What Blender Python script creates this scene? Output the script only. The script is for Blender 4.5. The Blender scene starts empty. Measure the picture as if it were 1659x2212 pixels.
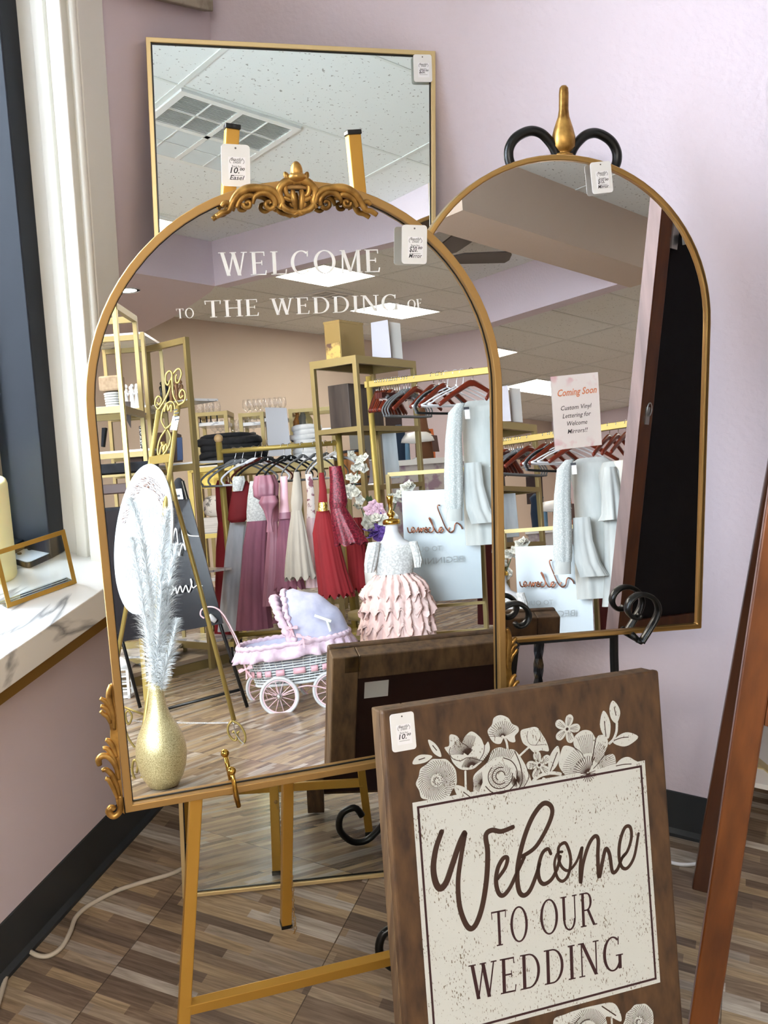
import bpy, bmesh, math, random
from math import sin, cos, pi, radians, sqrt, floor, hypot, atan2
from mathutils import Vector, Matrix
random.seed(7)
SC = bpy.context.scene
COL = SC.collection
SC.view_settings.view_transform = 'Standard'
SC.view_settings.look = 'None'
SC.view_settings.gamma = 1
SC.view_settings.exposure = 1.9
try: SC.view_settings.use_curve_mapping = False
except Exception: pass
# ---------------------------------------------------------------- camera
cam = bpy.data.cameras.new('camera'); cam.sensor_fit = 'VERTICAL'; cam.sensor_height = 24; cam.lens = 24*2157/2212
cam.clip_start = .02; cam.clip_end = 200
camo = bpy.data.objects.new('camera', cam); COL.objects.link(camo)
camo.matrix_world = Matrix(((0.94150531,-0.1488652,0.30233574,0),(0.33548771,0.32919046,-0.88265601,0),(0.03187072,0.93245525,0.35987701,1.35),(0,0,0,1)))
SC.camera = camo
SC.cycles.transparent_max_bounces = 24
SC.cycles.max_bounces = 14; SC.cycles.glossy_bounces = 8; SC.cycles.sample_clamp_indirect = 6
# ---------------------------------------------------------------- sky and daylight
wd = bpy.data.worlds.new('sky'); SC.world = wd; wd.use_nodes = True
bg = wd.node_tree.nodes['Background']; bg.inputs[0].default_value = (.80,.88,1,1); bg.inputs[1].default_value = 8.5
def portal(name, loc, rot, sx, sy):
    l = bpy.data.lights.new(name, 'AREA'); l.shape = 'RECTANGLE'; l.size = sx; l.size_y = sy; l.cycles.is_portal = True
    o = bpy.data.objects.new(name, l); COL.objects.link(o); o.location = loc; o.rotation_euler = rot
portal('window_daylight', (-1.16,.245,1.45), (0,radians(-90),0), 1.66, 2.28)
LAMP = 9.0    # ceiling panel brightness
# ---------------------------------------------------------------- helpers
V = Vector
def lin(c):
    c = c/255; return c/12.92 if c <= .04045 else ((c+.055)/1.055)**2.4
def rgb(r, g, b): return (lin(r), lin(g), lin(b), 1)
def mat(name, col, rough=.5, metal=0, **k):
    m = bpy.data.materials.new(name); m.use_nodes = True; b = m.node_tree.nodes['Principled BSDF']
    b.inputs['Base Color'].default_value = col; b.inputs['Roughness'].default_value = rough; b.inputs['Metallic'].default_value = metal
    for n, v in k.items(): b.inputs[n.replace('_', ' ')].default_value = v
    return m
def N(m, typ, **k):
    n = m.node_tree.nodes.new(typ)
    for a, v in k.items(): setattr(n, a, v)
    return n
def L(m, a, b): m.node_tree.links.new(a, b)
def bsdf(m): return m.node_tree.nodes['Principled BSDF']
def noise_mat(name, c1, c2, scale=(10,10,10), rough=.5, metal=0, detail=4, lo=.35, hi=.65, bump=0, coord='Object', bscale=None, **k):
    m = mat(name, c1, rough, metal, **k); t = N(m, 'ShaderNodeTexCoord'); mp = N(m, 'ShaderNodeMapping'); mp.inputs['Scale'].default_value = scale
    L(m, t.outputs[coord], mp.inputs[0]); n = N(m, 'ShaderNodeTexNoise'); n.inputs['Detail'].default_value = detail; n.inputs['Scale'].default_value = 1
    L(m, mp.outputs[0], n.inputs['Vector']); r = N(m, 'ShaderNodeValToRGB'); r.color_ramp.elements[0].color = c1; r.color_ramp.elements[1].color = c2
    r.color_ramp.elements[0].position = lo; r.color_ramp.elements[1].position = hi
    L(m, n.outputs[0], r.inputs[0]); L(m, r.outputs[0], bsdf(m).inputs['Base Color'])
    if bump:
        bp = N(m, 'ShaderNodeBump'); bp.inputs['Strength'].default_value = bump; bp.inputs['Distance'].default_value = .002
        src = n
        if bscale:
            src = N(m, 'ShaderNodeTexNoise'); src.inputs['Scale'].default_value = bscale; src.inputs['Detail'].default_value = 3; L(m, t.outputs[coord], src.inputs['Vector'])
        L(m, src.outputs[0], bp.inputs['Height']); L(m, bp.outputs[0], bsdf(m).inputs['Normal'])
    return m
def emit(name, col, s):
    m = mat(name, col, .5); b = bsdf(m); b.inputs['Emission Color'].default_value = col; b.inputs['Emission Strength'].default_value = s; return m
def smooth(pts, k=6, closed=False):
    """Catmull-Rom through points (any dimension)"""
    P = [tuple(p) for p in pts]; n = len(P); out = []
    if n < 3: return P
    rng = range(n) if closed else range(n-1)
    for i in rng:
        g = (lambda j: P[j % n]) if closed else (lambda j: P[max(0, min(n-1, j))])
        a, b, c, d = g(i-1), g(i), g(i+1), g(i+2)
        for s in range(k):
            t = s/k
            out.append(tuple(.5*(2*q+(r-p)*t+(2*p-5*q+4*r-w)*t*t+(3*q-p-3*r+w)*t**3) for p, q, r, w in zip(a, b, c, d)))
    if not closed: out.append(P[-1])
    return out
class MB:
    def __init__(s): s.v = []; s.f = []; s.m = []; s.s = []; s.cur = 0; s.sm = False
    def add(s, vs, fs, sm=None):
        o = len(s.v); s.v += [tuple(p) for p in vs]
        for f in fs: s.f.append(tuple(i+o for i in f)); s.m.append(s.cur); s.s.append(s.sm if sm is None else sm)
    def face(s, *pts): s.add(pts, [tuple(range(len(pts)))], False)
    def box(s, c, h, X=(1,0,0), Y=(0,1,0), Z=(0,0,1)):
        c, X, Y, Z = V(c), V(X).normalized()*h[0], V(Y).normalized()*h[1], V(Z).normalized()*h[2]
        vs = [c+i*X+j*Y+k*Z for i in (-1,1) for j in (-1,1) for k in (-1,1)]
        s.add(vs, [(0,1,3,2),(4,6,7,5),(0,4,5,1),(2,3,7,6),(0,2,6,4),(1,5,7,3)], False)
    def aabb(s, a, b): s.box([(p+q)/2 for p, q in zip(a, b)], [abs(p-q)/2 for p, q in zip(a, b)])
    def bar(s, a, b, w, d, up=(0,0,1)):
        """square section bar from a to b: w across, d along `up` side"""
        a, b = V(a), V(b); Z = (b-a).normalized(); X = V(up).cross(Z)
        if X.length < 1e-4: X = V((1,0,0)).cross(Z)
        X.normalize(); Y = Z.cross(X); s.box((a+b)/2, (w/2, d/2, (b-a).length/2), X, Y, Z)
    def tube(s, path, r, n=8, closed=False, flat=1.0, nrm=None, cap=True):
        P = [V(p) for p in path]; m = len(P); rs = r if isinstance(r, (list, tuple)) else [r]*m
        vs = []; prev = V(nrm) if nrm else None
        for i in range(m):
            t = (P[(i+1) % m]-P[i-1]) if closed else (P[min(m-1, i+1)]-P[max(0, i-1)])
            if t.length < 1e-9: t = V((0,0,1))
            t.normalize()
            if prev is None: prev = V((0,0,1)) if abs(t.z) < .9 else V((1,0,0))
            base = V(nrm) if nrm else prev
            a = t.cross(base)
            if a.length < 1e-6: a = t.orthogonal()
            a.normalize(); b = a.cross(t).normalized(); prev = b
            for k in range(n):
                th = 2*pi*k/n; vs.append(P[i]+a*(rs[i]*cos(th))+b*(rs[i]*flat*sin(th)))
        fs = []
        for i in range(m if closed else m-1):
            j = (i+1) % m
            for k in range(n): k2 = (k+1) % n; fs.append((i*n+k, i*n+k2, j*n+k2, j*n+k))
        if cap and not closed: fs += [tuple(range(n-1,-1,-1)), tuple((m-1)*n+k for k in range(n))]
        s.add(vs, fs, True)
    def lathe(s, prof, O=(0,0,0), n=24, Z=(0,0,1), sx=1, sy=1, X=None, cap=True):
        O, Z = V(O), V(Z).normalized(); X = V(X).normalized() if X else (V((1,0,0)) if abs(Z.x) < .9 else V((0,1,0))); Y = Z.cross(X).normalized(); X = Y.cross(Z)
        vs = [O+X*(r*sx*cos(2*pi*k/n))+Y*(r*sy*sin(2*pi*k/n))+Z*z for r, z in prof for k in range(n)]
        fs = [(i*n+k, i*n+(k+1) % n, (i+1)*n+(k+1) % n, (i+1)*n+k) for i in range(len(prof)-1) for k in range(n)]
        if cap: fs += [tuple(range(n-1,-1,-1)), tuple((len(prof)-1)*n+k for k in range(n))]
        s.add(vs, fs, True)
    def ball(s, c, r, n=10, sz=1, sx=1, Z=(0,0,1)):
        if not isinstance(r, (int, float)): r = r[0]
        s.lathe([(max(1e-5, r*sx*sin(pi*i/n)), -r*sz*cos(pi*i/n)) for i in range(n+1)], c, max(6, int(n*1.3)), Z, cap=False)
    def prism(s, poly, O, u, v, n, t0, t1):
        """2D polygon extruded along n from t0 to t1"""
        O, u, v, n = V(O), V(u), V(v), V(n); k = len(poly)
        a = [O+u*x+v*y+n*t0 for x, y in poly]; b = [O+u*x+v*y+n*t1 for x, y in poly]
        s.add(a+b, [tuple(range(k-1,-1,-1)), tuple(range(k, 2*k))]+[(i, (i+1) % k, k+(i+1) % k, k+i) for i in range(k)], False)
    def ring(s, outer, inner, O, u, v, n, t0, t1):
        """frame between two closed outlines with the same number of points"""
        O, u, v, n = V(O), V(u), V(v), V(n); k = len(outer); P = lambda q, t: O+u*q[0]+v*q[1]+n*t
        vs = [P(q, t0) for q in outer]+[P(q, t1) for q in outer]+[P(q, t1) for q in inner]+[P(q, t0) for q in inner]; fs = []
        for i in range(k):
            j = (i+1) % k
            for a in range(4): b = (a+1) % 4; fs.append((a*k+i, a*k+j, b*k+j, b*k+i))
        s.add(vs, fs, False)
    def stroke(s, pts, w, O, u, v, n, hgt=.0004, t0=0):
        """flat pen stroke on a plane; w number or list"""
        m = len(pts); ws = w if isinstance(w, (list, tuple)) else [w]*m; O, u, v, n = V(O), V(u), V(v), V(n); vs = []; fs = []
        for i in range(m):
            x0, y0 = pts[max(0, i-1)]; x1, y1 = pts[min(m-1, i+1)]; d = hypot(x1-x0, y1-y0) or 1; nx, ny = -(y1-y0)/d, (x1-x0)/d
            for q, t in ((-.5, 0), (-.42, hgt), (.42, hgt), (.5, 0)):
                x, y = pts[i][0]+nx*ws[i]*q, pts[i][1]+ny*ws[i]*q; vs.append(O+u*x+v*y+n*(t0+t))
        for i in range(m-1):
            for a in range(3): fs.append((i*4+a, i*4+a+1, i*4+a+5, i*4+a+4))
        s.add(vs, fs, False)
        for (x, y), r in ((pts[0], ws[0]/2), (pts[-1], ws[-1]/2)):
            s.prism([(x+r*cos(2*pi*k/10), y+r*sin(2*pi*k/10)) for k in range(10)], O, u, v, n, t0, t0+hgt)
    def sheet(s, rows, closed=False, sm=True):
        k = len(rows[0]); vs = [p for r in rows for p in r]
        s.add(vs, [(i*k+j, i*k+(j+1) % k, (i+1)*k+(j+1) % k, (i+1)*k+j) for i in range(len(rows)-1) for j in range(k if closed else k-1)], sm)
    def text(s, body, O, u, v, n, size, fit=None, shear=0, bold=0, align='LEFT', hgt=.0003):
        cu = bpy.data.curves.new('t', 'FONT'); cu.body = body; cu.size = 1; cu.shear = shear; cu.offset = bold; cu.align_x = align; cu.resolution_u = 2
        o = bpy.data.objects.new('t', cu); COL.objects.link(o); dg = bpy.context.evaluated_depsgraph_get(); dg.update()
        me = bpy.data.meshes.new_from_object(o.evaluated_get(dg)); O, u, v, n = V(O), V(u), V(v), V(n)
        if me.vertices:
            xs = [p.co.x for p in me.vertices]; kx = size if fit is None else fit/(max(xs)-min(xs)); x0 = 0 if fit is None else (min(xs) if align == 'LEFT' else 0)
            s.add([O+u*((p.co.x-x0)*kx)+v*(p.co.y*size)+n*hgt for p in me.vertices], [tuple(p.vertices) for p in me.polygons], False)
        bpy.data.objects.remove(o); bpy.data.meshes.remove(me); bpy.data.curves.remove(cu)
    def build(s, name, mats, parent=None, bevel=0, seg=2, solid=0, sub=0):
        me = bpy.data.meshes.new(name); off = V((0,0,0)); p = parent
        while p: off += p.location; p = p.parent
        me.from_pydata([tuple(V(q)-off) for q in s.v], [], s.f)
        for m in (mats if isinstance(mats, (list, tuple)) else [mats]): me.materials.append(m)
        for pl, mi, sm in zip(me.polygons, s.m, s.s): pl.material_index = mi; pl.use_smooth = sm
        o = bpy.data.objects.new(name, me); COL.objects.link(o)
        if parent: o.parent = parent
        if solid: md = o.modifiers.new('solid', 'SOLIDIFY'); md.thickness = solid; md.offset = 0
        if sub: md = o.modifiers.new('sub', 'SUBSURF'); md.levels = sub; md.render_levels = sub
        if bevel: md = o.modifiers.new('bevel', 'BEVEL'); md.width = bevel; md.segments = seg; md.limit_method = 'ANGLE'; md.angle_limit = radians(40)
        return o
def thing(name, label, cat, loc, group=None):
    o = bpy.data.objects.new(name, None); COL.objects.link(o); o.location = loc; o.empty_display_size = .05
    o['label'] = label; o['category'] = cat
    if group: o['group'] = group
    return o
def tag(o, label, cat, group=None, kind=None):
    o['label'] = label; o['category'] = cat
    if group: o['group'] = group
    if kind: o['kind'] = kind
    return o
def struct(o): o['kind'] = 'structure'; return o
def dup(root, loc=None, rot=None, label=None, group=None):
    r = root.copy(); COL.objects.link(r)
    if loc is not None: r.location = loc
    if rot is not None: r.rotation_euler = rot
    if label: r['label'] = label
    if group: r['group'] = group
    for ch in list(root.children):
        q = ch.copy(); COL.objects.link(q); q.parent = r
        for g in ch.children:
            d = g.copy(); COL.objects.link(d); d.parent = q
    return r
# ---------------------------------------------------------------- materials of the room
def wall_mat(name, col, bump=.25):
    m = mat(name, col, .75); t = N(m, 'ShaderNodeTexCoord'); n = N(m, 'ShaderNodeTexNoise'); n.inputs['Scale'].default_value = 85; n.inputs['Detail'].default_value = 3
    L(m, t.outputs['Object'], n.inputs['Vector']); b = N(m, 'ShaderNodeBump'); b.inputs['Strength'].default_value = bump; b.inputs['Distance'].default_value = .004
    L(m, n.outputs[0], b.inputs['Height']); L(m, b.outputs[0], bsdf(m).inputs['Normal']); return m
M_WALL = wall_mat('pink_paint', rgb(220,207,215), .35)
M_WALLS = mat('smooth_pink_paint', rgb(220,205,210), .7)
M_TAN = wall_mat('lamplit_tan_pink', rgb(208,190,172), .2)  # same pink paint, with the tan of warm lamplight mixed into the colour
M_WHITE = mat('white_trim_paint', rgb(226,224,216), .35)
M_BASE = mat('black_vinyl_base', rgb(44,48,51), .45)
M_GOLDTRIM = mat('gold_trim', rgb(150,112,50), .45, .6)
M_BLACKAL = mat('black_aluminium', rgb(28,34,44), .35, .3)
def marble_mat(name, base=(238,237,233), vein=(150,150,150), sc=3.2):
    m = mat(name, rgb(*base), .18); t = N(m, 'ShaderNodeTexCoord'); mp = N(m, 'ShaderNodeMapping'); mp.inputs['Scale'].default_value = (sc, sc*.45, sc); mp.inputs['Rotation'].default_value = (0,0,.5)
    n = N(m, 'ShaderNodeTexNoise'); n.inputs['Scale'].default_value = 1.6; n.inputs['Detail'].default_value = 6; n.inputs['Distortion'].default_value = 1.2
    a = N(m, 'ShaderNodeMath', operation='SUBTRACT'); a.inputs[1].default_value = .5; b = N(m, 'ShaderNodeMath', operation='ABSOLUTE')
    r = N(m, 'ShaderNodeValToRGB'); r.color_ramp.elements[0].color = rgb(*vein); r.color_ramp.elements[0].position = 0; r.color_ramp.elements[1].color = rgb(*base); r.color_ramp.elements[1].position = .022
    L(m, t.outputs['Object'], mp.inputs[0]); L(m, mp.outputs[0], n.inputs['Vector']); L(m, n.outputs[0], a.inputs[0]); L(m, a.outputs[0], b.inputs[0]); L(m, b.outputs[0], r.inputs[0]); L(m, r.outputs[0], bsdf(m).inputs['Base Color'])
    return m
M_MARBLE = marble_mat('white_marble')
def floor_mat():
    m = mat('plank_vinyl', rgb(120,100,80), .26); nt = m.node_tree
    t = N(m, 'ShaderNodeTexCoord'); sx = N(m, 'ShaderNodeSeparateXYZ'); L(m, t.outputs['Object'], sx.inputs[0])
    def mth(op, a, b=None):
        n = N(m, 'ShaderNodeMath', operation=op)
        for i, q in enumerate((a, b)):
            if q is None: continue
            if isinstance(q, (int, float)): n.inputs[i].default_value = q
            else: L(m, q, n.inputs[i])
        return n.outputs[0]
    X, Y = sx.outputs[0], sx.outputs[1]
    tile = mth('FLOOR', mth('DIVIDE', mth('ADD', X, .504), .326)); 
    row = mth('FLOOR', mth('DIVIDE', Y, .0203))
    wn = N(m, 'ShaderNodeTexWhiteNoise', noise_dimensions='2D'); cb = N(m, 'ShaderNodeCombineXYZ'); L(m, row, cb.inputs[0]); L(m, tile, cb.inputs[1]); L(m, cb.outputs[0], wn.inputs['Vector'])
    xs = mth('ADD', mth('DIVIDE', X, .24), mth('MULTIPLY', wn.outputs[0], 7.3)); colm = mth('FLOOR', xs)
    w2 = N(m, 'ShaderNodeTexWhiteNoise', noise_dimensions='3D'); c2 = N(m, 'ShaderNodeCombineXYZ'); L(m, row, c2.inputs[0]); L(m, colm, c2.inputs[1]); L(m, tile, c2.inputs[2]); L(m, c2.outputs[0], w2.inputs['Vector'])
    r = N(m, 'ShaderNodeValToRGB'); e = r.color_ramp.elements; e[0].color = rgb(106,92,80); e[0].position = 0; e[1].color = rgb(184,174,162); e[1].position = 1
    for p, q in ((.2,(126,108,92)), (.42,(146,126,104)), (.62,(168,146,116)), (.82,(152,140,128))):
        k = e.new(p); k.color = rgb(*q)
    L(m, w2.outputs[0], r.inputs[0])
    mp = N(m, 'ShaderNodeMapping'); mp.inputs['Scale'].default_value = (14, 190, 1); L(m, t.outputs['Object'], mp.inputs[0])
    g = N(m, 'ShaderNodeTexNoise'); g.inputs['Scale'].default_value = 1; g.inputs['Detail'].default_value = 5; g.inputs['Distortion'].default_value = .6; L(m, mp.outputs[0], g.inputs['Vector'])
    gr = N(m, 'ShaderNodeValToRGB'); gr.color_ramp.elements[0].color = (.62,.6,.58,1); gr.color_ramp.elements[0].position = .3; gr.color_ramp.elements[1].color = (1.12,1.1,1.08,1); gr.color_ramp.elements[1].position = .68; L(m, g.outputs[0], gr.inputs[0])
    mx = N(m, 'ShaderNodeMix', data_type='RGBA', blend_type='MULTIPLY'); mx.inputs['Factor'].default_value = 1; L(m, r.outputs[0], mx.inputs['A']); L(m, gr.outputs[0], mx.inputs['B'])
    # tile seam: thin dark line
    fx = mth('FRACT', mth('DIVIDE', mth('ADD', X, .504), .326)); seam = mth('LESS_THAN', fx, .006)
    m2 = N(m, 'ShaderNodeMix', data_type='RGBA'); L(m, mth('MULTIPLY', seam, .7), m2.inputs['Factor']); L(m, mx.outputs['Result'], m2.inputs['A']); m2.inputs['B'].default_value = rgb(60,50,42)
    L(m, m2.outputs['Result'], bsdf(m).inputs['Base Color'])
    return m
M_FLOOR = floor_mat()
def ceil_mat():
    m = mat('acoustic_tile', rgb(226,229,226), .9); t = N(m, 'ShaderNodeTexCoord')
    n = N(m, 'ShaderNodeTexNoise'); n.inputs['Scale'].default_value = 74; n.inputs['Detail'].default_value = 2; L(m, t.outputs['Object'], n.inputs['Vector'])
    r = N(m, 'ShaderNodeValToRGB'); r.color_ramp.elements[0].color = rgb(150,150,144); r.color_ramp.elements[0].position = .29; r.color_ramp.elements[1].color = rgb(226,229,226); r.color_ramp.elements[1].position = .34
    L(m, n.outputs[0], r.inputs[0]); L(m, r.outputs[0], bsdf(m).inputs['Base Color']); return m
M_CEIL = ceil_mat()
M_TEE = mat('white_tee_bar', rgb(214,217,212), .5)
M_GLASS = None
def glass_mat(name, col=(.96,.98,.98,1), gl=.08):
    m = bpy.data.materials.new(name); m.use_nodes = True; nt = m.node_tree; nt.nodes.clear()
    o = N(m, 'ShaderNodeOutputMaterial'); t = N(m, 'ShaderNodeBsdfTransparent'); t.inputs[0].default_value = col; g = N(m, 'ShaderNodeBsdfGlossy'); g.inputs['Roughness'].default_value = .02
    f = N(m, 'ShaderNodeFresnel'); f.inputs[0].default_value = 1.45; x = N(m, 'ShaderNodeMixShader'); L(m, f.outputs[0], x.inputs[0]); L(m, t.outputs[0], x.inputs[1]); L(m, g.outputs[0], x.inputs[2]); L(m, x.outputs[0], o.inputs[0]); return m
M_GLASS = glass_mat('clear_glass')
# ---------------------------------------------------------------- the room
XL, YB, XR, YF, ZC, ZS = -.992, 1.814, 8.7, -4.98, 2.6, 2.3
b = MB(); b.aabb((-3,-6,-.05),(XR+.1,4.7,0)); struct(b.build('floor', M_FLOOR))
b = MB(); b.aabb((XL-.25,YB,0),(.14,YB+.1,ZC+.1)); b.aabb((.05,YB+.1,0),(.14,4.6,ZC+.1)); struct(b.build('wall_back', M_WALL))
b = MB(); b.aabb((.05,4.6,0),(XR+.1,4.7,ZC+.1)); struct(b.build('wall_back_room', M_WALL))
b = MB(); b.aabb((XR,YF,0),(XR+.1,4.7,ZC+.1)); struct(b.build('wall_right', M_WALL))
b = MB(); b.aabb((XL-.25,YF-.1,0),(XR+.1,YF,ZC+.1)); struct(b.build('wall_front', M_TAN))
b = MB(); wy0, wy1, wz0, wz1 = -.9, 1.39, .575, 2.28
b.aabb((XL-.25,YF,0),(XL,wy0,ZC+.1)); b.aabb((XL-.25,wy1,0),(XL,YB,ZC+.1)); b.aabb((XL-.25,wy0,0),(XL,wy1,wz0)); b.aabb((XL-.25,wy0,wz1),(XL,wy1,ZC+.1))
struct(b.build('wall_left', M_WALLS))
b = MB(); b.aabb((XL-.3,YF-.1,ZC),(XR+.1,4.7,ZC+.08)); struct(b.build('ceiling', M_CEIL))
# ceiling grid bars
b = MB()
for k in range(-1, 4):
    x = .236+1.202*k
    if x < 3.4: b.aabb((x-.012,-2.8,ZC-.004),(x+.012,YB,ZC+.01))
for j in range(-4, 4): b.aabb((XL,-.402+.622*j-.006,ZC-.003),(3.4,-.402+.622*j+.006,ZC+.01))
struct(b.build('ceiling_trim_1', M_TEE))
b = MB()
for k in range(-1, 4): b.aabb((5.24+.98*k-.012,YF,ZC-.004),(5.24+.98*k+.012,4.6,ZC+.01))
for j in range(-5, 14): b.aabb((3.45,-2.75+.491*j-.01,ZC-.004),(XR,-2.75+.491*j+.01,ZC+.01))
struct(b.build('ceiling_trim_2', M_TEE))
# dropped beams
b = MB()
b.aabb((1.75,-.56,ZS),(3.47,-.315,ZC)); struct(b.build('ceiling_beam_1', M_TAN))
b = MB(); b.aabb((3.345,-2.75,ZS),(3.455,-.56,ZC)); struct(b.build('ceiling_beam_2', M_WALL))
b = MB(); b.aabb((1.75,-2.75,ZS),(1.86,-.56,ZC)); struct(b.build('ceiling_beam_3', M_WALL))
b = MB(); b.prism([(XL,-2.75),(3.345,-2.75),(3.455,-2.9),(3.91,-3.79),(4.17,-4.44),(4.35,YF),(XL,YF)], (0,0,0), (1,0,0), (0,1,0), (0,0,1), ZS, ZC); struct(b.build('ceiling_soffit', M_WALL))
# baseboards
b = MB(); b.prism([(0,0),(.012,0),(.012,.008),(.004,.016),(.003,.104),(0,.105)], (XL,YF,0), (1,0,0), (0,0,1), (0,1,0), 0, YB-YF); struct(b.build('baseboard_left', M_BASE))
b = MB(); b.prism([(0,0),(.012,0),(.012,.008),(.004,.016),(.003,.101),(0,.102)], (XL,YB,0), (0,-1,0), (0,0,1), (1,0,0), 0, .14-XL); struct(b.build('baseboard_back', M_BASE))
# window jamb and casing
b = MB()
b.aabb((-1.25,wy1-.004,wz0),(XL+.004,wy1+.01,wz1)); b.aabb((-1.02,wy1-.02,wz0+.03),(-.995,wy1,wz1)); b.aabb((-1.055,wy1-.012,wz0+.03),(-1.032,wy1,wz1))
b.aabb((XL,wy1,wz0+.03),(XL+.012,1.456,wz1+.065)); b.aabb((XL,wy0-.065,wz0+.03),(XL+.012,wy0,wz1+.065)); b.aabb((XL,wy0,wz1),(XL+.012,wy1,wz1+.065)); b.aabb((-1.25,wy0,wz1-.01),(XL+.004,wy1,wz1))
b.tube([(XL+.006,wy1-.004,wz0+.03),(XL+.006,wy1-.004,wz1)], .006, 8); b.tube([(XL-.012,wy1-.004,wz0+.03),(XL-.012,wy1-.004,wz1)], .005, 8)
struct(b.build('trim_1', M_WHITE, bevel=.002))
# aluminium window
b = MB()
fx0, fx1 = -1.24, -1.084
for y in (wy1-.024, .1, wy0+.024): b.aabb((fx0,y-.021,.612),(fx1,y+.021,wz1-.01))
b.aabb((fx0,wy0,wz1-.055),(fx1,wy1,wz1-.01)); b.aabb((-1.2,wy0,.612),(-1.14,wy1,.64))
w = struct(b.build('window_1', M_BLACKAL, bevel=.002))
b = MB(); b.aabb((-1.186,wy0,.63),(-1.18,wy1,wz1-.02)); struct(b.build('window_pane', M_GLASS, w))
b = MB(); b.aabb((-1.176,wy1-.058,.64),(-1.17,wy1-.046,wz1-.05)); struct(b.build('window_gasket', mat('gasket', rgb(150,140,126), .6), w))
# sill counter under the window
b = MB(); b.aabb((-1.25,wy0,.558),(-.931,1.462,.611)); c = struct(b.build('window_sill_1', M_MARBLE, bevel=.0015))
b = MB(); b.aabb((XL-.0,wy0,.532),(-.94,1.456,.558)); struct(b.build('trim_2', M_GOLDTRIM))
# ground outside
b = MB(); b.aabb((-30,-20,-.3),(-3,20,-.1)); struct(b.build('ground_outside', noise_mat('pale_bounce_ground', rgb(172,172,172), rgb(196,196,196), (3,3,3), .9)))  # ground made pale to bounce daylight up to the ceiling
# ---------------------------------------------------------------- lamps and grilles in the ceiling
M_PANEL = emit('lit_diffuser', rgb(255,250,238), LAMP)
M_LFRAME = mat('lamp_frame_white', rgb(225,225,220), .4)
def ceiling_panel(x0, y0, x1, y1, label):
    r = thing('ceiling_light', label, 'ceiling light', ((x0+x1)/2, (y0+y1)/2, ZC), 'square ceiling light panels'); q = [(x0,y0),(x1,y0),(x1,y1),(x0,y1)]; t = .02
    b = MB(); b.ring(q, [(x0+t,y0+t),(x1-t,y0+t),(x1-t,y1-t),(x0+t,y1-t)], (0,0,ZC), (1,0,0), (0,1,0), (0,0,1), -.012, .01); b.build('frame', M_LFRAME, r)
    b = MB(); b.prism([(x0+t,y0+t),(x1-t,y0+t),(x1-t,y1-t),(x0+t,y1-t)], (0,0,ZC), (1,0,0), (0,1,0), (0,0,1), -.006, -.002); b.build('diffuser', M_PANEL, r)
ceiling_panel(4.49,-3.235,5.20,-2.70, 'lit ceiling panel seen above the word welcome, nearest the dropped beam')
ceiling_panel(6.27,-3.855,7.20,-3.345, 'lit ceiling panel further back, above the tall gold shelf')
for q_ in ((-.93,-2.28,.21,-1.68),(.27,-2.28,1.42,-1.68),(4.30,.22,5.2,.68),(6.27,.22,7.18,.68)): ceiling_panel(*q_, 'added unseen ceiling panel brightening the shop floor')  # unseen panels added to brighten the shop floor
r = thing('downlight', 'round recessed downlight glowing in the dropped pink soffit', 'ceiling light', (2.945,-3.17,ZS))
b = MB(); b.lathe([(.085,-.006),(.085,0),(.06,0),(.06,-.004)], (2.945,-3.17,ZS), 24, cap=False); b.build('trim_ring', M_LFRAME, r)
b = MB(); b.lathe([(.0001,-.0035),(.06,-.0035)], (2.945,-3.17,ZS), 24, cap=False); b.build('lamp', M_PANEL, r)
M_DARK = mat('vent_dark', rgb(34,34,34), .8)
def vent(x0, y0, x1, y1, label, n, cells=2):
    r = thing('ceiling_vent', label, 'air vent', ((x0+x1)/2, (y0+y1)/2, ZC), 'ceiling air vents'); t = .03
    b = MB(); b.aabb((x0+.01,y0+.01,ZC-.003),(x1-.01,y1-.01,ZC-.001)); b.build('duct_opening', M_DARK, r)
    b = MB(); b.ring([(x0,y0),(x1,y0),(x1,y1),(x0,y1)], [(x0+t,y0+t),(x1-t,y0+t),(x1-t,y1-t),(x0+t,y1-t)], (0,0,ZC), (1,0,0), (0,1,0), (0,0,1), -.014, -.0)
    mx, my = (x0+x1)/2, (y0+y1)/2
    b.aabb((mx-.012,y0+t,ZC-.014),(mx+.012,y1-t,ZC-.002)); b.aabb((x0+t,my-.012,ZC-.014),(x1-t,my+.012,ZC-.002)); b.build('frame', M_LFRAME, r)
    for i in range(2):
        for j in range(2):
            ax, bx = (x0+t, mx-.012) if i == 0 else (mx+.012, x1-t); ay, by = (y0+t, my-.012) if j == 0 else (my+.012, y1-t)
            b = MB(); m = n
            tilt = (1 if j else -1)
            for k in range(m):
                y = ay+(by-ay)*(k+.5)/m; b.box(((ax+bx)/2,y,ZC-.008), ((bx-ax)/2,.0008,.006), (1,0,0), (0,1,tilt*.9), (0,-tilt*.9,1))
            b.aabb((ax,(ay+by)/2-.003,ZC-.014),(bx,(ay+by)/2+.003,ZC-.009)); b.aabb(((ax+bx)/2-.003,ay,ZC-.014),((ax+bx)/2+.003,by,ZC-.009))
            b.build('louvre_panel', M_LFRAME, r)
vent(.25,-1.015,.845,-.415, 'square white air vent seen in the tall rectangular mirror', 26)
vent(5.29,-3.76,5.69,-3.33, 'dark air vent between the two lit ceiling panels', 12)
r = thing('ceiling_fan', 'brown ceiling fan under the recessed ceiling seen above the arched mirrors', 'ceiling fan', (2.35,-1.05,ZC)); M_FAN = mat('fan_brown', rgb(92,84,78), .5)
b = MB(); b.lathe([(.05,-.02),(.05,0)], (2.35,-1.05,ZC), 16); b.tube([(2.35,-1.05,ZC-.01),(2.35,-1.05,2.45)], .012, 8); b.build('downrod', M_FAN, r)
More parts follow.
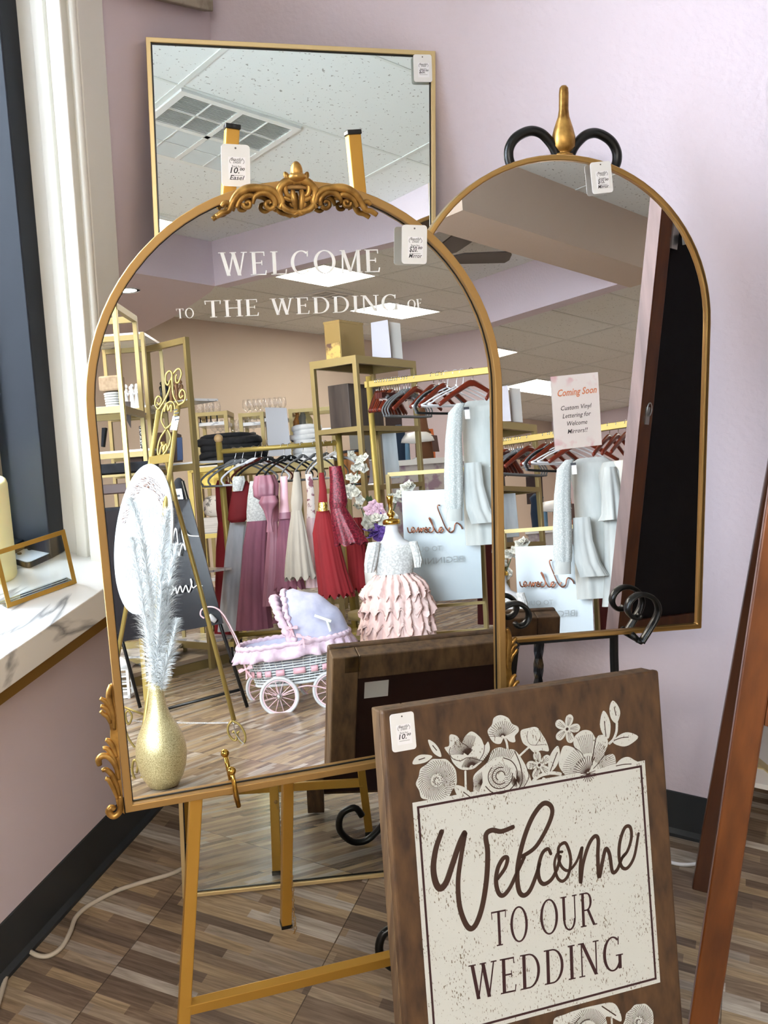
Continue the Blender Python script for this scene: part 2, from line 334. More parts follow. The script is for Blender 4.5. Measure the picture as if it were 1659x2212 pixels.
b = MB(); b.lathe([(.03,2.34),(.085,2.37),(.09,2.43),(.03,2.46)], (2.35,-1.05,0), 20); b.build('motor', M_FAN, r)
for k in range(5):
    a = radians(38+72*k); d = V((cos(a), sin(a), 0)); e = V((-sin(a), cos(a), .15)); b = MB(); c = V((2.35,-1.05,2.4))
    b.prism([(.08,-.02),(.16,-.055),(.40,-.06),(.42,-.03),(.42,.03),(.40,.06),(.16,.055),(.08,.02)], c, d, e, d.cross(e), -.004, .004); b.build('blade', M_FAN, r)
# ---------------------------------------------------------------- serif capitals drawn as polygons
def _ln(x0, y0, x1, y1, w): return [(x0-w/2,y0),(x0+w/2,y0),(x1+w/2,y1),(x1-w/2,y1)]
def _sf(x, y, s): return [(x-s/2,y),(x+s/2,y),(x+s/2,y+.035),(x-s/2,y+.035)]
def _arc(cx, cy, rx, ry, tx, ty, a0, a1, n=20):
    o = [(cx+rx*cos(radians(a0+(a1-a0)*i/n)), cy+ry*sin(radians(a0+(a1-a0)*i/n))) for i in range(n+1)]
    q = [(cx+(rx-tx)*cos(radians(a0+(a1-a0)*i/n)), cy+(ry-ty)*sin(radians(a0+(a1-a0)*i/n))) for i in range(n+1)]
    return [[o[i], o[i+1], q[i+1], q[i]] for i in range(n)]
def glyph(c, T=.135, t=.055):
    U = .965
    if c == 'W': return [_ln(.36,0,.13,1,T*1.05), _ln(.36,0,.57,.92,t), _ln(.80,0,.57,1,T*1.05), _ln(.80,0,1.02,1,t), _sf(.13,U,.3), _sf(.57,U,.26), _sf(1.02,U,.24)], 1.16
    if c == 'E': return [_ln(.17,0,.17,1,T), _ln(.4,0,.4,.045,.5), _ln(.38,.955,.38,1,.46), _ln(.34,.5,.34,.545,.3), _ln(.63,.035,.66,.2,.035), _ln(.59,.965,.60,.82,.035), _ln(.49,.43,.49,.62,.03), _sf(.17,0,.3), _sf(.17,U,.3)], .76
    if c == 'L': return [_ln(.17,0,.17,1,T), _ln(.4,0,.4,.045,.5), _ln(.63,.035,.66,.22,.035), _sf(.17,0,.3), _sf(.17,U,.3)], .72
    if c == 'C': return _arc(.5,.5,.44,.52,.13,.045,52,318,28)+[_ln(.77,.99,.76,.75,.04)], .9
    if c == 'O': return _arc(.51,.5,.46,.52,.13,.045,0,360,36), 1.02
    if c == 'G': return _arc(.5,.5,.44,.52,.13,.045,52,330,28)+[_ln(.77,.99,.76,.75,.04), _ln(.82,.03,.82,.45,T), _sf(.8,.42,.32)], .98
    if c == 'M': return [_ln(.17,0,.19,1,t), _ln(.5,.02,.2,1,T), _ln(.5,.02,.83,1,t), _ln(.87,0,.85,1,T), _sf(.17,0,.26), _sf(.87,0,.3), _sf(.14,U,.16), _sf(.9,U,.16)], 1.04
    if c == 'T': return [_ln(.42,0,.42,1,T), _ln(.42,.955,.42,1,.76), _ln(.05,.99,.07,.78,.035), _ln(.79,.99,.77,.78,.035), _sf(.42,0,.32)], .84
    if c == 'H': return [_ln(.17,0,.17,1,T), _ln(.75,0,.75,1,T), _ln(.46,.49,.46,.535,.6), _sf(.17,0,.3), _sf(.17,U,.3), _sf(.75,0,.3), _sf(.75,U,.3)], .92
    if c == 'D': return [_ln(.17,0,.17,1,T), _sf(.1,0,.18), _sf(.1,U,.18)]+_arc(.36,.5,.48,.5,.115,.04,-90,90,22)+[_ln(.27,0,.27,.04,.24), _ln(.27,.96,.27,1,.24)], .92
    if c == 'I': return [_ln(.18,0,.18,1,T), _sf(.18,0,.3), _sf(.18,U,.3)], .36
    if c == 'N': return [_ln(.17,0,.17,.97,t), _ln(.8,0,.2,1,T*1.1), _ln(.81,0,.81,1,t), _sf(.17,0,.26), _sf(.13,U,.22), _sf(.81,U,.26)], .96
    if c == 'F': return [_ln(.17,0,.17,1,T), _ln(.37,.955,.37,1,.44), _ln(.33,.47,.33,.515,.28), _ln(.57,.965,.58,.8,.035), _ln(.46,.4,.46,.59,.03), _sf(.17,0,.3), _sf(.17,U,.3)], .68
    if c == 'U': return [_ln(.17,.3,.17,1,T), _ln(.74,.3,.74,1,t), _sf(.17,U,.3), _sf(.74,U,.24)]+_arc(.44,.32,.327,.34,.1,.05,180,360,18), .9
    if c == 'R': return [_ln(.17,0,.17,1,T), _sf(.17,0,.3), _sf(.1,U,.18), _ln(.74,0,.42,.5,T), _sf(.78,0,.22), _ln(.3,.46,.3,.5,.26), _ln(.28,.96,.28,1,.24)]+_arc(.36,.73,.28,.27,.11,.04,-90,90,16), .84
    if c == 'B': return [_ln(.17,0,.17,1,T), _sf(.1,0,.18), _sf(.1,U,.18), _ln(.3,0,.3,.04,.26), _ln(.3,.96,.3,1,.26), _ln(.3,.5,.3,.54,.26)]+_arc(.36,.75,.26,.25,.1,.04,-90,90,14)+_arc(.38,.27,.31,.27,.11,.04,-90,90,16), .78
    return [], .35
def serif(mb, text, A, B, hgt, O, u, v, n, t0=0, t1=.0006, track=.08):
    """capitals from baseline point A to B (2D on the plane)"""
    adv = 0; gl = []
    for ch in text:
        if ch == ' ': adv += .42; continue
        g, w = glyph(ch); gl.append((g, adv)); adv += w+track
    adv -= track; dx, dy = (B[0]-A[0])/adv, (B[1]-A[1])/adv; ln = hypot(dx, dy); ax, ay = -dy/ln*hgt, dx/ln*hgt
    for g, a in gl:
        for poly in g: mb.prism([(A[0]+dx*(x+a)+ax*y, A[1]+dy*(x+a)+ay*y) for x, y in poly], O, u, v, n, t0, t1)
# ---------------------------------------------------------------- materials of the front group
M_GOLD = mat('satin_gold', rgb(178,140,84), .4, .6)
M_GOLDL = mat('pale_gold', rgb(214,190,140), .38, .6)
M_EASEL = mat('gold_enamel', rgb(196,148,62), .38, .5)
M_BRASS = mat('polished_brass', rgb(214,170,80), .15, 1)
M_ANTIQ = noise_mat('antique_gold', rgb(120,84,34), rgb(204,158,84), (40,40,40), .38, .75)
M_IRON = mat('black_wrought_iron', rgb(18,20,20), .32, .2)
M_MIRROR = mat('mirror_silver', (.86,.87,.855,1), 0, 1)
M_MIRROR3 = mat('mirror_silver_greenish', (.84,.90,.88,1), 0, 1)
M_BACK = mat('brown_fibreboard', rgb(90,70,52), .8)
M_PAPER = mat('white_card', rgb(240,240,238), .5)
M_STICK = mat('white_sticker', rgb(248,248,250), .4)
M_INK = mat('black_ink', rgb(26,26,34), .5)
M_TAPE = glass_mat('clear_tape', (.93,.93,.9,1))
M_VINYL = mat('frosted_white_vinyl', rgb(246,248,247), .6)
O1, U1, V1, N1 = (-0.684,0.951,0.463), (0.795,0.606,0.017), (-0.12,0.131,0.984), V((0.594,-0.785,0.177))
O2, U2, V2, N2 = (0.025,1.59,0.583), (0.849,0.529,0), (-0.119,0.19,0.975), V((0.515,-0.827,0.224))
O3, U3, V3, N3 = (-0.804,1.272,0.004), (0.863,0.505,0), (-0.113,0.193,0.975), V((0.492,-0.842,0.223))
OS, US, VS, NS = (-0.214,0.868,0), (0.776,0.631,-0.019), (-0.213,0.291,0.933), V((0.594,-0.72,0.36))
O1, O2, O3, OS = V(O1), V(O2), V(O3), V(OS)
U1, V1, U2, V2, U3, V3, US, VS = [V(q) for q in (U1, V1, U2, V2, U3, V3, US, VS)]
def arch(w, hs, i, n=40, u0=0):
    r = w/2-i; return [(u0+i,i), (u0+w-i,i)]+[(u0+w/2+r*cos(pi*k/n), hs+r*sin(pi*k/n)) for k in range(n+1)]
def price_tag(quad, O, u, v, n, price, note, label, t=0, sup='00'):
    """rounded hang tag; quad = its corners on the plane TL, TR, BR, BL"""
    (x0,y0),(x1,y1),(x2,y2),(x3,y3) = quad; c = ((x0+x1+x2+x3)/4, (y0+y1+y2+y3)/4)
    ax, ay = (x1-x0+x2-x3)/2, (y1-y0+y2-y3)/2; w = hypot(ax, ay); hh = (hypot(x3-x0, y3-y0)+hypot(x2-x1, y2-y1))/2; ax /= w; ay /= w
    C = O+u*c[0]+v*c[1]+n*t; a = u*ax+v*ay; b_ = v*ax-u*ay
    root = thing('price_tag', label, 'price tag', tuple(C), 'shop price tags'); r = w*.12; P = []
    for sx, sy, a0 in ((1,-1,-90),(1,1,0),(-1,1,90),(-1,-1,180)):
        for k in range(5): th = radians(a0+22.5*k); P.append((sx*(w/2-r)+r*cos(th), sy*(hh/2-r)+r*sin(th)))
    b = MB(); b.prism(P, C, a, b_, n, 0, .0009); b.build('card', M_PAPER, root)
    T = C+n*.0009
    b = MB(); b.prism([(w*.035*cos(k*pi/5), hh*.41+w*.035*sin(k*pi/5)) for k in range(10)], T, a, b_, n, 0, .0001); b.build('hole', mat('hole_dark', rgb(110,106,104), .8) if 'hole_dark' not in bpy.data.materials else bpy.data.materials['hole_dark'], root)
    b = MB(); b.prism([(-w*.26,-hh*.33),(w*.34,-hh*.33),(w*.34,hh*.2),(-w*.26,hh*.2)], T, a, b_, n, 0, .0002); st = b.build('sticker', M_STICK, root)
    b = MB(); S = T+a*(w*.04); q = .0003
    b.text('Beautiful', S+b_*(hh*.11)-a*(w*.2), a, b_, n, w*.15, w*.4, .35, .004, hgt=q); b.text('Details', S+b_*(hh*.05)-a*(w*.13), a, b_, n, w*.14, w*.27, .35, .004, hgt=q)
    for sd in (-1, 1): b.stroke([(sd*w*(.22+.04*sin(k)), hh*(.05+.03*k)) for k in range(5)], w*.015, S, a, b_, n, q)
    b.text('Rent for:', S-b_*(hh*.045)-a*(w*.17), a, b_, n, w*.1, w*.34, 0, .0, hgt=q)
    b.text(price, S-b_*(hh*.185)-a*(w*.24), a, b_, n, w*.28, w*.32, .2, .012, hgt=q); b.text(sup, S-b_*(hh*.115)+a*(w*.1), a, b_, n, w*.13, w*.17, .2, .02, hgt=q)
    b.stroke([(-w*.22,-hh*.235),(w*.2,-hh*.235)], w*.012, S, a, b_, n, q)
    if note: b.text(note, S-b_*(hh*.34)-a*(w*.26), a, b_, n, w*.21, w*.52, .3, .008, hgt=q)
    b.build('writing', M_INK, root)
    return root, C, a, b_, w, hh
# ---------------------------------------------------------------- tall rectangular mirror in the corner
W3, H3 = .4865, 1.508
r3 = thing('floor_mirror', 'tall rectangular floor mirror with a thin pale gold frame leaning in the corner', 'mirror', tuple(O3))
b = MB(); R_ = lambda i: [(i,i),(W3-i,i),(W3-i,H3-i),(i,H3-i)]
b.ring(R_(0), R_(.0075), O3, U3, V3, N3, -.018, 0); b.build('frame', M_GOLDL, r3, bevel=.0008)
b = MB(); b.ring(R_(.0072), R_(.0098), O3, U3, V3, N3, -.0062, -.005); b.build('black_lip', M_IRON, r3)
b = MB(); b.prism(R_(.006), O3, U3, V3, N3, -.009, -.0065); b.build('mirror_glass', M_MIRROR3, r3)
b = MB(); b.prism(R_(.003), O3, U3, V3, N3, -.017, -.010); b.build('backing', M_BACK, r3)
# ---------------------------------------------------------------- gold easel
EA, EB = V((-0.641,1.221,1.34)), V((-0.614,0.939,0))
RA = V((-0.513,1.318,1.338)); RBt = V((-.2885,1.2,0))
MID = (EA+RA)/2; BK = V((-.6005,1.286,.0))
e1 = thing('gold_easel', 'slim gold metal easel with black end caps standing under the arched welcome mirror', 'easel', ((EB.x+RBt.x+BK.x)/3, (EB.y+RBt.y+BK.y)/3, 0))
S_ = .0175
for a, q in ((EA, EB), (RA, RBt)):
    b = MB(); b.bar(a, q+(a-q).normalized()*.008, S_, S_, N1); lg = b.build('leg', M_EASEL, e1, bevel=.0012)
    b = MB(); d = (a-q).normalized(); b.bar(a, a+d*.006, S_*1.12, S_*1.12, N1); b.bar(q+d*.001, q+d*.012, S_*1.1, S_*1.1, N1); b.build('end_cap', M_IRON, lg, bevel=.001)
top = MID-(MID-(EB+RBt)/2).normalized()*.16
b = MB(); hb = top-N1*.02; b.bar(hb, BK+(hb-BK).normalized()*.006, .018, .018, N1); lg = b.build('leg', M_EASEL, e1, bevel=.0012)
b = MB(); b.bar(BK, BK+(hb-BK).normalized()*.008, .0195, .0195, N1); b.build('end_cap', M_IRON, lg)
lp = lambda a, q, t: a+(q-a)*t
b = MB(); b.bar(lp(EA,EB,.9085), lp(RA,RBt,.9085), .016, .018, (0,0,1)); b.build('crossbar', M_EASEL, e1, bevel=.001)
b = MB(); b.bar(lp(EA,EB,.12), lp(RA,RBt,.12), .014, .014, (0,0,1)); b.build('crossbar', M_EASEL, e1, bevel=.001)
pegs = []
for u_ in (.1515, .40):
    b = MB(); p0 = O1+U1*u_+V1*(-.004)-N1*.026; p1 = O1+U1*(u_+.001)+V1*(-.012)+N1*.012; p2 = O1+U1*(u_-.006)+V1*.044+N1*.018
    b.tube([p0, p1], .0035, 10); b.tube([p1-V1*.002, p2], .0034, 10); b.ball(p2, .0062, 12); b.build('peg', M_BRASS, e1)
# chain hanging from the rear leg to the crossbar
CP = [(-0.6,1.292,0.141),(-0.598,1.291,0.115),(-0.596,1.288,0.077),(-0.593,1.286,0.039),(-0.59,1.283,0),(-0.582,1.276,-0.02),(-0.57,1.266,-0.017),(-0.561,1.258,-0.025),(-0.552,1.25,-0.034),(-0.542,1.241,-0.032),(-0.526,1.227,-0.017)]
CQ = [(-0.589,1.283,0.138),(-0.583,1.277,0.095),(-0.581,1.275,0.052),(-0.575,1.27,0.022),(-0.581,1.275,-0.014)]
b = MB()
def links(path, step, r):
    P = smooth(path, 8); acc = 0; i = 0
    for a, q in zip(P, P[1:]):
        a, q = V(a), V(q); d = (q-a).length; acc += d
        if acc >= step:
            acc = 0; i += 1; t = (q-a).normalized(); sd = t.cross(V((0,0,1)) if abs(t.z) < .9 else V((1,0,0))).normalized(); sd = (sd if i % 2 else t.cross(sd))
            b.tube([q+t*(step*.62*cos(2*pi*k/10))+sd*(r*sin(2*pi*k/10)) for k in range(10)], .0007, 5, True)
links(CP, .0075, .0026); links(CQ, .0075, .0026); links([(p[0]+.004*sin(k*2.1), p[1]+.004*cos(k*1.7), p[2]) for k, p in enumerate(CP[4:7]*2)], .006, .0026)
b.ball(CP[0], .004, 8); b.build('chain', M_GOLD, e1)
# ---------------------------------------------------------------- arched welcome mirror on the easel
W1, H1 = .5694, .5429
r1 = thing('arched_mirror', 'large gold arched mirror with carved crest and white welcome lettering', 'mirror', tuple(O1+U1*W1/2))
b = MB(); b.ring(arch(W1,H1,0), arch(W1,H1,.0105), O1, U1, V1, N1, -.021, 0); b.build('frame', M_GOLD, r1, bevel=.0012)
b = MB(); b.ring(arch(W1,H1,.0103), arch(W1,H1,.0118), O1, U1, V1, N1, -.0119, -.0105); b.build('black_lip', M_IRON, r1)
b = MB(); b.prism(arch(W1,H1,.006), O1, U1, V1, N1, -.0145, -.012); b.build('mirror_glass', M_MIRROR, r1)
b = MB(); b.prism(arch(W1,H1,.004), O1, U1, V1, N1, -.02, -.0150); b.build('backing', M_BACK, r1)
b = MB(); K = dict(O=O1, u=U1, v=V1, n=N1)
G_ = O1-N1*.012
def ser(txt, A, Bq, hgt): serif(b, txt, A, Bq, hgt, G_, U1, V1, N1, 0, .0011)
LN = [(0.1812,0.7113),(0.3998,0.7107),(0.1218,0.6601),(0.1448,0.6601),(0.1578,0.6596),(0.4229,0.659),(0.435,0.6604),(0.4566,0.6621)]
LH = [(0.1927,0.7405),(0.1907,0.711),(0.1286,0.6724),(0.1277,0.6602),(0.1677,0.6809),(0.1661,0.6595),(0.4421,0.6719),(0.4417,0.6604)]
hh_ = [abs(LH[i][1]-LH[i+1][1]) for i in (0,2,4,6)]
ser('WELCOME', LN[0], LN[1], hh_[0]); ser('TO', LN[2], LN[3], hh_[1]); ser('THE WEDDING', LN[4], LN[5], hh_[2]); ser('OF', LN[6], LN[7], hh_[3])
b.build('vinyl_lettering', M_VINYL, r1)
# carved crest: mirrored scrolls
b = MB()
def c3(pts, t=.004): return [O1+U1*x+V1*y+N1*t for x, y in pts]
def mir(pts): return [(W1-x, y) for x, y in pts]
SCR = [([(0.179,0.7833),(0.1867,0.7882),(0.1949,0.7903),(0.2001,0.8001),(0.2089,0.8107),(0.2213,0.8168),(0.2363,0.8176),(0.2497,0.8155),(0.2591,0.8083),(0.2615,0.7983)], (3.2,3.8,3.6,4.6,5.4,5.6,5.2,4.8,4.6,3.2)),
 ([(0.2052,0.7935),(0.2096,0.8027),(0.2174,0.8083),(0.2249,0.809),(0.2306,0.8054)], (3,4,4.2,3.6,2)),
 ([(0.2136,0.7997),(0.2155,0.7948),(0.2215,0.7947),(0.2233,0.7997),(0.2197,0.8018),(0.2176,0.799)], (3,3,2.8,2.5,2.2,2.4)),
 ([(0.2264,0.7983),(0.2292,0.8069),(0.237,0.8118),(0.2475,0.8103),(0.2546,0.8031),(0.2541,0.7953)], (2,3.6,4,4.4,4.2,3)),
 ([(0.2537,0.7951),(0.2482,0.7922),(0.2431,0.7951),(0.2434,0.8001),(0.248,0.8015),(0.2494,0.7987)], (3.2,3,3,2.8,2.4,2.4)),
 ([(0.2602,0.7924),(0.2645,0.801),(0.2619,0.8082),(0.2616,0.8161),(0.2697,0.8246),(0.2806,0.8275),(0.2904,0.8246)], (3,4,4.4,5.2,5.4,4.8,3.6)),
 ([(0.2692,0.823),(0.2691,0.8151),(0.2722,0.8087),(0.2783,0.8086),(0.2801,0.8129),(0.277,0.8137)], (3.4,3.6,3.2,2.8,2.4,2.4)),
 ([(0.2636,0.7982),(0.2678,0.7924),(0.2753,0.7894),(0.283,0.7886),(0.2882,0.7864),(0.2896,0.7842)], (3.6,4.2,3.8,3.4,3,2.4)),
 ([(0.2667,0.8065),(0.2734,0.8036),(0.2794,0.8014),(0.2807,0.7971),(0.2768,0.7957),(0.2747,0.7993)], (2.4,3,2.8,2.6,2.4,2.2)),
 ([(0.1869,0.7958),(0.1909,0.8),(0.1967,0.7986),(0.1963,0.7929),(0.1919,0.7936)], (3,3.4,3,2.6,2.4)),
 ([(0.2895,0.7863),(0.2935,0.7884),(0.3006,0.7905)], (2.6,2.6,2))]
for pts, rad in SCR:
    k = 4; sp = smooth(pts, k); rr_ = [r[0]/1000 for r in smooth([(q,) for q in rad], k)]
    b.tube(c3(sp, .005), rr_, 8, nrm=N1, flat=1.0); b.tube(c3(mir(sp), .005), rr_, 8, nrm=N1)
cx, cy = W1/2, [(0.2913,0.8243)][0][1]
px_ = .00064
for dy, w_, h_ in ((20*px_,.008,.013), (10*px_,.012,.006)): b.ball(O1+U1*cx+V1*(cy+dy)+N1*.007, 1, 10, h_, w_, V1)
for dx in (-.012,.012): b.ball(O1+U1*(cx+dx)+V1*(cy+.006)+N1*.005, 1, 8, .008, .004, V1+U1*dx*40)
for dx in (-.005,.005): b.ball(O1+U1*(cx+dx)+V1*(cy-.022)+N1*.006, 1, 8, .014, .0045, V1+U1*dx*30)
b.build('carved_crest', M_ANTIQ, r1)
# carved acanthus on the lower corners
SP = [(-0.0018,0.1853),(-0.0063,0.1807),(-0.0095,0.1715),(-0.0095,0.161),(-0.0087,0.1427),(-0.0101,0.1338),(-0.009,0.1215),(-0.0103,0.1095),(-0.0099,0.0956),(-0.0095,0.0848),(-0.0091,0.0692),(-0.009,0.0537),(-0.012,0.0387),(-0.0115,0.0229),(-0.0099,0.0084),(-0.0014,-0.002),(-0.0015,0.0131),(-0.0013,0.0522),(-0.0002,0.0985),(0.0005,0.1442),(0.001,0.1713),(0.0003,0.1819)]
LV = [([(-0.018,0.1696),(-0.013,0.1653),(-0.0075,0.1577),(-0.0047,0.1436)], (2.4,3.4,3.6,2)), ([(-0.0186,0.1587),(-0.0138,0.1564),(-0.009,0.1489),(-0.0064,0.1363)], (2.6,3.4,3.4,2)), ([(-0.019,0.1517),(-0.016,0.147),(-0.011,0.1416),(-0.0085,0.1321)], (2.6,3,3,2)),
 ([(-0.0029,0.1861),(-0.0058,0.1769),(-0.0064,0.162),(-0.004,0.1435),(-0.0036,0.1222)], (2.6,4,4.4,3.6,2)),
 ([(-0.0166,0.1104),(-0.0127,0.1078),(-0.008,0.0985),(-0.0046,0.0826)], (2.6,3.6,3.6,2)), ([(-0.0211,0.0986),(-0.0164,0.0977),(-0.0104,0.0882),(-0.0054,0.0735)], (2.6,3.4,3.6,2)),
 ([(-0.0274,0.0752),(-0.028,0.0837),(-0.0221,0.088),(-0.0142,0.0843),(-0.0071,0.0707),(-0.0041,0.0499)], (3.6,4.6,4.6,4.2,3.8,2)),
 ([(-0.0251,0.067),(-0.0198,0.0676),(-0.013,0.0586),(-0.0082,0.0429),(-0.0054,0.0268)], (2.8,3.6,3.8,3.4,2)), ([(-0.0217,0.0548),(-0.0171,0.0516),(-0.0127,0.0391),(-0.0089,0.0228)], (3,3.6,3.4,2)),
 ([(-0.0047,0.0267),(-0.0051,0.0142),(-0.0083,0.0022),(-0.0164,-0.0017),(-0.022,0.0058),(-0.0179,0.012),(-0.0141,0.0081)], (3,3.6,4.4,4.8,4.8,4.2,4))]
for side in (0, 1):
    b = MB(); mm = mir if side else (lambda q: q)
    b.prism([(x, y) for x, y in mm(SP)], O1, U1, V1, N1, -.012, -.002)
    for pts, rad in LV: sp = smooth(pts, 4); b.tube(c3(mm(sp), -.002), [r[0]/1000 for r in smooth([(q,) for q in rad], 4)], 8, nrm=N1)
    b.build('carved_acanthus', M_ANTIQ, r1)
# ---------------------------------------------------------------- black wrought iron easel with the second arched mirror
e2 = thing('iron_easel', 'black wrought iron easel with scrolls and a brass finial holding the plain arched mirror', 'easel', (-0.146, 1.431, 0))
cm = lambda pts: [(-.462-x, y) for x, y in pts]
def on2(pts, t): return [O2+U2*x+V2*y+N2*t for x, y in pts]
TB = -.057; K2 = .00078
SCL = [(-0.316,0.7455),(-0.3212,0.7591),(-0.3204,0.7741),(-0.312,0.788),(-0.2983,0.7971),(-0.2833,0.801),(-0.2681,0.7974),(-0.2556,0.7871),(-0.2471,0.7761),(-0.24,0.7599)]
leg_ = [(-.262,.72),(-.285,.60),(-.318,.40),(-.33,.15),(-.331,-.05),(-.345,-.25),(-.40,-.45),(-.47,-.555),(-.515,-.574),(-.548,-.545),(-.545,-.508),(-.516,-.495),(-.500,-.515)]
for side in (0, 1):
    mm = cm if side else (lambda q: q)
    b = MB(); b.tube(on2(smooth(mm(SCL), 5), TB), .0078, 10, nrm=N2); b.build('scroll', M_IRON, e2)
    lq = [(x if (not side or i < 6) else x, y) for i, (x, y) in enumerate(leg_)]
    if side: lq = lq[:6]+[(-.345,-.35),(-.35,-.5),(-.352,-.578)]
    b = MB(); b.tube(on2(smooth(mm(lq), 5), TB), .0075, 10, nrm=N2); b.build('leg', M_IRON, e2)
    PG = [(-0.1212,-0.008),(-0.1078,0.012),(-0.0958,0.0322),(-0.0927,0.0477),(-0.1,0.0626),(-0.1147,0.0708),(-0.1299,0.0712),(-0.1414,0.0641),(-0.1467,0.0534),(-0.1451,0.0436),(-0.1374,0.0358),(-0.1284,0.0352),(-0.1248,0.0395)]
    b = MB(); b.tube(on2(smooth(mm(PG), 5), .022), .0042, 8, nrm=N2, flat=2.4); pv = mm(PG)[0]
    b.tube(on2([pv, (pv[0]-.012*(1 if not side else -1), pv[1]+.012)], .012), .005, 8); b.tube([O2+U2*pv[0]+V2*pv[1]+N2*.022, O2+U2*pv[0]+V2*pv[1]+N2*(TB)], .004, 8); b.build('peg_scroll', M_IRON, e2)
b = MB(); b.bar(O2+U2*-.345+V2*-.28+N2*TB, O2+U2*-.117+V2*-.28+N2*TB, .012, .012, N2); b.build('crossbar', M_IRON, e2)
b = MB(); b.bar(O2+U2*-.331+V2*-.012+N2*(TB+.004), O2+U2*-.131+V2*-.012+N2*(TB+.004), .012, .012, N2); b.build('crossbar', M_IRON, e2)
b = MB(); rows = []
for i in range(90):
    y = .76-1.04*i/89; a0 = y*44; Cq = O2+U2*(-.232-.034*min(1,max(0,(.76-y)/.8)))+V2*y+N2*(TB-.004)
    rows.append([Cq+U2*(.0088*cos(a0+k*pi/4)*(1 if k % 2 == 0 else .72))+N2*(.0088*sin(a0+k*pi/4)*(1 if k % 2 == 0 else .72)) for k in range(8)])
b.sheet(rows, True, False); b.build('twisted_bar', noise_mat('iron_rubbed_gold', rgb(20,22,26), rgb(92,74,46), (60,60,60), .35, .4, lo=.5, hi=.75), e2)
FI = [(.0001,.9035),(.004,.9035),(.0068,.900),(.0076,.892),(.0076,.868),(.0092,.857),(.0150,.840),(.0188,.826),(.0182,.812),(.0126,.805),(.0098,.803),(.0158,.801),(.0164,.797),(.0128,.795),(.0126,.785),(.0162,.782),(.0162,.778),(.0110,.775),(.008,.770),(.0072,.72)]
b = MB(); b.lathe([(r, z_) for r, z_ in FI[::-1]], O2+U2*-.2315+N2*TB+V2*-.0335, 16, V2); b.build('finial', M_ANTIQ, e2)
b = MB(); bt = O2+U2*-.231+V2*.70+N2*(TB-.01); b.bar(bt, (bt.x-.03, bt.y+.07, .008), .016, .016, N2); b.build('leg', M_IRON, e2)
W2_, H2_ = .506, .503
A2 = lambda i: arch(W2_, H2_, i, 40, -W2_)
r2 = thing('arched_mirror', 'plain arched mirror with a slim gold frame and a paper notice taped on it', 'mirror', tuple(O2-U2*W2_/2))
b = MB(); b.ring(A2(0), A2(.0085), O2, U2, V2, N2, -.026, 0); b.build('frame', mat('brushed_gold', rgb(190,152,92), .28, .9), r2, bevel=.0025, seg=3)
b = MB(); b.prism(A2(.005), O2, U2, V2, N2, -.010, -.0065); b.build('mirror_glass', mat('mirror_silver_warm', (.80,.79,.775,1), 0, 1), r2)
b = MB(); b.prism(A2(.003), O2, U2, V2, N2, -.025, -.0105); b.build('backing', M_BACK, r2)
# paper notice
PQ = [(-0.269,0.4231),(-0.1909,0.4296),(-0.1833,0.3133),(-0.2632,0.308)]
pc = (sum(q[0] for q in PQ)/4, sum(q[1] for q in PQ)/4)
rp = thing('paper_notice', 'white paper notice with orange heading taped to the plain arched mirror', 'notice', tuple(O2+U2*pc[0]+V2*pc[1]-N2*.006))
bb = ((PQ[1][0]-PQ[0][0])+(PQ[2][0]-PQ[3][0]))/2; pa = (U2*(PQ[1][0]-PQ[0][0]+PQ[2][0]-PQ[3][0])+V2*(PQ[1][1]-PQ[0][1]+PQ[2][1]-PQ[3][1])).normalized(); pb = N2.cross(pa)
PC = O2+U2*pc[0]+V2*pc[1]-N2*.0058; pw, ph = .0795, .1155
def blush_mat():
    m = mat('blush_floral_paper', rgb(238,234,236), .5); t = N(m, 'ShaderNodeTexCoord'); n = N(m, 'ShaderNodeTexNoise'); n.inputs['Scale'].default_value = 45; n.inputs['Detail'].default_value = 3; L(m, t.outputs['Object'], n.inputs['Vector'])
    sx = N(m, 'ShaderNodeSeparateXYZ'); L(m, t.outputs['Object'], sx.inputs[0]); a = N(m, 'ShaderNodeMath', operation='ABSOLUTE'); L(m, sx.outputs[2], a.inputs[0])
    r = N(m, 'ShaderNodeMapRange'); r.inputs[1].default_value = .036; r.inputs[2].default_value = .055; L(m, a.outputs[0], r.inputs[0]); q = N(m, 'ShaderNodeMapRange'); q.inputs[1].default_value = .5; q.inputs[2].default_value = .62; L(m, n.outputs[0], q.inputs[0])
    mu = N(m, 'ShaderNodeMath', operation='MULTIPLY'); L(m, r.outputs[0], mu.inputs[0]); L(m, q.outputs[0], mu.inputs[1]); x = N(m, 'ShaderNodeMix', data_type='RGBA'); L(m, mu.outputs[0], x.inputs['Factor'])
    x.inputs['A'].default_value = rgb(238,234,236); x.inputs['B'].default_value = rgb(226,184,196); L(m, x.outputs['Result'], bsdf(m).inputs['Base Color']); return m
b = MB(); b.prism([(-pw/2,-ph/2),(pw/2,-ph/2),(pw/2,ph/2),(-pw/2,ph/2)], PC, pa, pb, N2, 0, .0004); b.build('sheet', blush_mat(), rp)
b = MB(); T_ = PC+N2*.0004
b.text('Coming Soon', T_+pb*.026-pa*.030, pa, pb, N2, .0150, .066, .3, .02); b.build('heading', mat('orange_ink', rgb(222,140,104), .5), rp)
b = MB()
for i, (tx, wd_) in enumerate((('Custom Vinyl', .052), ('Lettering for', .048), ('Welcome', .034), ('Mirrors!!', .034))): b.text(tx, T_+pb*(.0035-.0125*i)-pa*wd_/2, pa, pb, N2, .0100, wd_, .25, .002)
b.build('writing', M_INK, rp)
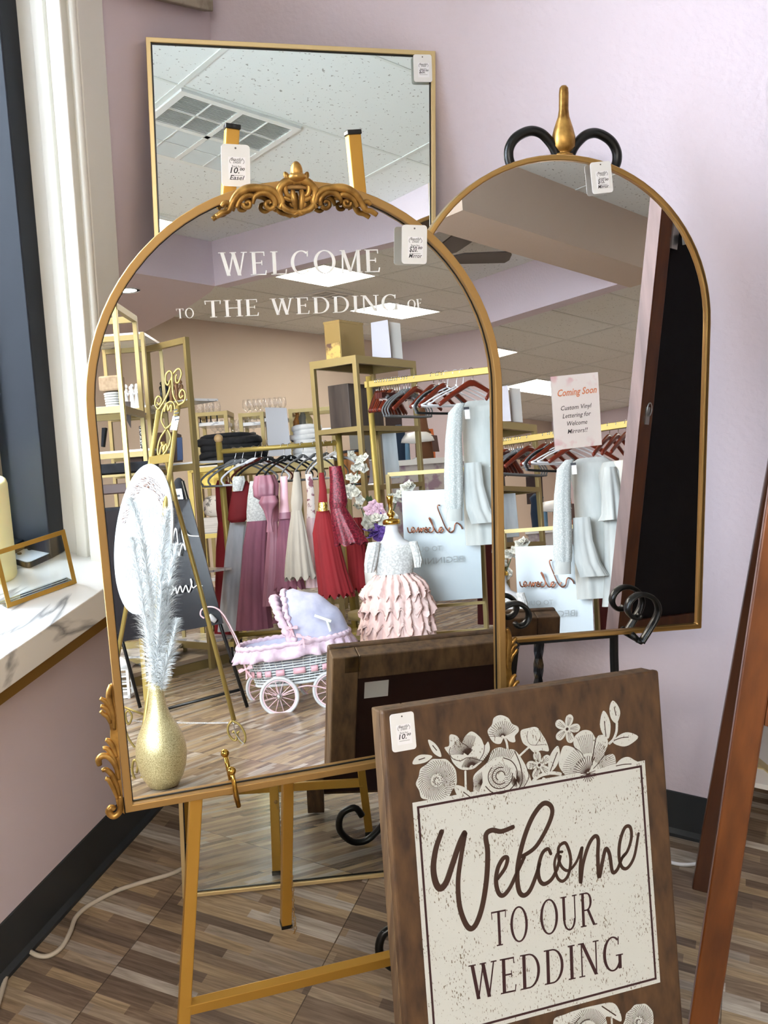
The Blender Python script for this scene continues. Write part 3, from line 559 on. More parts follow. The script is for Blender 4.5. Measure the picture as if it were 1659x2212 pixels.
# price tags
price_tag([(0.4255,0.7705),(0.461,0.7692),(0.4578,0.7183),(0.422,0.7201)], O1, U1, V1, N1, '$20.', 'Mirror', 'white price tag marked 20 taped to the rim of the large crested mirror', .004)
price_tag([(0.1963,0.8743),(0.2322,0.8728),(0.2281,0.8215),(0.191,0.8235)], O1, U1, V1, N1, '10.', 'Easel', 'white price tag marked 10 hanging on the gold easel post', -.019)
price_tag([(0.4463,1.4994),(0.4781,1.5014),(0.4808,1.4557),(0.4476,1.4556)], O3, U3, V3, N3, '$20.', '', 'white price tag marked 20 at the top corner of the rectangular mirror', .002)
price_tag([(-0.2155,0.7439),(-0.1821,0.7466),(-0.1719,0.7026),(-0.206,0.6972)], O2, U2, V2, N2, '$15.', 'Mirror', 'white price tag marked 15 at the top of the plain arched mirror', .003)
TGS = price_tag([(0.0085,0.6762),(0.0418,0.6766),(0.0462,0.6267),(0.0119,0.6263)], OS, US, VS, NS, '10.', '', 'white price tag marked 10 on the corner of the brown wooden welcome sign', .001)
# ---------------------------------------------------------------- brown wooden welcome sign
def wood_mat(name, c1, c2, sc, rough=.45, bump=.1, coord='Object'):
    return noise_mat(name, c1, c2, sc, rough, 0, 6, .3, .7, bump, coord)
M_WOODS = wood_mat('walnut_stained_board', rgb(60,40,24), rgb(102,73,44), (60,60,5), .5)
M_WOODE = wood_mat('board_edge', rgb(70,50,33), rgb(116,88,58), (90,90,6), .55)
M_MAROON = mat('maroon_back_panel', rgb(48,18,14), .6)
def distress_mat():
    m = mat('distressed_white_paint', rgb(214,216,210), .55); t = N(m, 'ShaderNodeTexCoord'); mp = N(m, 'ShaderNodeMapping'); mp.inputs['Scale'].default_value = (520,520,120); L(m, t.outputs['Object'], mp.inputs[0])
    n = N(m, 'ShaderNodeTexNoise'); n.inputs['Scale'].default_value = 1; n.inputs['Detail'].default_value = 3; L(m, mp.outputs[0], n.inputs['Vector'])
    n2 = N(m, 'ShaderNodeTexNoise'); n2.inputs['Scale'].default_value = 22; n2.inputs['Detail'].default_value = 2; L(m, t.outputs['Object'], n2.inputs['Vector'])
    a = N(m, 'ShaderNodeMath', operation='MULTIPLY_ADD'); L(m, n2.outputs[0], a.inputs[0]); a.inputs[1].default_value = .35; L(m, n.outputs[0], a.inputs[2])
    r = N(m, 'ShaderNodeValToRGB'); r.color_ramp.elements[0].color = rgb(214,216,210); r.color_ramp.elements[0].position = .80; r.color_ramp.elements[1].color = rgb(120,108,90); r.color_ramp.elements[1].position = .86
    L(m, a.outputs[0], r.inputs[0]); L(m, r.outputs[0], bsdf(m).inputs['Base Color']); return m
M_DIST = distress_mat(); M_PRINT = mat('brown_print', rgb(62,38,24), .5); M_PRINTR = mat('maroon_print', rgb(58,26,28), .5)
rs = thing('wooden_sign', 'brown wooden welcome sign with white floral print standing in front of the crested mirror', 'sign', tuple(OS+US*.213))
SW, SH = .4266, .682
def sb(x0, y0, x1, y1, t0, t1, b): b.prism([(x0,y0),(x1,y0),(x1,y1),(x0,y1)], OS, US, VS, NS, t0, t1)
b = MB(); sb(0,.05,SW,SH,-.014,0,b); b.build('board', [M_WOODS], rs, bevel=.004, seg=3)
for nm, q in (('side_rail', (0,.0178,.042,SH-.002)), ('side_rail', (SW-.042,.0178,SW,SH-.002)), ('top_rail', (.042,SH-.044,SW-.042,SH-.002))):
    b = MB(); sb(*q,-.044,-.0142,b); b.build(nm, M_WOODE, rs, bevel=.002)
b = MB(); sb(.042,.06,SW-.042,SH-.044,-.018,-.0143,b); b.build('back_panel', M_MAROON, rs)
b = MB(); sb(.06,.585,.1,.615,-.0184,-.018,b); b.build('back_label', M_PAPER, rs)
b = MB(); sb(.02,SH-.03,.045,SH-.0018,-.0446,-.0442,b); sb(.008,SH-.006,.034,SH-.0005,-.016,.0008,b); b.build('tape', M_TAPE, rs)
E_ = .0004
b = MB(); sb(0.0334,.2335,.3921,.5558,0,E_,b); b.build('white_panel', M_DIST, rs)
b = MB(); q = lambda i: [(.0334+i,.2335+i),(.3921-i,.2335+i),(.3921-i,.5558-i),(.0334+i,.5558-i)]; b.ring(q(.0058), q(.0088), OS, US, VS, NS, E_, E_*2); b.build('border_line', M_PRINTR, rs)
b = MB(); WK = dict(O=OS, u=US, v=VS, n=NS)
STK = [([(0.0715,0.5104),(0.0616,0.4893),(0.0561,0.4649),(0.0581,0.4441),(0.0642,0.4358),(0.073,0.4425),(0.0828,0.4623),(0.0962,0.4906),(0.1041,0.5032)], 30),
 ([(0.1054,0.5017),(0.097,0.4724),(0.09,0.4404),(0.0896,0.4071),(0.096,0.3826),(0.1036,0.3732),(0.1125,0.3791),(0.1227,0.4003),(0.1316,0.4347),(0.1361,0.4702),(0.1352,0.4937),(0.1447,0.4993),(0.1587,0.4952),(0.1762,0.498)], 26),
 ([(0.1485,0.4327),(0.1604,0.4448),(0.1648,0.457),(0.1586,0.4582),(0.1497,0.4468),(0.1454,0.4294),(0.1478,0.4133),(0.1546,0.4081),(0.1653,0.4163),(0.1784,0.436),(0.19,0.4535)], 22),
 ([(0.1872,0.4553),(0.2084,0.4645),(0.228,0.4874),(0.2379,0.5069),(0.2349,0.5186),(0.2233,0.5213),(0.2058,0.5046),(0.1903,0.4758),(0.1789,0.4412),(0.178,0.4125),(0.1844,0.402),(0.195,0.4065),(0.2069,0.4265),(0.2124,0.44)], 24),
 ([(0.231,0.451),(0.2271,0.4584),(0.2179,0.4535),(0.2105,0.4351),(0.2107,0.4192),(0.2174,0.4112),(0.2296,0.4155),(0.2397,0.4294),(0.2454,0.4443)], 20),
 ([(0.2489,0.4503),(0.2413,0.4491),(0.2357,0.4355),(0.2386,0.4163),(0.2471,0.4094),(0.2568,0.4181),(0.2614,0.4386),(0.257,0.4582),(0.2513,0.4619),(0.2433,0.4554),(0.2445,0.4338),(0.2556,0.4224),(0.2699,0.4317),(0.2796,0.45)], 16),
 ([(0.2805,0.4498),(0.2753,0.4226),(0.2745,0.4013),(0.2802,0.427),(0.2913,0.4518),(0.3014,0.4621),(0.3071,0.457),(0.3046,0.4331),(0.3043,0.4035),(0.3112,0.4238),(0.3182,0.4414),(0.3237,0.4322),(0.3263,0.4073),(0.3342,0.4085),(0.3432,0.4231),(0.3499,0.4287)], 20),
 ([(0.3415,0.4221),(0.3533,0.4321),(0.3611,0.4498),(0.3601,0.465),(0.3513,0.4653),(0.3421,0.4478),(0.3388,0.4267),(0.3422,0.411),(0.3514,0.4079),(0.3636,0.422),(0.3731,0.4531)], 18)]
px1 = .000706/1.0
for pts, w_ in STK:
    p_ = smooth(pts, 7); m = len(p_); b.stroke(p_, [w_/2.44*px1*(.82+.22*sin(pi*i/m)) for i in range(m)], OS, US, VS, NS, E_, E_)
b.build('script_lettering', M_PRINT, rs)
b = MB(); q = [(0.1322,0.3417),(0.1891,0.34),(0.2054,0.3415),(0.2944,0.3385),(0.0946,0.2772),(0.3336,0.2669)]
hs_ = [(0.1399,0.3676),(0.1462,0.3386),(0.1067,0.3054),(0.1083,0.2727)]
serif(b, 'TO', q[0], q[1], .0475, OS, US, VS, NS, E_, E_*2, .12); serif(b, 'OUR', q[2], q[3], .0475, OS, US, VS, NS, E_, E_*2, .1); serif(b, 'WEDDING', q[4], q[5], .0475, OS, US, VS, NS, E_, E_*2, .1)
b.build('serif_lettering', M_PRINTR, rs)
# floral print
bw, bl = MB(), MB()
def fpoly(pts, cl=True): bw.prism(smooth(pts, 4, True) if cl else pts, OS, US, VS, NS, 0, E_*1.2)
def fline(pts, w=.0009): bl.stroke(smooth(pts, 4), w, OS, US, VS, NS, E_*.5, E_*1.25)
def fan(c, r0, r1, a0, a1, n, w=.0006, bend=.2):
    for i in range(n):
        a = radians(a0+(a1-a0)*i/max(1,n-1)); bl.stroke([(c[0]+(r0+(r1-r0)*t)*cos(a+bend*t*t), c[1]+(r0+(r1-r0)*t)*sin(a+bend*t*t)) for t in (0,.33,.66,1)], w, OS, US, VS, NS, E_*.5, E_*1.25)
def disc(c, r, n=46):
    fpoly([(c[0]+r*(1+.05*sin(3*k)+.03*sin(7*k))*cos(2*pi*k/18), c[1]+r*(1+.05*sin(3*k)+.03*sin(7*k))*sin(2*pi*k/18)) for k in range(18)]); fan(c, r*.32, r*.93, 0, 352, n, .0006, .35)
    for k in range(26):
        a = k*2.4; q_ = r*(.1+.22*((k*37) % 11)/11); bl.prism([(c[0]+q_*cos(a)+.0008*cos(j), c[1]+q_*sin(a)+.0008*sin(j)) for j in range(6)], OS, US, VS, NS, E_, E_*1.7)
d0 = [(0.0703,0.5799),(0.0421,0.5845)]; disc(d0[0], hypot(d0[1][0]-d0[0][0], d0[1][1]-d0[0][1]))
for pts in ([(0.0378,0.6067),(0.0418,0.6143),(0.0514,0.6172),(0.0661,0.6131),(0.0588,0.6072),(0.0492,0.6056)], [(0.0621,0.6353),(0.0702,0.6302),(0.0769,0.6203),(0.0788,0.6098),(0.0697,0.6151),(0.0643,0.6248)], [(0.0949,0.5688),(0.1065,0.5656),(0.1156,0.5577),(0.1213,0.549),(0.109,0.5446),(0.1022,0.5471),(0.0962,0.5584)],
 [(0.3461,0.6486),(0.3538,0.6411),(0.357,0.6291),(0.3501,0.6157),(0.3417,0.6241),(0.3404,0.6387)], [(0.3295,0.6362),(0.337,0.6276),(0.3399,0.6129),(0.3353,0.5963),(0.3268,0.6033),(0.3231,0.6182)], [(0.3422,0.5895),(0.3528,0.598),(0.3679,0.6001),(0.384,0.5912),(0.3698,0.5824),(0.3564,0.5816)],
 [(0.3436,0.5562),(0.3534,0.564),(0.3651,0.5651),(0.3747,0.5592),(0.3834,0.5528),(0.3786,0.5463),(0.3585,0.5452),(0.349,0.551)], [(0.2539,0.5979),(0.2561,0.5856),(0.2502,0.571),(0.2386,0.5637),(0.2373,0.5773),(0.2438,0.5903)], [(0.2262,0.5566),(0.2309,0.5566),(0.238,0.5477),(0.2262,0.5461)]): fpoly(pts)
for pts in ([(0.0469,0.611),(0.0551,0.6122)], [(0.0678,0.6268),(0.0728,0.6197)], [(0.1073,0.5578),(0.1177,0.5483)], [(0.3478,0.639),(0.3499,0.6272)], [(0.3303,0.6214),(0.3312,0.5998)], [(0.344,0.5921),(0.3558,0.594),(0.3674,0.5932)], [(0.3444,0.5554),(0.356,0.5557),(0.3692,0.5543)], [(0.2394,0.565),(0.2459,0.5773),(0.2524,0.589)]): fline(pts, .0013)
# tulip shape
for pts in ([(0.0845,0.621),(0.0916,0.6232),(0.0934,0.637),(0.1036,0.6342),(0.1097,0.6243),(0.116,0.6323),(0.1261,0.637),(0.138,0.6265),(0.1428,0.6154),(0.1488,0.6197),(0.15,0.6078),(0.1398,0.5964),(0.1324,0.5911),(0.1221,0.5863),(0.1055,0.5889),(0.0953,0.5996),(0.0919,0.609)],): fpoly(pts)
c_ = [(0.1174,0.6064),(0.1192,0.6293),(0.1216,0.5889)]; R0 = hypot(c_[0][0]-c_[1][0], c_[0][1]-c_[1][1])
fan(c_[0], R0*.3, R0*1.15, 55, 165, 24, .0006, .1); fan(c_[2], R0*.15, R0*.62, 30, 170, 26, .0006, -.1); fan(c_[0], R0*.02, R0*.4, 40, 140, 11, .0011, 0)
fline([(0.0928,0.6204),(0.0908,0.6131),(0.0957,0.6046),(0.1064,0.6004),(0.115,0.6029),(0.1247,0.6007),(0.1383,0.5947)], .001); fline([(0.1097,0.6243),(0.1163,0.6194),(0.1189,0.6164)], .001); fline([(0.1428,0.6154),(0.1406,0.6054),(0.1343,0.5973)], .001)
bw.stroke([(0.1122,0.5847),(0.1111,0.5623)], .003, OS, US, VS, NS, E_, 0)
# poppy on a stem
for pts in ([(0.1493,0.6351),(0.1563,0.6419),(0.1598,0.6505),(0.17,0.653),(0.1811,0.6475),(0.1862,0.6389),(0.1945,0.6337),(0.1954,0.6271),(0.1891,0.6214),(0.1892,0.6136),(0.1813,0.6147),(0.1733,0.6225),(0.1669,0.6143),(0.1571,0.6171),(0.1508,0.6271)],): fpoly(pts)
c_ = [(0.1705,0.6229),(0.1726,0.65)]; R0 = c_[1][1]-c_[0][1]; fan(c_[0], R0*.1, R0*.8, 15, 165, 17, .0006, .1); bw.stroke(smooth([(0.1733,0.6225),(0.1763,0.6142),(0.177,0.605)], 4), .0032, OS, US, VS, NS, E_, 0)
# rose
for pts in ([(0.124,0.5771),(0.1374,0.5866),(0.1465,0.593),(0.1532,0.6062),(0.1649,0.6096),(0.176,0.6053),(0.1874,0.6022),(0.1978,0.5875),(0.2064,0.5677),(0.2078,0.5477),(0.1829,0.5466),(0.1513,0.5467),(0.1231,0.5476),(0.1229,0.5631)],): fpoly(pts)
c_ = [(0.1632,0.5708),(0.1654,0.5978),(0.1358,0.5662),(0.1869,0.5604)]; R0 = c_[1][1]-c_[0][1]
for k, (rx, ph) in enumerate(((.25,0),(.45,1.2),(.68,2.3),(.95,3.6))): fline([(c_[0][0]+R0*rx*cos(ph+a*.5), c_[0][1]+R0*rx*.95*sin(ph+a*.5)) for a in range(9)], .0014)
fan(c_[0], R0*.28, R0*.62, 0, 350, 22, .0005, .6); fan(c_[0], R0*.98, R0*1.4, 50, 130, 18, .0006, 0); fan(c_[2], 0, R0*.5, 90, 240, 18, .0006, 0); fan(c_[3], -R0*.3, R0*.5, -60, 90, 20, .0006, 0)
fline([(0.1873,0.6009),(0.1943,0.5802),(0.1955,0.559),(0.1889,0.5483)], .0014); fline([(0.2029,0.5788),(0.206,0.5625),(0.1961,0.5484)], .0012)
# crumpled bud
for pts in ([(0.1984,0.6265),(0.2094,0.6291),(0.2234,0.6284),(0.2318,0.616),(0.2365,0.6069),(0.2393,0.5931),(0.227,0.5957),(0.2175,0.5937),(0.2089,0.6027),(0.2003,0.611)],): fpoly(pts)
bw.stroke([(0.2081,0.6021),(0.1926,0.592)], .003, OS, US, VS, NS, E_, 0); fline([(0.2091,0.625),(0.2075,0.6141),(0.2137,0.6054),(0.2339,0.6031)], .0006); fline([(0.2262,0.6252),(0.2286,0.6151),(0.2198,0.6038)], .0006)
# small five petalled flowers
for c0, sz, a0 in (([(0.2702,0.6191)][0], .0205, 70), ([(0.2231,0.576)][0], .0195, 100)):
    for k in range(5):
        a = radians(a0+72*k); ux, uy = cos(a), sin(a); fpoly([(c0[0]+sz*(r*ux-s*uy), c0[1]+sz*(r*uy+s*ux)) for r, s in ((.06,-.04),(.45,-.27),(.85,-.26),(1.02,0),(.85,.26),(.45,.27),(.06,.04))])
        for s in (-.12,0,.12): bl.stroke([(c0[0]+sz*(r*ux-s*r*1.4*uy), c0[1]+sz*(r*uy+s*r*1.4*ux)) for r in (.25,.8)], .0005, OS, US, VS, NS, E_*.5, E_*1.25)
    bl.prism([(c0[0]+.0024*cos(j), c0[1]+.0024*sin(j)) for j in range(6)], OS, US, VS, NS, E_, E_*1.9)
# lily
for pts in ([(0.2536,0.5747),(0.2579,0.5881),(0.2641,0.5964),(0.2774,0.5922),(0.2878,0.5821),(0.2792,0.5948),(0.2818,0.6072),(0.2952,0.6137),(0.3078,0.6104),(0.3148,0.5994),(0.3203,0.6028),(0.3315,0.6005),(0.3335,0.588),(0.3261,0.5733),(0.34,0.5733),(0.3443,0.5647),(0.3406,0.5495),(0.3156,0.5449),(0.2865,0.5468),(0.2662,0.5529),(0.256,0.5645)],): fpoly(pts)
c_ = [(0.2983,0.552),(0.3029,0.6097)]; R0 = c_[1][1]-c_[0][1]; fan(c_[0], R0*.35, R0*.72, 110, 170, 14, .0005, .1); fan(c_[0], R0*.5, R0*.95, 75, 102, 9, .0005, .05); fan(c_[0], R0*.35, R0*.8, 12, 66, 15, .0005, -.05); fan(c_[0], R0*.05, R0*.42, 60, 165, 12, .001, 0); fan(c_[0], 0, R0*.2, 170, 370, 12, .0009, 0)
fline([(0.2782,0.5928),(0.2895,0.5833),(0.2936,0.5741)], .001); fline([(0.3148,0.5994),(0.3107,0.5857),(0.3072,0.572),(0.3057,0.5636)], .0016); fline([(0.3261,0.5733),(0.3155,0.5635),(0.3076,0.5576)], .001)
for pts, w_ in (([(0.2076,0.5485),(0.2145,0.5571),(0.2258,0.5616),(0.2416,0.5619),(0.2547,0.5583)], .0048), ([(0.3506,0.6156),(0.3492,0.6043),(0.3433,0.5937),(0.3364,0.589)], .004)): bw.stroke(smooth(pts, 4), w_, OS, US, VS, NS, E_, 0)
# lower blossoms
d0 = [(0.352,0.1862),(0.354,0.2107)]; disc(d0[0], hypot(d0[1][0]-d0[0][0], d0[1][1]-d0[0][1]), 40)
fpoly([(0.2166,0.2193),(0.236,0.2245),(0.2584,0.2262),(0.2842,0.2257),(0.3118,0.2227),(0.3221,0.208),(0.3234,0.1932),(0.3085,0.2026),(0.2989,0.205),(0.2993,0.1905),(0.2763,0.1676),(0.2261,0.1803)])
c_ = [(0.2686,0.1924),(0.2711,0.2231)]; R0 = c_[1][1]-c_[0][1]; fan(c_[0], R0*.5, R0*1.02, 10, 140, 26, .0006, .1)
for rx, ph in ((.3,0),(.55,1.3),(.8,2)): fline([(c_[0][0]+R0*rx*cos(ph+a*.4), c_[0][1]+R0*rx*sin(ph+a*.4)) for a in range(7)], .0014)
fline([(0.2945,0.2218),(0.3152,0.2039)], .0018); bw.stroke([(0.3085,0.2026),(0.3083,0.1796)], .003, OS, US, VS, NS, E_, 0)
bw.build('floral_print', M_DIST, rs); bl.build('floral_line_print', M_PRINT, rs)
# ---------------------------------------------------------------- tall wooden a-frame board at the right
M_MAHOG = wood_mat('mahogany_stain', rgb(84,44,18), rgb(118,66,28), (40,40,4), .3, .05)
M_MAHOGL = wood_mat('window_lit_stile', rgb(104,78,72), rgb(138,106,96), (50,50,5), .5, .1)  # paler tone paints window light onto the side of the stile
M_CHALK = mat('black_board', rgb(12,15,22), .85)
ra = thing('folding_board', 'tall mahogany framed black board on legs standing edge-on against the wall', 'standing board', (.3,1.45,0))
FA = V((.096,1.234,0)); SA = V((-.017,.222,.975)).normalized(); XA = V((1,.0174,0)).normalized(); NA = V((0,.97504,-.22201))
def pa_(x0, x1, s0, s1, t0, t1, b, m=0): b.cur = m; b.box(FA+XA*((x0+x1)/2)+SA*((s0+s1)/2)+NA*((t0+t1)/2), ((x1-x0)/2, (s1-s0)/2, (t1-t0)/2), XA, SA, NA)
for x in (0, .58):
    b = MB(); pa_(x, x+.041, .008, 1.86, 0, .028, b); b.build('front_stile', M_MAHOG, ra, bevel=.003)
b = MB(); pa_(-.0006, .0002, .01, 1.85, .001, .027, b); b.build('stile_side', M_MAHOGL, ra)
b = MB(); pa_(.041, .58, 1.80, 1.86, .002, .026, b); pa_(.041,.58,.57,.61,.002,.026,b); b.build('rail', M_MAHOG, ra, bevel=.002)
b = MB(); pa_(.041, .58, .61, 1.80, .012, .018, b); b.build('black_panel', M_CHALK, ra)
for x in (.085, .62):
    b = MB(); b.bar((x+.02,1.672,.0), (x+.02,1.69,1.86), .04, .035, (0,1,0)); b.build('rear_stile', wood_mat('mahogany_in_shade', rgb(58,28,14), rgb(84,46,24), (40,40,4), .35) if x < .1 else M_MAHOG, ra, bevel=.003)  # left rear stile gets a darker mahogany, its shade put into the colour
b = MB(); hq = V((0.112,1.559,1.293)); b.box(hq+XA*.01, (.010,.028,.0015), XA, SA, NA); b.box(hq+XA*.05+NA*.012, (.034,.009,.0015), (XA+SA*.35), SA-XA*.35, NA); b.build('hinge', mat('zinc_hinge', rgb(190,196,194), .3, .9), ra)
b = MB(); hq = V((0.099,1.487,0.978)); b.box(hq-SA*.012, (.006,.016,.001), XA, SA, NA); b.tube([hq+XA*(.0075*cos(k*pi/6))+SA*(.012*sin(k*pi/6))+NA*.003 for k in range(12)], .0013, 6, True); b.build('hanging_ring', mat('zinc_ring', rgb(180,186,186), .3, .9), ra)
pq = V((0.245,1.528,1.202))
ppr = thing('instruction_sheet', 'white instruction sheet with line drawings on the back of the black board', 'sheet of paper', tuple(pq))
b = MB(); b.box(pq, (.048,.082,.0005), XA, SA, NA); b.build('sheet', M_PAPER, ppr)
b = MB()
for k in range(3):
    c = pq+SA*(.03-.036*k)+NA*.0008; q_ = [(-.03,-.015),(.03,-.015),(.03,.015),(-.03,.015)]; b.ring(q_, [(x*.97,y*.95) for x, y in q_], c, -XA, SA, NA, 0, .0002)
    b.stroke(smooth([(-.004,-.012),(-.004,.006),(.002,.011),(.008,.008),(.009,.002)], 4), .0008, c, -XA, SA, NA, .0002); b.stroke([(-.0105,-.015),(-.0105,.015)], .0006, c, -XA, SA, NA, .0002)
b.build('drawing', M_INK, ppr)
# ---------------------------------------------------------------- things on the window counter
M_CANDLE = mat('ivory_wax', rgb(240,230,176), .55, 0, Subsurface_Weight=.3, Subsurface_Radius=(.02,.012,.006))
r = thing('pillar_candle', 'ivory pillar candle on the marble window counter', 'candle', (-1.128,1.247,.611))
b = MB(); b.lathe([(.037,0),(.0385,.004),(.0385,.165),(.0365,.172),(.031,.174),(.028,.168),(.0001,.166)], (-1.128,1.247,.6115), 32); b.build('wax', M_CANDLE, r)
b = MB(); b.lathe([(.007,0),(.008,.008),(.004,.02),(.0005,.028)], (-1.128,1.247,.777), 12); b.build('flame_tip', M_PAPER, r)
r = thing('remote_control', 'small white and black remote control lying behind the glass sign holder', 'remote control', (-1.13,1.335,.611))
ca = V((-.078,.078,0)).normalized(); cb = V((-.03,.064,0)); ra0 = V((-1.0885,1.296,.6115)); ra1 = V((-1.0915,1.361,.6115)); la = (ra1-ra0); wv = V((-1,.02,0)).normalized(); 
RX = (V((-1.176,1.3757,0))-V((-1.091,1.3619,0))).normalized(); RY = V((RX.y,-RX.x,0)); RY = RY if RY.y > 0 else -RY; RC = V((-1.0895,1.3265,.6115))+RX*.05
def rrect(w, h, r): return [(sx*(w-r)+r*cos(radians(a+22.5*k)), sy*(h-r)+r*sin(radians(a+22.5*k))) for sx, sy, a in ((1,-1,-90),(1,1,0),(-1,1,90),(-1,-1,180)) for k in range(5)]
b = MB(); b.prism(rrect(.05,.031,.008), RC, RX, RY, V((0,0,1)), 0, .0105); b.build('case', mat('black_plastic', rgb(40,42,44), .4), r, bevel=.001)
b = MB(); b.prism(rrect(.0488,.0298,.0075), RC, RX, RY, V((0,0,1)), .0105, .0115); b.build('face_plate', mat('silver_plastic', rgb(196,204,214), .3), r)
for i in range(2):
    for k in range(4):
        b = MB(); b.lathe([(.0042,0),(.0036,.002),(.0001,.002)], RC+RX*(.012-.0+.011*k-.02)+RY*(.012-.024*i)+V((0,0,.0115)), 10); b.build('button', M_INK, r)
r = thing('glass_sign_holder', 'clear acrylic sign holder with a gold border on the marble counter', 'sign holder', (-1.007,1.219,.611))
ga, gb = V((-1.029,1.158,.6118)), V((-.9855,1.280,.6118)); gu = (gb-ga).normalized(); gw = (gb-ga).length; gn = V((gu.y,-gu.x,0)).normalized()
gt = V((-1.009,1.28,0.704))
gh = V((gt.x,gt.y,gt.z))-gb; gh = gh-gu*gh.dot(gu); hgt_ = gh.length; gv = gh.normalized(); gn = gu.cross(gv)
b = MB(); R4 = lambda i: [(i,i),(gw-i,i),(gw-i,hgt_-i),(i,hgt_-i)]; b.ring(R4(0), R4(.0075), ga, gu, gv, gn, .0012, .0022); b.build('gold_border', mat('gold_print', rgb(196,158,76), .35, .6), r)
b = MB(); b.prism(R4(0), ga, gu, gv, gn, -.0012, .0012); b.build('acrylic_sheet', M_GLASS, r)
b = MB(); b.prism([(0,0),(gw,0),(gw,.03),(0,.03)], ga-gn*.0, gu, (gn.x*-1, gn.y*-1, 0), V((0,0,1)), 0, .002); b.build('acrylic_foot', M_GLASS, r)
# ---------------------------------------------------------------- cables on the floor
M_CORD = mat('beige_cord', rgb(190,178,160), .5)
PC_ = [(-1.062,1.104,0),(-1.022,1.084,0),(-0.99,1.068,0),(-0.964,1.063,0),(-0.945,1.071,0),(-0.938,1.094,0),(-0.946,1.129,0),(-0.957,1.159,0),(-0.955,1.188,0),(-0.941,1.221,0),(-0.924,1.25,0),(-0.894,1.284,0),(-0.865,1.313,0),(-0.848,1.337,0),(-0.836,1.37,0),(-0.834,1.416,0)]
b = MB(); b.tube(smooth([(-.975,.72,.14),(-.965,.86,.06),(-.935,.90,.012)]+[(p[0],p[1],.0045) for p in PC_[1:]], 6), .0042, 8); tag(b.build('power_cord', M_CORD), 'beige power cord snaking from the skirting board to behind the floor mirror', 'cord')
b = MB(); b.tube(smooth([(p[0],p[1],.004) for p in [(-0.022,1.721,0),(0.033,1.715,0),(0.06,1.716,0),(0.085,1.727,0),(0.107,1.747,0),(0.145,1.795,0)]], 6), .0036, 8); tag(b.build('power_cord', mat('white_cord', rgb(232,232,234), .5)), 'white cord on the floor between the wooden sign and the black board', 'cord')
# ---------------------------------------------------------------- weathered frame high on the left wall
r = thing('weathered_frame', 'weathered cream wooden frame hanging high in the corner', 'picture frame', (XL+.01,1.65,1.74))
M_CRACK = noise_mat('cream_cracked_paint', rgb(176,166,146), rgb(120,108,92), (20,20,20), .7, 0, 6, .55, .75, .3)
b = MB(); q_ = lambda i: [(1.40+i,1.534+i),(1.787-i,1.534+i),(1.787-i,2.0-i),(1.40+i,2.0-i)]; b.ring(q_(0), q_(.045), (XL,0,0), (0,1,0), (0,0,1), (1,0,0), .002, .022); b.build('frame', M_CRACK, r, bevel=.002)
b = MB(); b.prism(q_(.04), (XL,0,0), (0,1,0), (0,0,1), (1,0,0), .003, .008); b.build('picture', mat('cream_print', rgb(190,182,166), .7), r)
# ---------------------------------------------------------------- low shelf with lanterns beyond the end of the wall
M_CREAMG = mat('champagne_metal', rgb(220,206,160), .35, .5)
SHX0, SHX1, SHY0, SHY1 = .165, .95, 1.905, 2.40
r = thing('metal_shelf', 'low champagne metal shelf with a white board beyond the end of the wall', 'shelf', ((SHX0+SHX1)/2, (SHY0+SHY1)/2, 0))
b = MB(); b.aabb((SHX0+.01,SHY0+.01,.085),(SHX1,SHY1,.097)); b.build('shelf_board', M_PAPER, r)
b = MB(); b.aabb((.155,1.97,.075),(.2,1.99,.1)); b.bar((.1685,2.02,.088),(.29,1.875,.088),.016,.026); b.bar((.29,1.875,.088),(.95,1.90,.088),.016,.026); b.build('edge_rail', M_CREAMG, r)
for x, y in ((.2335,1.945),(.93,1.90),(.93,2.29),(.2,2.29)): b = MB(); b.aabb((x-.008,y-.008,0),(x+.008,y+.008,.6)) if x > .5 else b.aabb((x-.006,y-.006,0),(x+.006,y+.006,.08)); b.build('leg', M_CREAMG, r)
r = thing('lantern', 'small black metal lantern with crossed bars on the low white shelf', 'lantern', (.262,2.02,.097)); hz = .0975
b = MB()
for sx in (-1, 1):
    for sy in (-1, 1): b.aabb((.262+sx*.03-.005,2.04+sy*.03-.005,hz),(.262+sx*.03+.005,2.04+sy*.03+.005,hz+.085))
b.aabb((.222,2.0,hz),(.302,2.08,hz+.008)); b.build('frame', M_IRON, r)
b = MB(); b.lathe([(.056,hz+.085),(.056,hz+.09),(.012,hz+.12)], (.262,2.04,0), 4); b.build('roof', M_IRON, r)
r = thing('lantern', 'white house shaped lantern behind the black lantern', 'lantern', (.26,2.2,.097))
b = MB(); b.aabb((.215,2.16,hz),(.305,2.25,hz+.012)); [b.aabb((.22+i*.07,2.165+j*.07,hz),(.23+i*.07,2.175+j*.07,hz+.14)) for i in (0,1) for j in (0,1)]; b.build('frame', M_PAPER, r)
b = MB(); b.prism([(-.06,0),(.06,0),(0,.06)], (.26,2.205,hz+.14), (1,0,0), (0,0,1), (0,1,0), -.055, .055); b.build('roof', M_PAPER, r)
r = thing('lantern', 'dark red lantern standing taller behind the white lanterns', 'lantern', (.33,2.24,.097))
b = MB(); b.aabb((.28,2.27,hz),(.38,2.36,hz+.012)); [b.aabb((.285+i*.08,2.275+j*.07,hz),(.293+i*.08,2.283+j*.07,hz+.24)) for i in (0,1) for j in (0,1)]; b.build('frame', mat('dark_red_enamel', rgb(110,22,26), .3), r)
b = MB(); b.lathe([(.075,hz+.24),(.075,hz+.25),(.02,hz+.3),(.001,hz+.305)], (.33,2.315,0), 20); b.build('roof', bpy.data.materials['dark_red_enamel'], r)
r = thing('glass_bottle', 'orange rounded bottle at the end of the low shelf', 'bottle', (.285,1.965,.097))
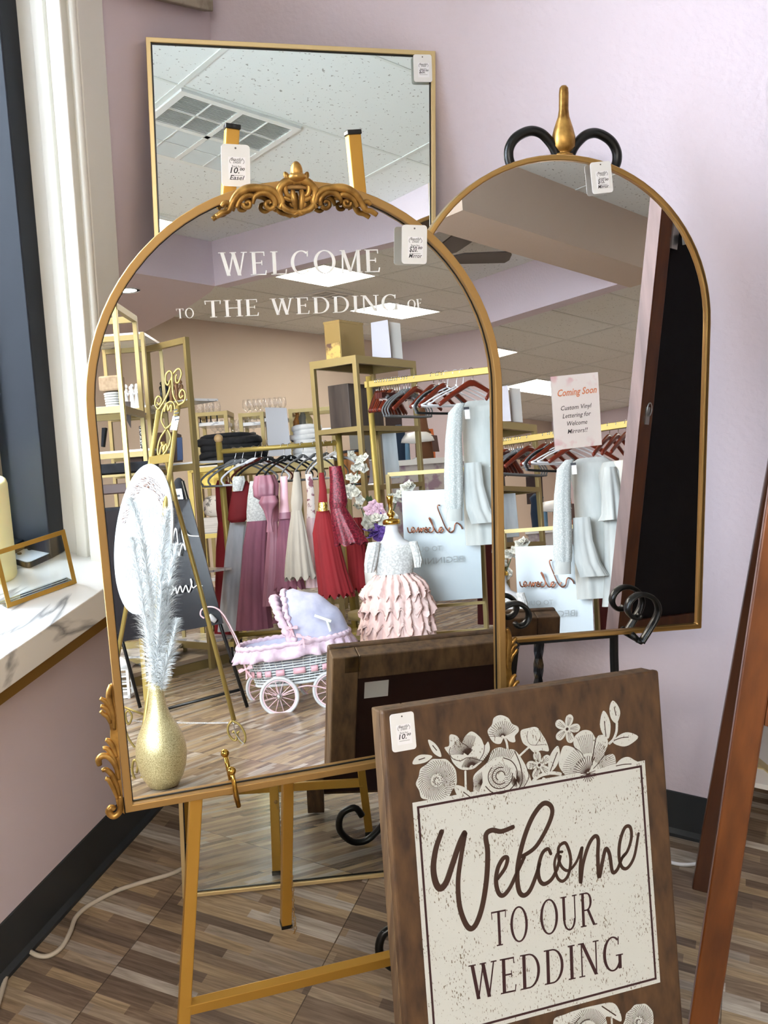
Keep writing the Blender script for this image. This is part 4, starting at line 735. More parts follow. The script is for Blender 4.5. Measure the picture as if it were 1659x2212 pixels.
b = MB(); b.lathe([(.012,0),(.026,.006),(.03,.03),(.03,.1),(.02,.12),(.011,.13),(.011,.15)], (.2905,1.955,.0975), 20); b.build('body', mat('orange_glaze', rgb(214,110,50), .2), r)
# ================================================================ the shop floor seen in the mirrors
RX = V((.58473,.81123,0)); DV = V((.81123,-.58473,0)); UZ = V((0,0,1))
M_GOLDF = mat('brushed_champagne_gold', rgb(154,136,90), .42, .5)
M_YGOLD = mat('bright_yellow_gold', rgb(192,168,92), .35, .5)
M_RACKG = mat('gold_rack_tube', rgb(164,142,74), .45, .4)
M_STEEL = mat('chrome_wire', rgb(214,216,218), .15, 1)
M_BLACKF = noise_mat('black_cotton', rgb(14,17,24), rgb(30,34,42), (30,30,30), .85)
M_WHITEF = noise_mat('white_cotton', rgb(214,216,218), rgb(240,241,242), (14,14,14), .85, bump=.3)
M_WGLASS = bpy.data.materials.new('wine_glass'); M_WGLASS.use_nodes = True; M_WGLASS.node_tree.nodes.clear()
_o = N(M_WGLASS, 'ShaderNodeOutputMaterial'); _t = N(M_WGLASS, 'ShaderNodeBsdfTransparent'); _g = N(M_WGLASS, 'ShaderNodeBsdfGlossy'); _g.inputs['Roughness'].default_value = .08; _w = N(M_WGLASS, 'ShaderNodeLayerWeight'); _w.inputs[0].default_value = .35
_m = N(M_WGLASS, 'ShaderNodeMath', operation='MULTIPLY_ADD'); _m.inputs[1].default_value = .45; _m.inputs[2].default_value = .06; _x = N(M_WGLASS, 'ShaderNodeMixShader'); L(M_WGLASS, _w.outputs[1], _m.inputs[0]); L(M_WGLASS, _m.outputs[0], _x.inputs[0]); L(M_WGLASS, _t.outputs[0], _x.inputs[1]); L(M_WGLASS, _g.outputs[0], _x.inputs[2]); L(M_WGLASS, _x.outputs[0], _o.inputs[0])
def P3(o, x=0, d=0, z=0): return V(o)+RX*x+DV*d+UZ*z
def disk(b, c, r, h, n=16): b.lathe([(r,0),(r,h)], c, n)
# ---------------------------------------------------------------- glitter vase with pampas plumes
vb = V((.473,-.318,0))
r = thing('glitter_vase', 'gold glitter bottle vase standing on the plank floor in front of the mirror', 'vase', tuple(vb))
M_GLIT = noise_mat('gold_glitter', rgb(166,148,98), rgb(232,218,168), (420,420,420), .35, .55, 2, .35, .65, .4)
k = 3.08/2157
b = MB(); b.lathe([(q*k, (1703-y)*k) for q, y in ((24,1703),(31,1700),(42,1682),(50,1660),(54.5,1633),(53,1610),(46.5,1587),(37,1568),(27,1550),(20.5,1530),(17,1508),(16,1490),(15.8,1475),(13,1475),(13,1500))], vb, 32, cap=False); b.build('body', M_GLIT, r)
M_PLUME = mat('white_plume', rgb(226,227,226), .9)
pr = thing('pampas_bunch', 'tall bunch of white feathery pampas plumes in the glitter vase', 'dried flowers', tuple(vb+UZ*.30))
rp_ = random.Random(3)
def plume(path, n, l0, lean, seed):
    q = random.Random(seed); P = [V(p) for p in smooth(path, 12)]; b = MB(); b.tube(P, .0012, 5)
    for i in range(n):
        t = q.random()**.85; f = t*(len(P)-1.01); j = int(f); c = P[j].lerp(P[j+1], f-j); ax = (P[j+1]-P[j]).normalized()
        a = q.uniform(0, 2*pi); sd = RX*cos(a)+DV*(sin(a)*.8)+UZ*q.uniform(-.1,.1); ln = l0*(.45+.75*sin(pi*min(1,.12+t*.8)))*q.uniform(.6,1.15)
        d1 = (ax*1.5+sd*.75).normalized(); d2 = (ax*.9+sd*1.1-UZ*.12+RX*lean).normalized(); d3 = (ax*.35+sd*1.1-UZ*.45+RX*lean).normalized(); w = .0008; s_ = ax.cross(sd).normalized()*w
        m1 = c+d1*ln*.35; m2 = m1+d2*ln*.35; m3 = m2+d3*ln*.3; b.add([c-s_,c+s_,m1+s_,m1-s_,m2+s_*.8,m2-s_*.8,m3], [(0,1,2,3),(3,2,4,5),(5,4,6)], True)
    b.build('plume', M_PLUME, pr)
plume([(0.479,-0.32,0.287),(0.49,-0.329,0.428),(0.499,-0.343,0.614),(0.495,-0.356,0.774),(0.484,-0.377,0.883)], 2300, .062, -.15, 1)
plume([(0.482,-0.316,0.286),(0.481,-0.292,0.46),(0.488,-0.274,0.63),(0.499,-0.264,0.756),(0.512,-0.251,0.84)], 2300, .058, .1, 2)
plume([(0.484,-0.314,0.286),(0.466,-0.261,0.435),(0.474,-0.238,0.561),(0.488,-0.224,0.672),(0.5,-0.211,0.734)], 1700, .052, .2, 3)
plume([(0.482,-0.317,0.286),(0.433,-0.254,0.413),(0.436,-0.237,0.525),(0.446,-0.228,0.621)], 1500, .052, 0, 4)
plume([(0.484,-0.314,0.286),(0.445,-0.235,0.383),(0.461,-0.217,0.451),(0.474,-0.203,0.513)], 900, .04, .2, 5)
plume([(0.479,-0.32,0.287),(0.437,-0.282,0.397),(0.431,-0.296,0.538),(0.428,-0.306,0.665),(0.426,-0.314,0.764)], 1700, .058, -.2, 6)
# ---------------------------------------------------------------- gold scroll easel with an oval board
M_EGOLD = mat('soft_gold_wire', rgb(160,138,76), .4, .5)
r = thing('scroll_easel', 'tall gold scroll top easel holding a white oval board', 'easel', (0.738, -0.465, 0))
for nm, pth in (('leg', [(0.793,-0.562,1.192),(0.822,-0.756,0.744),(0.833,-0.926,0.346),(0.842,-1.008,0.165)]), ('leg', [(0.834,-0.506,1.2),(0.717,-0.481,0.867),(0.569,-0.439,0.35),(0.504,-0.448,0.095),(0.491,-0.446,0.061)]), ('leg', [(0.842,-0.609,1.087),(0.869,-0.595,0.873),(0.905,-0.548,0.562),(0.948,-0.474,0.081)])):
    b = MB(); b.tube(pth, .0085, 10); b.build(nm, M_EGOLD, r)
b = MB(); b.bar((0.779,-0.607,1.021), (0.774,-0.494,1.024), .012, .028); b.build('crossbar', M_EGOLD, r)
zz = []
for pth in ([(0.792,-0.563,1.193),(0.806,-0.545,1.221),(0.82,-0.528,1.261),(0.826,-0.521,1.298),(0.836,-0.508,1.323),(0.845,-0.497,1.329),(0.847,-0.492,1.311),(0.84,-0.501,1.285),(0.835,-0.508,1.283),(0.835,-0.509,1.302),(0.838,-0.505,1.31)], [(0.828,-0.497,1.203),(0.819,-0.51,1.238),(0.82,-0.512,1.281),(0.821,-0.511,1.312),(0.817,-0.517,1.323),(0.809,-0.528,1.311),(0.807,-0.53,1.285),(0.811,-0.524,1.275),(0.816,-0.518,1.292)], [(0.819,-0.492,1.202),(0.832,-0.474,1.213),(0.837,-0.47,1.239),(0.832,-0.477,1.255),(0.825,-0.486,1.241),(0.826,-0.483,1.226),(0.832,-0.475,1.235)], [(0.8,-0.569,1.194),(0.794,-0.578,1.211),(0.797,-0.575,1.232),(0.804,-0.566,1.241),(0.808,-0.56,1.228),(0.803,-0.566,1.212),(0.799,-0.572,1.221)],
 [(0.811,-0.538,1.215),(0.801,-0.55,1.189),(0.796,-0.555,1.158),(0.8,-0.549,1.136),(0.805,-0.542,1.128),(0.817,-0.526,1.147),(0.825,-0.516,1.181),(0.826,-0.517,1.207),(0.82,-0.525,1.219),(0.81,-0.539,1.212)], [(0.804,-0.546,1.184),(0.808,-0.541,1.204),(0.812,-0.536,1.209),(0.812,-0.535,1.188),(0.817,-0.529,1.203),(0.82,-0.525,1.207),(0.818,-0.527,1.182)], [(0.811,-0.55,1.126),(0.797,-0.569,1.096),(0.789,-0.578,1.059),(0.79,-0.576,1.035),(0.799,-0.562,1.039),(0.812,-0.546,1.067),(0.818,-0.54,1.098),(0.813,-0.548,1.125)], [(0.791,-0.573,1.038),(0.797,-0.568,1.066),(0.802,-0.561,1.071),(0.8,-0.562,1.047),(0.804,-0.557,1.068),(0.809,-0.551,1.072),(0.806,-0.554,1.047)]):
    b = MB(); b.tube(smooth(pth, 5), .0036, 7); b.build('scroll', M_EGOLD, r)
for pth in ([(0.94,-0.476,0.081),(0.931,-0.487,0.065),(0.929,-0.489,0.041),(0.935,-0.48,0.018),(0.943,-0.468,0.011),(0.946,-0.465,0.027),(0.942,-0.472,0.043),(0.938,-0.476,0.038)], [(0.941,-0.475,0.081),(0.955,-0.454,0.064),(0.963,-0.441,0.033),(0.963,-0.441,0.01),(0.956,-0.449,-0.002),(0.95,-0.459,0.016),(0.948,-0.463,0.035),(0.953,-0.456,0.042)], [(0.515,-0.462,0.009),(0.506,-0.474,-0.011),(0.499,-0.484,-0.003),(0.495,-0.49,0.022),(0.498,-0.488,0.049),(0.503,-0.482,0.058),(0.507,-0.475,0.044),(0.503,-0.479,0.017)], [(0.816,-0.906,0.128),(0.856,-0.848,0.096)], [(0.825,-0.892,0.115),(0.831,-0.883,0.091),(0.823,-0.893,0.064),(0.818,-0.901,0.077),(0.818,-0.901,0.104),(0.825,-0.892,0.115)], [(0.749,-0.824,0.065),(0.754,-0.816,0.033),(0.763,-0.802,0.005),(0.773,-0.788,-0.019)]):
    b = MB(); b.tube(smooth(pth, 5), .0042, 7); b.build('foot_scroll', M_EGOLD, r)
b = MB(); pa, pb_ = V((0.827,-0.887,0.075)), V((0.942,-0.473,0.074))
for i in range(70):
    t = i/69; c = pa.lerp(pb_, t)-UZ*.004*sin(pi*t); b.tube([c+(pb_-pa).normalized()*(.0045*cos(q*pi/3))+UZ*(.002*sin(q*pi/3)) for q in range(6)], .0009, 4, True)
b.tube(smooth([(0.939,-0.469,0.075),(0.94,-0.466,0.045),(0.944,-0.459,0.025),(0.951,-0.449,0.006),(0.959,-0.437,-0.005)], 4), .0022, 5); b.build('chain', M_STEEL, r)
price_root = thing('price_tag', 'white price tag hanging on the gold scroll easel', 'price tag', (0.787,-0.482,1.14), 'shop price tags')
tg = [(0.786,-0.485,1.164),(0.799,-0.467,1.161),(0.79,-0.476,1.115),(0.777,-0.494,1.118)]
b = MB(); o = V(tg[3]); b.prism([(0,0),(V(tg[2])-o).length and ((V(tg[2])-o).dot(RX),(V(tg[2])-o).z),((V(tg[1])-o).dot(RX),(V(tg[1])-o).z),((V(tg[0])-o).dot(RX),(V(tg[0])-o).z)], o, RX, UZ, -DV, 0, .001); b.build('card', M_PAPER, price_root)
b = MB()
for i in range(4): b.prism([(.018,.03+.011*i),(.034-.004*(i % 2),.032+.011*i),(.034-.004*(i % 2),.036+.011*i),(.018,.034+.011*i)], o, RX, UZ, -DV, .001, .0014)
b.build('writing', M_INK, price_root)
oc = V((0.674,-0.552,0.754)); k = 3.36/2157; th = radians(-10.5); oa = UZ*cos(th)-RX*sin(th)*1; ob = RX*cos(th)+UZ*sin(th); on = (-DV+UZ*.15).normalized()
r = thing('oval_board', 'white oval board with grey script and a twig wreath on the scroll easel', 'sign', tuple(oc-UZ*.24))
b = MB(); b.prism([(61*k*cos(2*pi*i/48), 163*k*sin(2*pi*i/48)) for i in range(48)], oc, ob, oa, on, -.008, .006); b.build('board', mat('white_board', rgb(196,202,206), .4), r, bevel=.002)
b = MB(); b.ring([(61.5*k*cos(2*pi*i/48), 163.5*k*sin(2*pi*i/48)) for i in range(48)], [(56*k*cos(2*pi*i/48), 157*k*sin(2*pi*i/48)) for i in range(48)], oc, ob, oa, on, -.009, .0075); b.build('rim', mat('pale_rim', rgb(214,222,224), .35), r)
b = MB()
for y0, sc_ in ((62,1), (18,1), (-30,.9), (-75,.8)):
    p_ = [((-44+88*i/60)*sc_*k, (y0+10*sin(i*1.05+y0)+5*sin(i*2.3)+3*cos(i*.4))*k) for i in range(61)]; b.stroke(p_, .0011, oc, ob, oa, on, .0005, .006)
b.build('script', mat('grey_script', rgb(110,112,116), .6), r)
b = MB(); q = random.Random(5)
for i in range(170):
    a = radians(q.uniform(40,165)); rr_ = q.uniform(.68,.84); c = oc+ob*(60*k*rr_*cos(a))+oa*(160*k*rr_*sin(a)); d = (ob*cos(a+1.2+q.uniform(-.6,.6))+oa*sin(a+1.2+q.uniform(-.6,.6)))*.010; b.tube([c+on*.0065, c+d+on*.009], .0007, 4)
b.build('twig_wreath', mat('rust_twig', rgb(132,96,78), .8), r)
# ---------------------------------------------------------------- black board with white script on a black stand
r = thing('sign_stand', 'black tube tripod stand under the black script board', 'easel', (1.305, -1.064, 0))
for pth in ([(1.346,-1.066,0.955),(1.362,-0.929,0.35),(1.387,-0.835,0.003)], [(1.198,-1.42,0.524),(1.206,-1.363,0.281),(1.215,-1.297,0.006)], [(1.337,-1.248,0.927),(1.52,-1.479,0.354),(1.674,-1.675,-0.012)]):
    b = MB(); b.tube(pth, .0075, 8); b.build('leg', M_IRON, r)
b = MB(); b.tube([(1.188,-1.305,-0.032),(1.248,-1.156,0.007),(1.387,-0.864,0.075)], .0065, 8); b.build('crossbar', M_IRON, r)
bq = [(1.315,-1.003,0.879),(1.334,-0.883,0.358),(1.141,-1.317,0.298),(1.171,-1.371,0.851)]
r = thing('black_sign', 'black board with white wedding script leaning behind the oval board', 'sign', tuple(V(bq[1]).lerp(V(bq[2]),.5)))
bn = (V(bq[1])-V(bq[0])).cross(V(bq[2])-V(bq[1])).normalized(); bn = bn if bn.dot(DV) < 0 else -bn
b = MB(); b.add([V(p) for p in bq]+[V(p)-bn*.006 for p in bq], [(0,1,2,3),(7,6,5,4),(0,4,5,1),(1,5,6,2),(2,6,7,3),(3,7,4,0)]); b.build('board', mat('black_acrylic', rgb(10,13,20), .25), r)
b = MB(); ou = RX; ov = UZ
def onb(p): return V(p)+bn*.006
for pth in ([(1.251,-1.063,0.673),(1.269,-1.044,0.762),(1.27,-1.039,0.696),(1.269,-1.038,0.645),(1.281,-1.023,0.695),(1.287,-1.014,0.668),(1.283,-1.023,0.753),(1.299,-1.001,0.728),(1.323,-0.967,0.721)], [(1.25,-1.063,0.628),(1.262,-1.047,0.625),(1.257,-1.054,0.625),(1.255,-1.055,0.598)], [(1.234,-1.079,0.5),(1.242,-1.07,0.525),(1.247,-1.063,0.518),(1.239,-1.072,0.486),(1.252,-1.055,0.517),(1.254,-1.051,0.491),(1.264,-1.039,0.522),(1.268,-1.032,0.495),(1.278,-1.02,0.523),(1.283,-1.011,0.493),(1.293,-0.999,0.531),(1.291,-1.003,0.548),(1.294,-0.997,0.511),(1.306,-0.981,0.52),(1.324,-0.955,0.514),(1.342,-0.931,0.517)]):
    b.tube([onb(p) for p in smooth(pth, 5)], .0028, 5)
b.build('script', M_PAPER, r)
r = thing('price_tag', 'white price tag on the top edge of the black script board', 'price tag', (1.264,-1.006,0.901), 'shop price tags'); o = V((1.256,-1.017,0.881))
b = MB(); b.prism([(0,0),(.03,-.002),(.026,.042),(-.004,.042)], o, RX, UZ, -DV, 0, .001); b.build('card', M_PAPER, r)
b = MB(); b.prism([(.006,.008),(.018,.008),(.018,.018),(.006,.018)], o, RX, UZ, -DV, .001, .0013); b.build('writing', M_INK, r)
r = thing('black_bag', 'rounded black bag hung behind the black script board', 'bag', (1.476,-1.226,0.927))
b = MB(); b.ball((1.474,-1.228,0.915), 1, 12, .06, .03); b.build('body', M_BLACKF, r)
# ---------------------------------------------------------------- doll pram
M_WICK = mat('white_wicker', rgb(212,214,212), .5); M_PINKS = mat('pink_satin', rgb(240,186,194), .4); M_PINKR = noise_mat('pale_pink_gingham', rgb(206,178,194), rgb(220,198,210), (60,60,60), .7); M_LAV = noise_mat('lavender_cotton', rgb(178,178,202), rgb(198,198,218), (20,20,20), .8, bump=.4)
M_PWIRE = mat('pink_enamel_wire', rgb(236,200,206), .35); M_TYRE = mat('white_tyre', rgb(206,205,204), .5)
PO = V((1.519,-0.669,0.155)); kp = 4.13/2157
r = thing('doll_pram', 'white wicker doll pram with pink ruffles and lavender hood on the plank floor', 'pram', (PO.x, PO.y, 0))
def pramp(x, d, z_): return PO+RX*x+DV*d+UZ*z_
def ell(a, bb, n, ph=0): return [(a*abs(cos(t))**.75*(1 if cos(t) >= 0 else -1), bb*abs(sin(t))**.75*(1 if sin(t) >= 0 else -1)) for t in (2*pi*i/n+ph for i in range(n))]
zb, zt = -.05, .085
b = MB()
for j in range(13):
    t = j/12; z_ = zb+(zt-zb)*t; a, bb = .165+.048*t, .088+.034*t; n = 96
    b.tube([pramp(x*(1+.012*sin(i*pi/2+pi*j)), y*(1+.02*sin(i*pi/2+pi*j)), z_+.012*x/.2) for i, (x, y) in enumerate(ell(a, bb, n))], .0042, 5, True)
for i in range(0, 96, 2):
    x0, y0 = ell(.165, .088, 96)[i]; x1, y1 = ell(.213, .122, 96)[i]; b.tube([pramp(x0, y0, zb+.012*x0/.2), pramp(x1, y1, zt+.012*x1/.2)], .0022, 4)
b.add([pramp(x, y, zb) for x, y in ell(.163, .086, 32)], [tuple(range(32))]); b.build('wicker_basket', M_WICK, r)
b = MB(); q = ell(.166, .09, 60); b.tube([pramp(x, y, zb-.003+.012*x/.2) for x, y in q], .006, 6, True); b.build('base_rim', M_WICK, r)
b = MB(); q = ell(.196, .110, 120)
for i in range(0, 120, 5): b.sheet([[pramp(x, y, z0+.012*x/.2) for x, y in (q[(i+m) % 120] for m in range(4))] for z0 in (-.012, .012)])
b.build('ribbon_band', M_PINKS, r, solid=.002)
b = MB(); rw = []
for t in (0, .15, .4, .7, 1):
    rw.append([pramp(x*(1+.05*t*sin(i*.9)+.03*t*sin(i*2.3)), y*(1+.09*t*sin(i*.9)), .112-.052*t+.016*x/.2+.004*sin(i*.5)*t) for i, (x, y) in enumerate(ell(.232+.018*t, .138+.02*t, 150))])
b.sheet(rw, True); b.build('ruffle', M_PINKR, r, solid=.002)
b = MB(); b.tube([pramp(x, y, .113+.016*x/.2+.003*sin(i*1.7)) for i, (x, y) in enumerate(ell(.230, .136, 140))], .011, 7, True); b.build('gathered_rim', M_PINKR, r)
b = MB(); rw = [[pramp(x*s, y*s, z0+.016*x/.2) for x, y in ell(.228, .134, 40)] for s, z0 in ((1,.113),(.80,.09),(.62,.0),(.5,-.03),(.02,-.03))]; b.sheet(rw, True); b.build('lining', M_LAV, r)
b = MB(); rw = []; hx = .022
for i in range(12):
    a = radians(102-102*i/11); rw.append([pramp(hx+.208*cos(a)*sin(t)*(1+.02*sin(6*t)) + (0 if i else -.0), -.128*cos(t), .118+(.200-.03*(i/11))*sin(a)*sin(t)+.006*sin(i*1.9)*sin(t)) for t in (pi*j/18 for j in range(19))])
b.sheet(rw); b.build('hood', M_LAV, r, solid=.004)
b = MB(); a = radians(102); pth = [pramp(hx+.208*cos(a)*sin(t)-.006+.004*sin(j*2.1), -.13*cos(t), .118+.202*sin(a)*sin(t)+.004*sin(j*1.7)) for j, t in enumerate(pi*j/60 for j in range(61))]; b.tube(pth, [.010+.004*sin(j*1.4) for j in range(61)], 8); b.build('hood_frill', M_PINKR, r)
b = MB(); a = radians(112); pth = [pramp(hx-.018+.19*cos(a)*sin(t)+.003*sin(j*2.3), -.122*cos(t), .118+.180*sin(a)*sin(t)) for j, t in enumerate(pi*j/50 for j in range(51))]; b.tube(pth, [.017+.004*sin(j*1.9) for j in range(51)], 8); b.build('hood_frill', M_PINKR, r)
def bow(c, s, rot=0):
    b = MB(); X_ = RX*cos(rot)+UZ*sin(rot); Y_ = UZ*cos(rot)-RX*sin(rot)
    for sg in (-1, 1): b.prism([(0,0),(sg*s*.5,s*.35),(sg*s,s*.3),(sg*s*.95,-s*.15),(sg*s*.45,-s*.1)], c, X_, Y_, -DV, -.004, .006); b.prism([(0,0),(sg*s*.25,-s*.6),(sg*s*.5,-s*1.3),(sg*s*.2,-s*1.2),(sg*s*.02,-s*.4)], c, X_, Y_, -DV, -.002, .003)
    b.ball(c, s*.2, 8); b.build('satin_bow', M_PINKS, r)
bow(V((1.399,-0.571,0.335)), .026); bow(V((1.394,-0.507,0.301)), .030, -.3); bow(V((1.304,-0.745,0.18)), .03, .3)
b = MB(); b.bar((1.464,-0.5,0.378), (1.493,-0.441,0.351), .004, .010); b.bar((1.491,-0.462,0.36), (1.489,-0.445,0.311), .004, .010); b.build('hood_hinge', mat('pale_green_bracket', rgb(214,224,206), .4), r)
b = MB(); pth = smooth([(1.347,-0.77,0.139),(1.335,-0.789,0.216),(1.33,-0.8,0.281),(1.318,-0.819,0.339),(1.304,-0.841,0.394),(1.289,-0.864,0.426),(1.27,-0.89,0.436),(1.252,-0.914,0.427),(1.248,-0.919,0.405),(1.256,-0.908,0.391)], 5); b.tube(pth, .0032, 7); pth2 = smooth([(1.485,-0.919,0.119),(1.476,-0.935,0.192),(1.467,-0.951,0.26),(1.453,-0.974,0.329),(1.436,-1,0.385),(1.416,-1.028,0.397),(1.4,-1.05,0.383),(1.404,-1.043,0.359),(1.415,-1.027,0.348)], 5); b.tube(pth2, .0032, 7); b.build('handle', M_PWIRE, r)
b = MB(); b.tube([(1.302,-0.929,0.394),(1.307,-0.922,0.386),(1.318,-0.906,0.369)], [.011,.0125,.010], 10); b.build('grip', M_TYRE, r)
for c, rad in ((V((1.368,-0.634,0.064)), .0735), (V((1.515,-0.482,0.068)), .0725), (V((1.539,-0.875,0.046)), .0735), (V((1.701,-0.72,0.049)), .0725)):
    b = MB(); b.tube([c+RX*(rad*cos(2*pi*i/40))+UZ*(rad*sin(2*pi*i/40)) for i in range(40)], .0068, 8, True); w_ = b.build('tyre', M_TYRE, r)
    b = MB(); b.tube([c+RX*((rad-.008)*cos(2*pi*i/40))+UZ*((rad-.008)*sin(2*pi*i/40)) for i in range(40)], .0035, 6, True); [b.tube([c, c+RX*((rad-.008)*cos(2*pi*i/12+.2))+UZ*((rad-.008)*sin(2*pi*i/12+.2))], .0015, 5) for i in range(12)]; b.build('spokes', M_PWIRE, w_)
    b = MB(); b.ball(c-DV*.006, .0135, 10); b.build('hub_cap', M_STEEL, w_)
b = MB(); A_, B_, C_, D_ = V((1.368,-0.634,0.064)), V((1.515,-0.482,0.068)), V((1.539,-0.875,0.046)), V((1.701,-0.72,0.049))
for p_, q in ((A_,C_),(B_,D_)): b.tube([p_, q], .003, 6)
for p_, q in ((A_,B_),(C_,D_)): m_ = p_.lerp(q,.5)+UZ*.03; b.tube(smooth([p_, p_.lerp(q,.25)+UZ*.02, m_+UZ*.0, p_.lerp(q,.75)+UZ*.02, q], 5), .003, 6); b.tube([p_+UZ*.004, V(pramp(-.1 if p_ in (A_,C_) else .1, 0, zb))], .003, 6); b.tube([q+UZ*.004, V(pramp(.1, 0, zb))], .003, 6)
b.build('chassis', M_PWIRE, r)
# ---------------------------------------------------------------- clothes
def cloth(name, c, r=.8, b=.25, sc=(18,18,4)): return noise_mat(name, rgb(*[int(q*.86) for q in c]), rgb(*c), sc, r, 0, 4, .3, .7, b)
M_RED = cloth('red_crepe', (122,10,20)); M_RED2 = cloth('red_tulle', (134,14,24)); M_BURG = noise_mat('burgundy_sequin', rgb(76,6,22), rgb(140,30,50), (140,140,140), .4, .2, 3, .4, .7, .5); M_SILVER = cloth('silver_white_satin', (190,193,198), .5)
M_MAUVE = cloth('mauve_tulle', (150,92,112)); M_MAUVES = cloth('mauve_satin', (168,110,126), .45); M_LACE = noise_mat('white_lace', rgb(184,184,181), rgb(214,214,211), (110,110,110), .8, 0, 3, .42, .6, .5); M_IVORY = cloth('champagne_tulle', (182,172,158)); M_PALEP = cloth('pale_pink_tulle', (226,196,202)); M_BLUSH = noise_mat('blush_tulle', rgb(220,182,174), rgb(236,210,203), (26,26,7), .85, 0, 4, .3, .7, .3)
M_SEQ = noise_mat('gold_sequin', rgb(150,112,40), rgb(238,206,120), (160,160,160), .25, .8, 2, .4, .6, .6)
M_FLORAL = noise_mat('floral_print_cloth', rgb(236,226,222), rgb(150,96,110), (45,45,45), .8, 0, 3, .52, .62)
def drape(b, rw, n=72, pl=9, amp=(.02,.16), dr=.5, seed=0, sag=0):
    """closed tube of cloth through rows (cx,cy,cz,halfwidth[,depth ratio]) with growing pleats"""
    q = random.Random(seed); ph = [q.uniform(0, 6.28) for _ in range(4)]; m = len(rw); R_ = []
    fine = []
    for i in range(m-1):
        a = list(rw[i])+([dr] if len(rw[i]) < 5 else []); c = list(rw[i+1])+([dr] if len(rw[i+1]) < 5 else [])
        for s in range(4): fine.append([u+(v-u)*s/4 for u, v in zip(a, c)])
    fine.append(list(rw[-1])+([dr] if len(rw[-1]) < 5 else []))
    for i, (cx, cy, cz, hw, hd) in enumerate(fine):
        t = i/(len(fine)-1); A = amp[0]+(amp[1]-amp[0])*t; row = []
        for k in range(n):
            th = 2*pi*k/n; w = 1+A*(.55*sin(pl*th+ph[0]+t)+.35*sin((pl*1.7//1)*th+ph[1])+.3*sin(3*th+ph[2])); row.append(P3((cx,cy,cz), hw*w*cos(th), hw*hd*w*sin(th), sag*t*sin(pl*th+ph[3])))
        R_.append(row)
    b.sheet(R_, True)
def hanger_proto(name, label, m, span, kind, group):
    """clothes hanger, hook over the origin, body in the XZ plane"""
    r = thing(name, label, 'clothes hanger', (0,0,0), group)
    b = MB(); b.tube([(.016*sin(a), 0, -.004+.016*cos(a)-.008) for a in (radians(-100+20*i) for i in range(12))]+[(.004,0,-.05),(0,0,-.075)], .0018, 6); b.build('hook', M_STEEL if kind != 'tube' else m, r)
    b = MB()
    if kind == 'wood':
        pts = smooth([(-span,0,-.165),(-span*.55,0,-.115),(-.03,0,-.075),(0,0,-.068),(.03,0,-.075),(span*.55,0,-.115),(span,0,-.165)], 4); b.tube(pts, [.010+.006*(1-abs(2*i/(len(pts)-1)-1)) for i in range(len(pts))], 8, nrm=(0,1,0), flat=.6)
    elif kind == 'velvet':
        b.tube(smooth([(-.05,0,-.085),(0,0,-.066),(.05,0,-.085)], 4), .009, 6, nrm=(0,1,0), flat=.5); b.tube(smooth([(0,0,-.07),(-span*.6,0,-.105),(-span,0,-.155),(-span*.98,0,-.185),(-span*.8,0,-.195),(span*.8,0,-.195),(span*.98,0,-.185),(span,0,-.155),(span*.6,0,-.105),(0,0,-.07)], 4), .0055, 6, nrm=(0,1,0), flat=.6)
    elif kind == 'tube':
        b.tube(smooth([(0,0,-.075),(-span*.6,0,-.115),(-span,0,-.15),(-span,0,-.165),(span,0,-.165),(span,0,-.15),(span*.6,0,-.115),(0,0,-.075)], 4), .004, 6)
    elif kind == 'clip':
        b.aabb((-span,-.006,-.105),(span,.006,-.078))
    b.build('body', m, r)
    if kind == 'clip':
        for s in (-.7, .7):
            b = MB(); b.aabb((span*s-.012,-.01,-.15),(span*s+.012,.01,-.095)); b.tube([(span*s-.01,0,-.09),(span*s+.01,0,-.09)], .007, 8); b.build('clip', M_STEEL, r)
    else:
        b = MB(); b.lathe([(.005,0),(.005,.012)], (0,0,-.078), 8); b.build('collar', M_PAPER, r)
    return r
M_HWOOD = mat('cherry_wood', rgb(110,38,20), .3); M_HDARK = mat('dark_cherry', rgb(70,22,18), .3); M_HGREY = mat('grey_velvet', rgb(118,120,122), .9); M_HBLK = mat('black_velvet', rgb(16,16,18), .9); M_HWHT = mat('white_plastic', rgb(232,232,236), .4)
used = set()
def hang(proto, p, ang, label):
    """ang: 0 = hanger seen face on, 90 = edge on"""
    a = atan2(RX.y, RX.x)+radians(-ang)
    if proto.name not in used: used.add(proto.name); proto.location = p; proto.rotation_euler = (0,0,a); proto['label'] = label; return proto
    return dup(proto, p, (0,0,a), label)
H_GREY = hanger_proto('velvet_hanger', '', M_HGREY, .19, 'velvet', 'hangers on the dress rack'); H_BLK = hanger_proto('velvet_hanger', '', M_HBLK, .19, 'velvet', 'hangers on the dress rack'); H_WHT = hanger_proto('plastic_hanger', '', M_HWHT, .19, 'velvet', 'hangers on the dress rack'); H_BURG = hanger_proto('velvet_hanger', '', M_HDARK, .19, 'velvet', 'hangers on the dress rack')
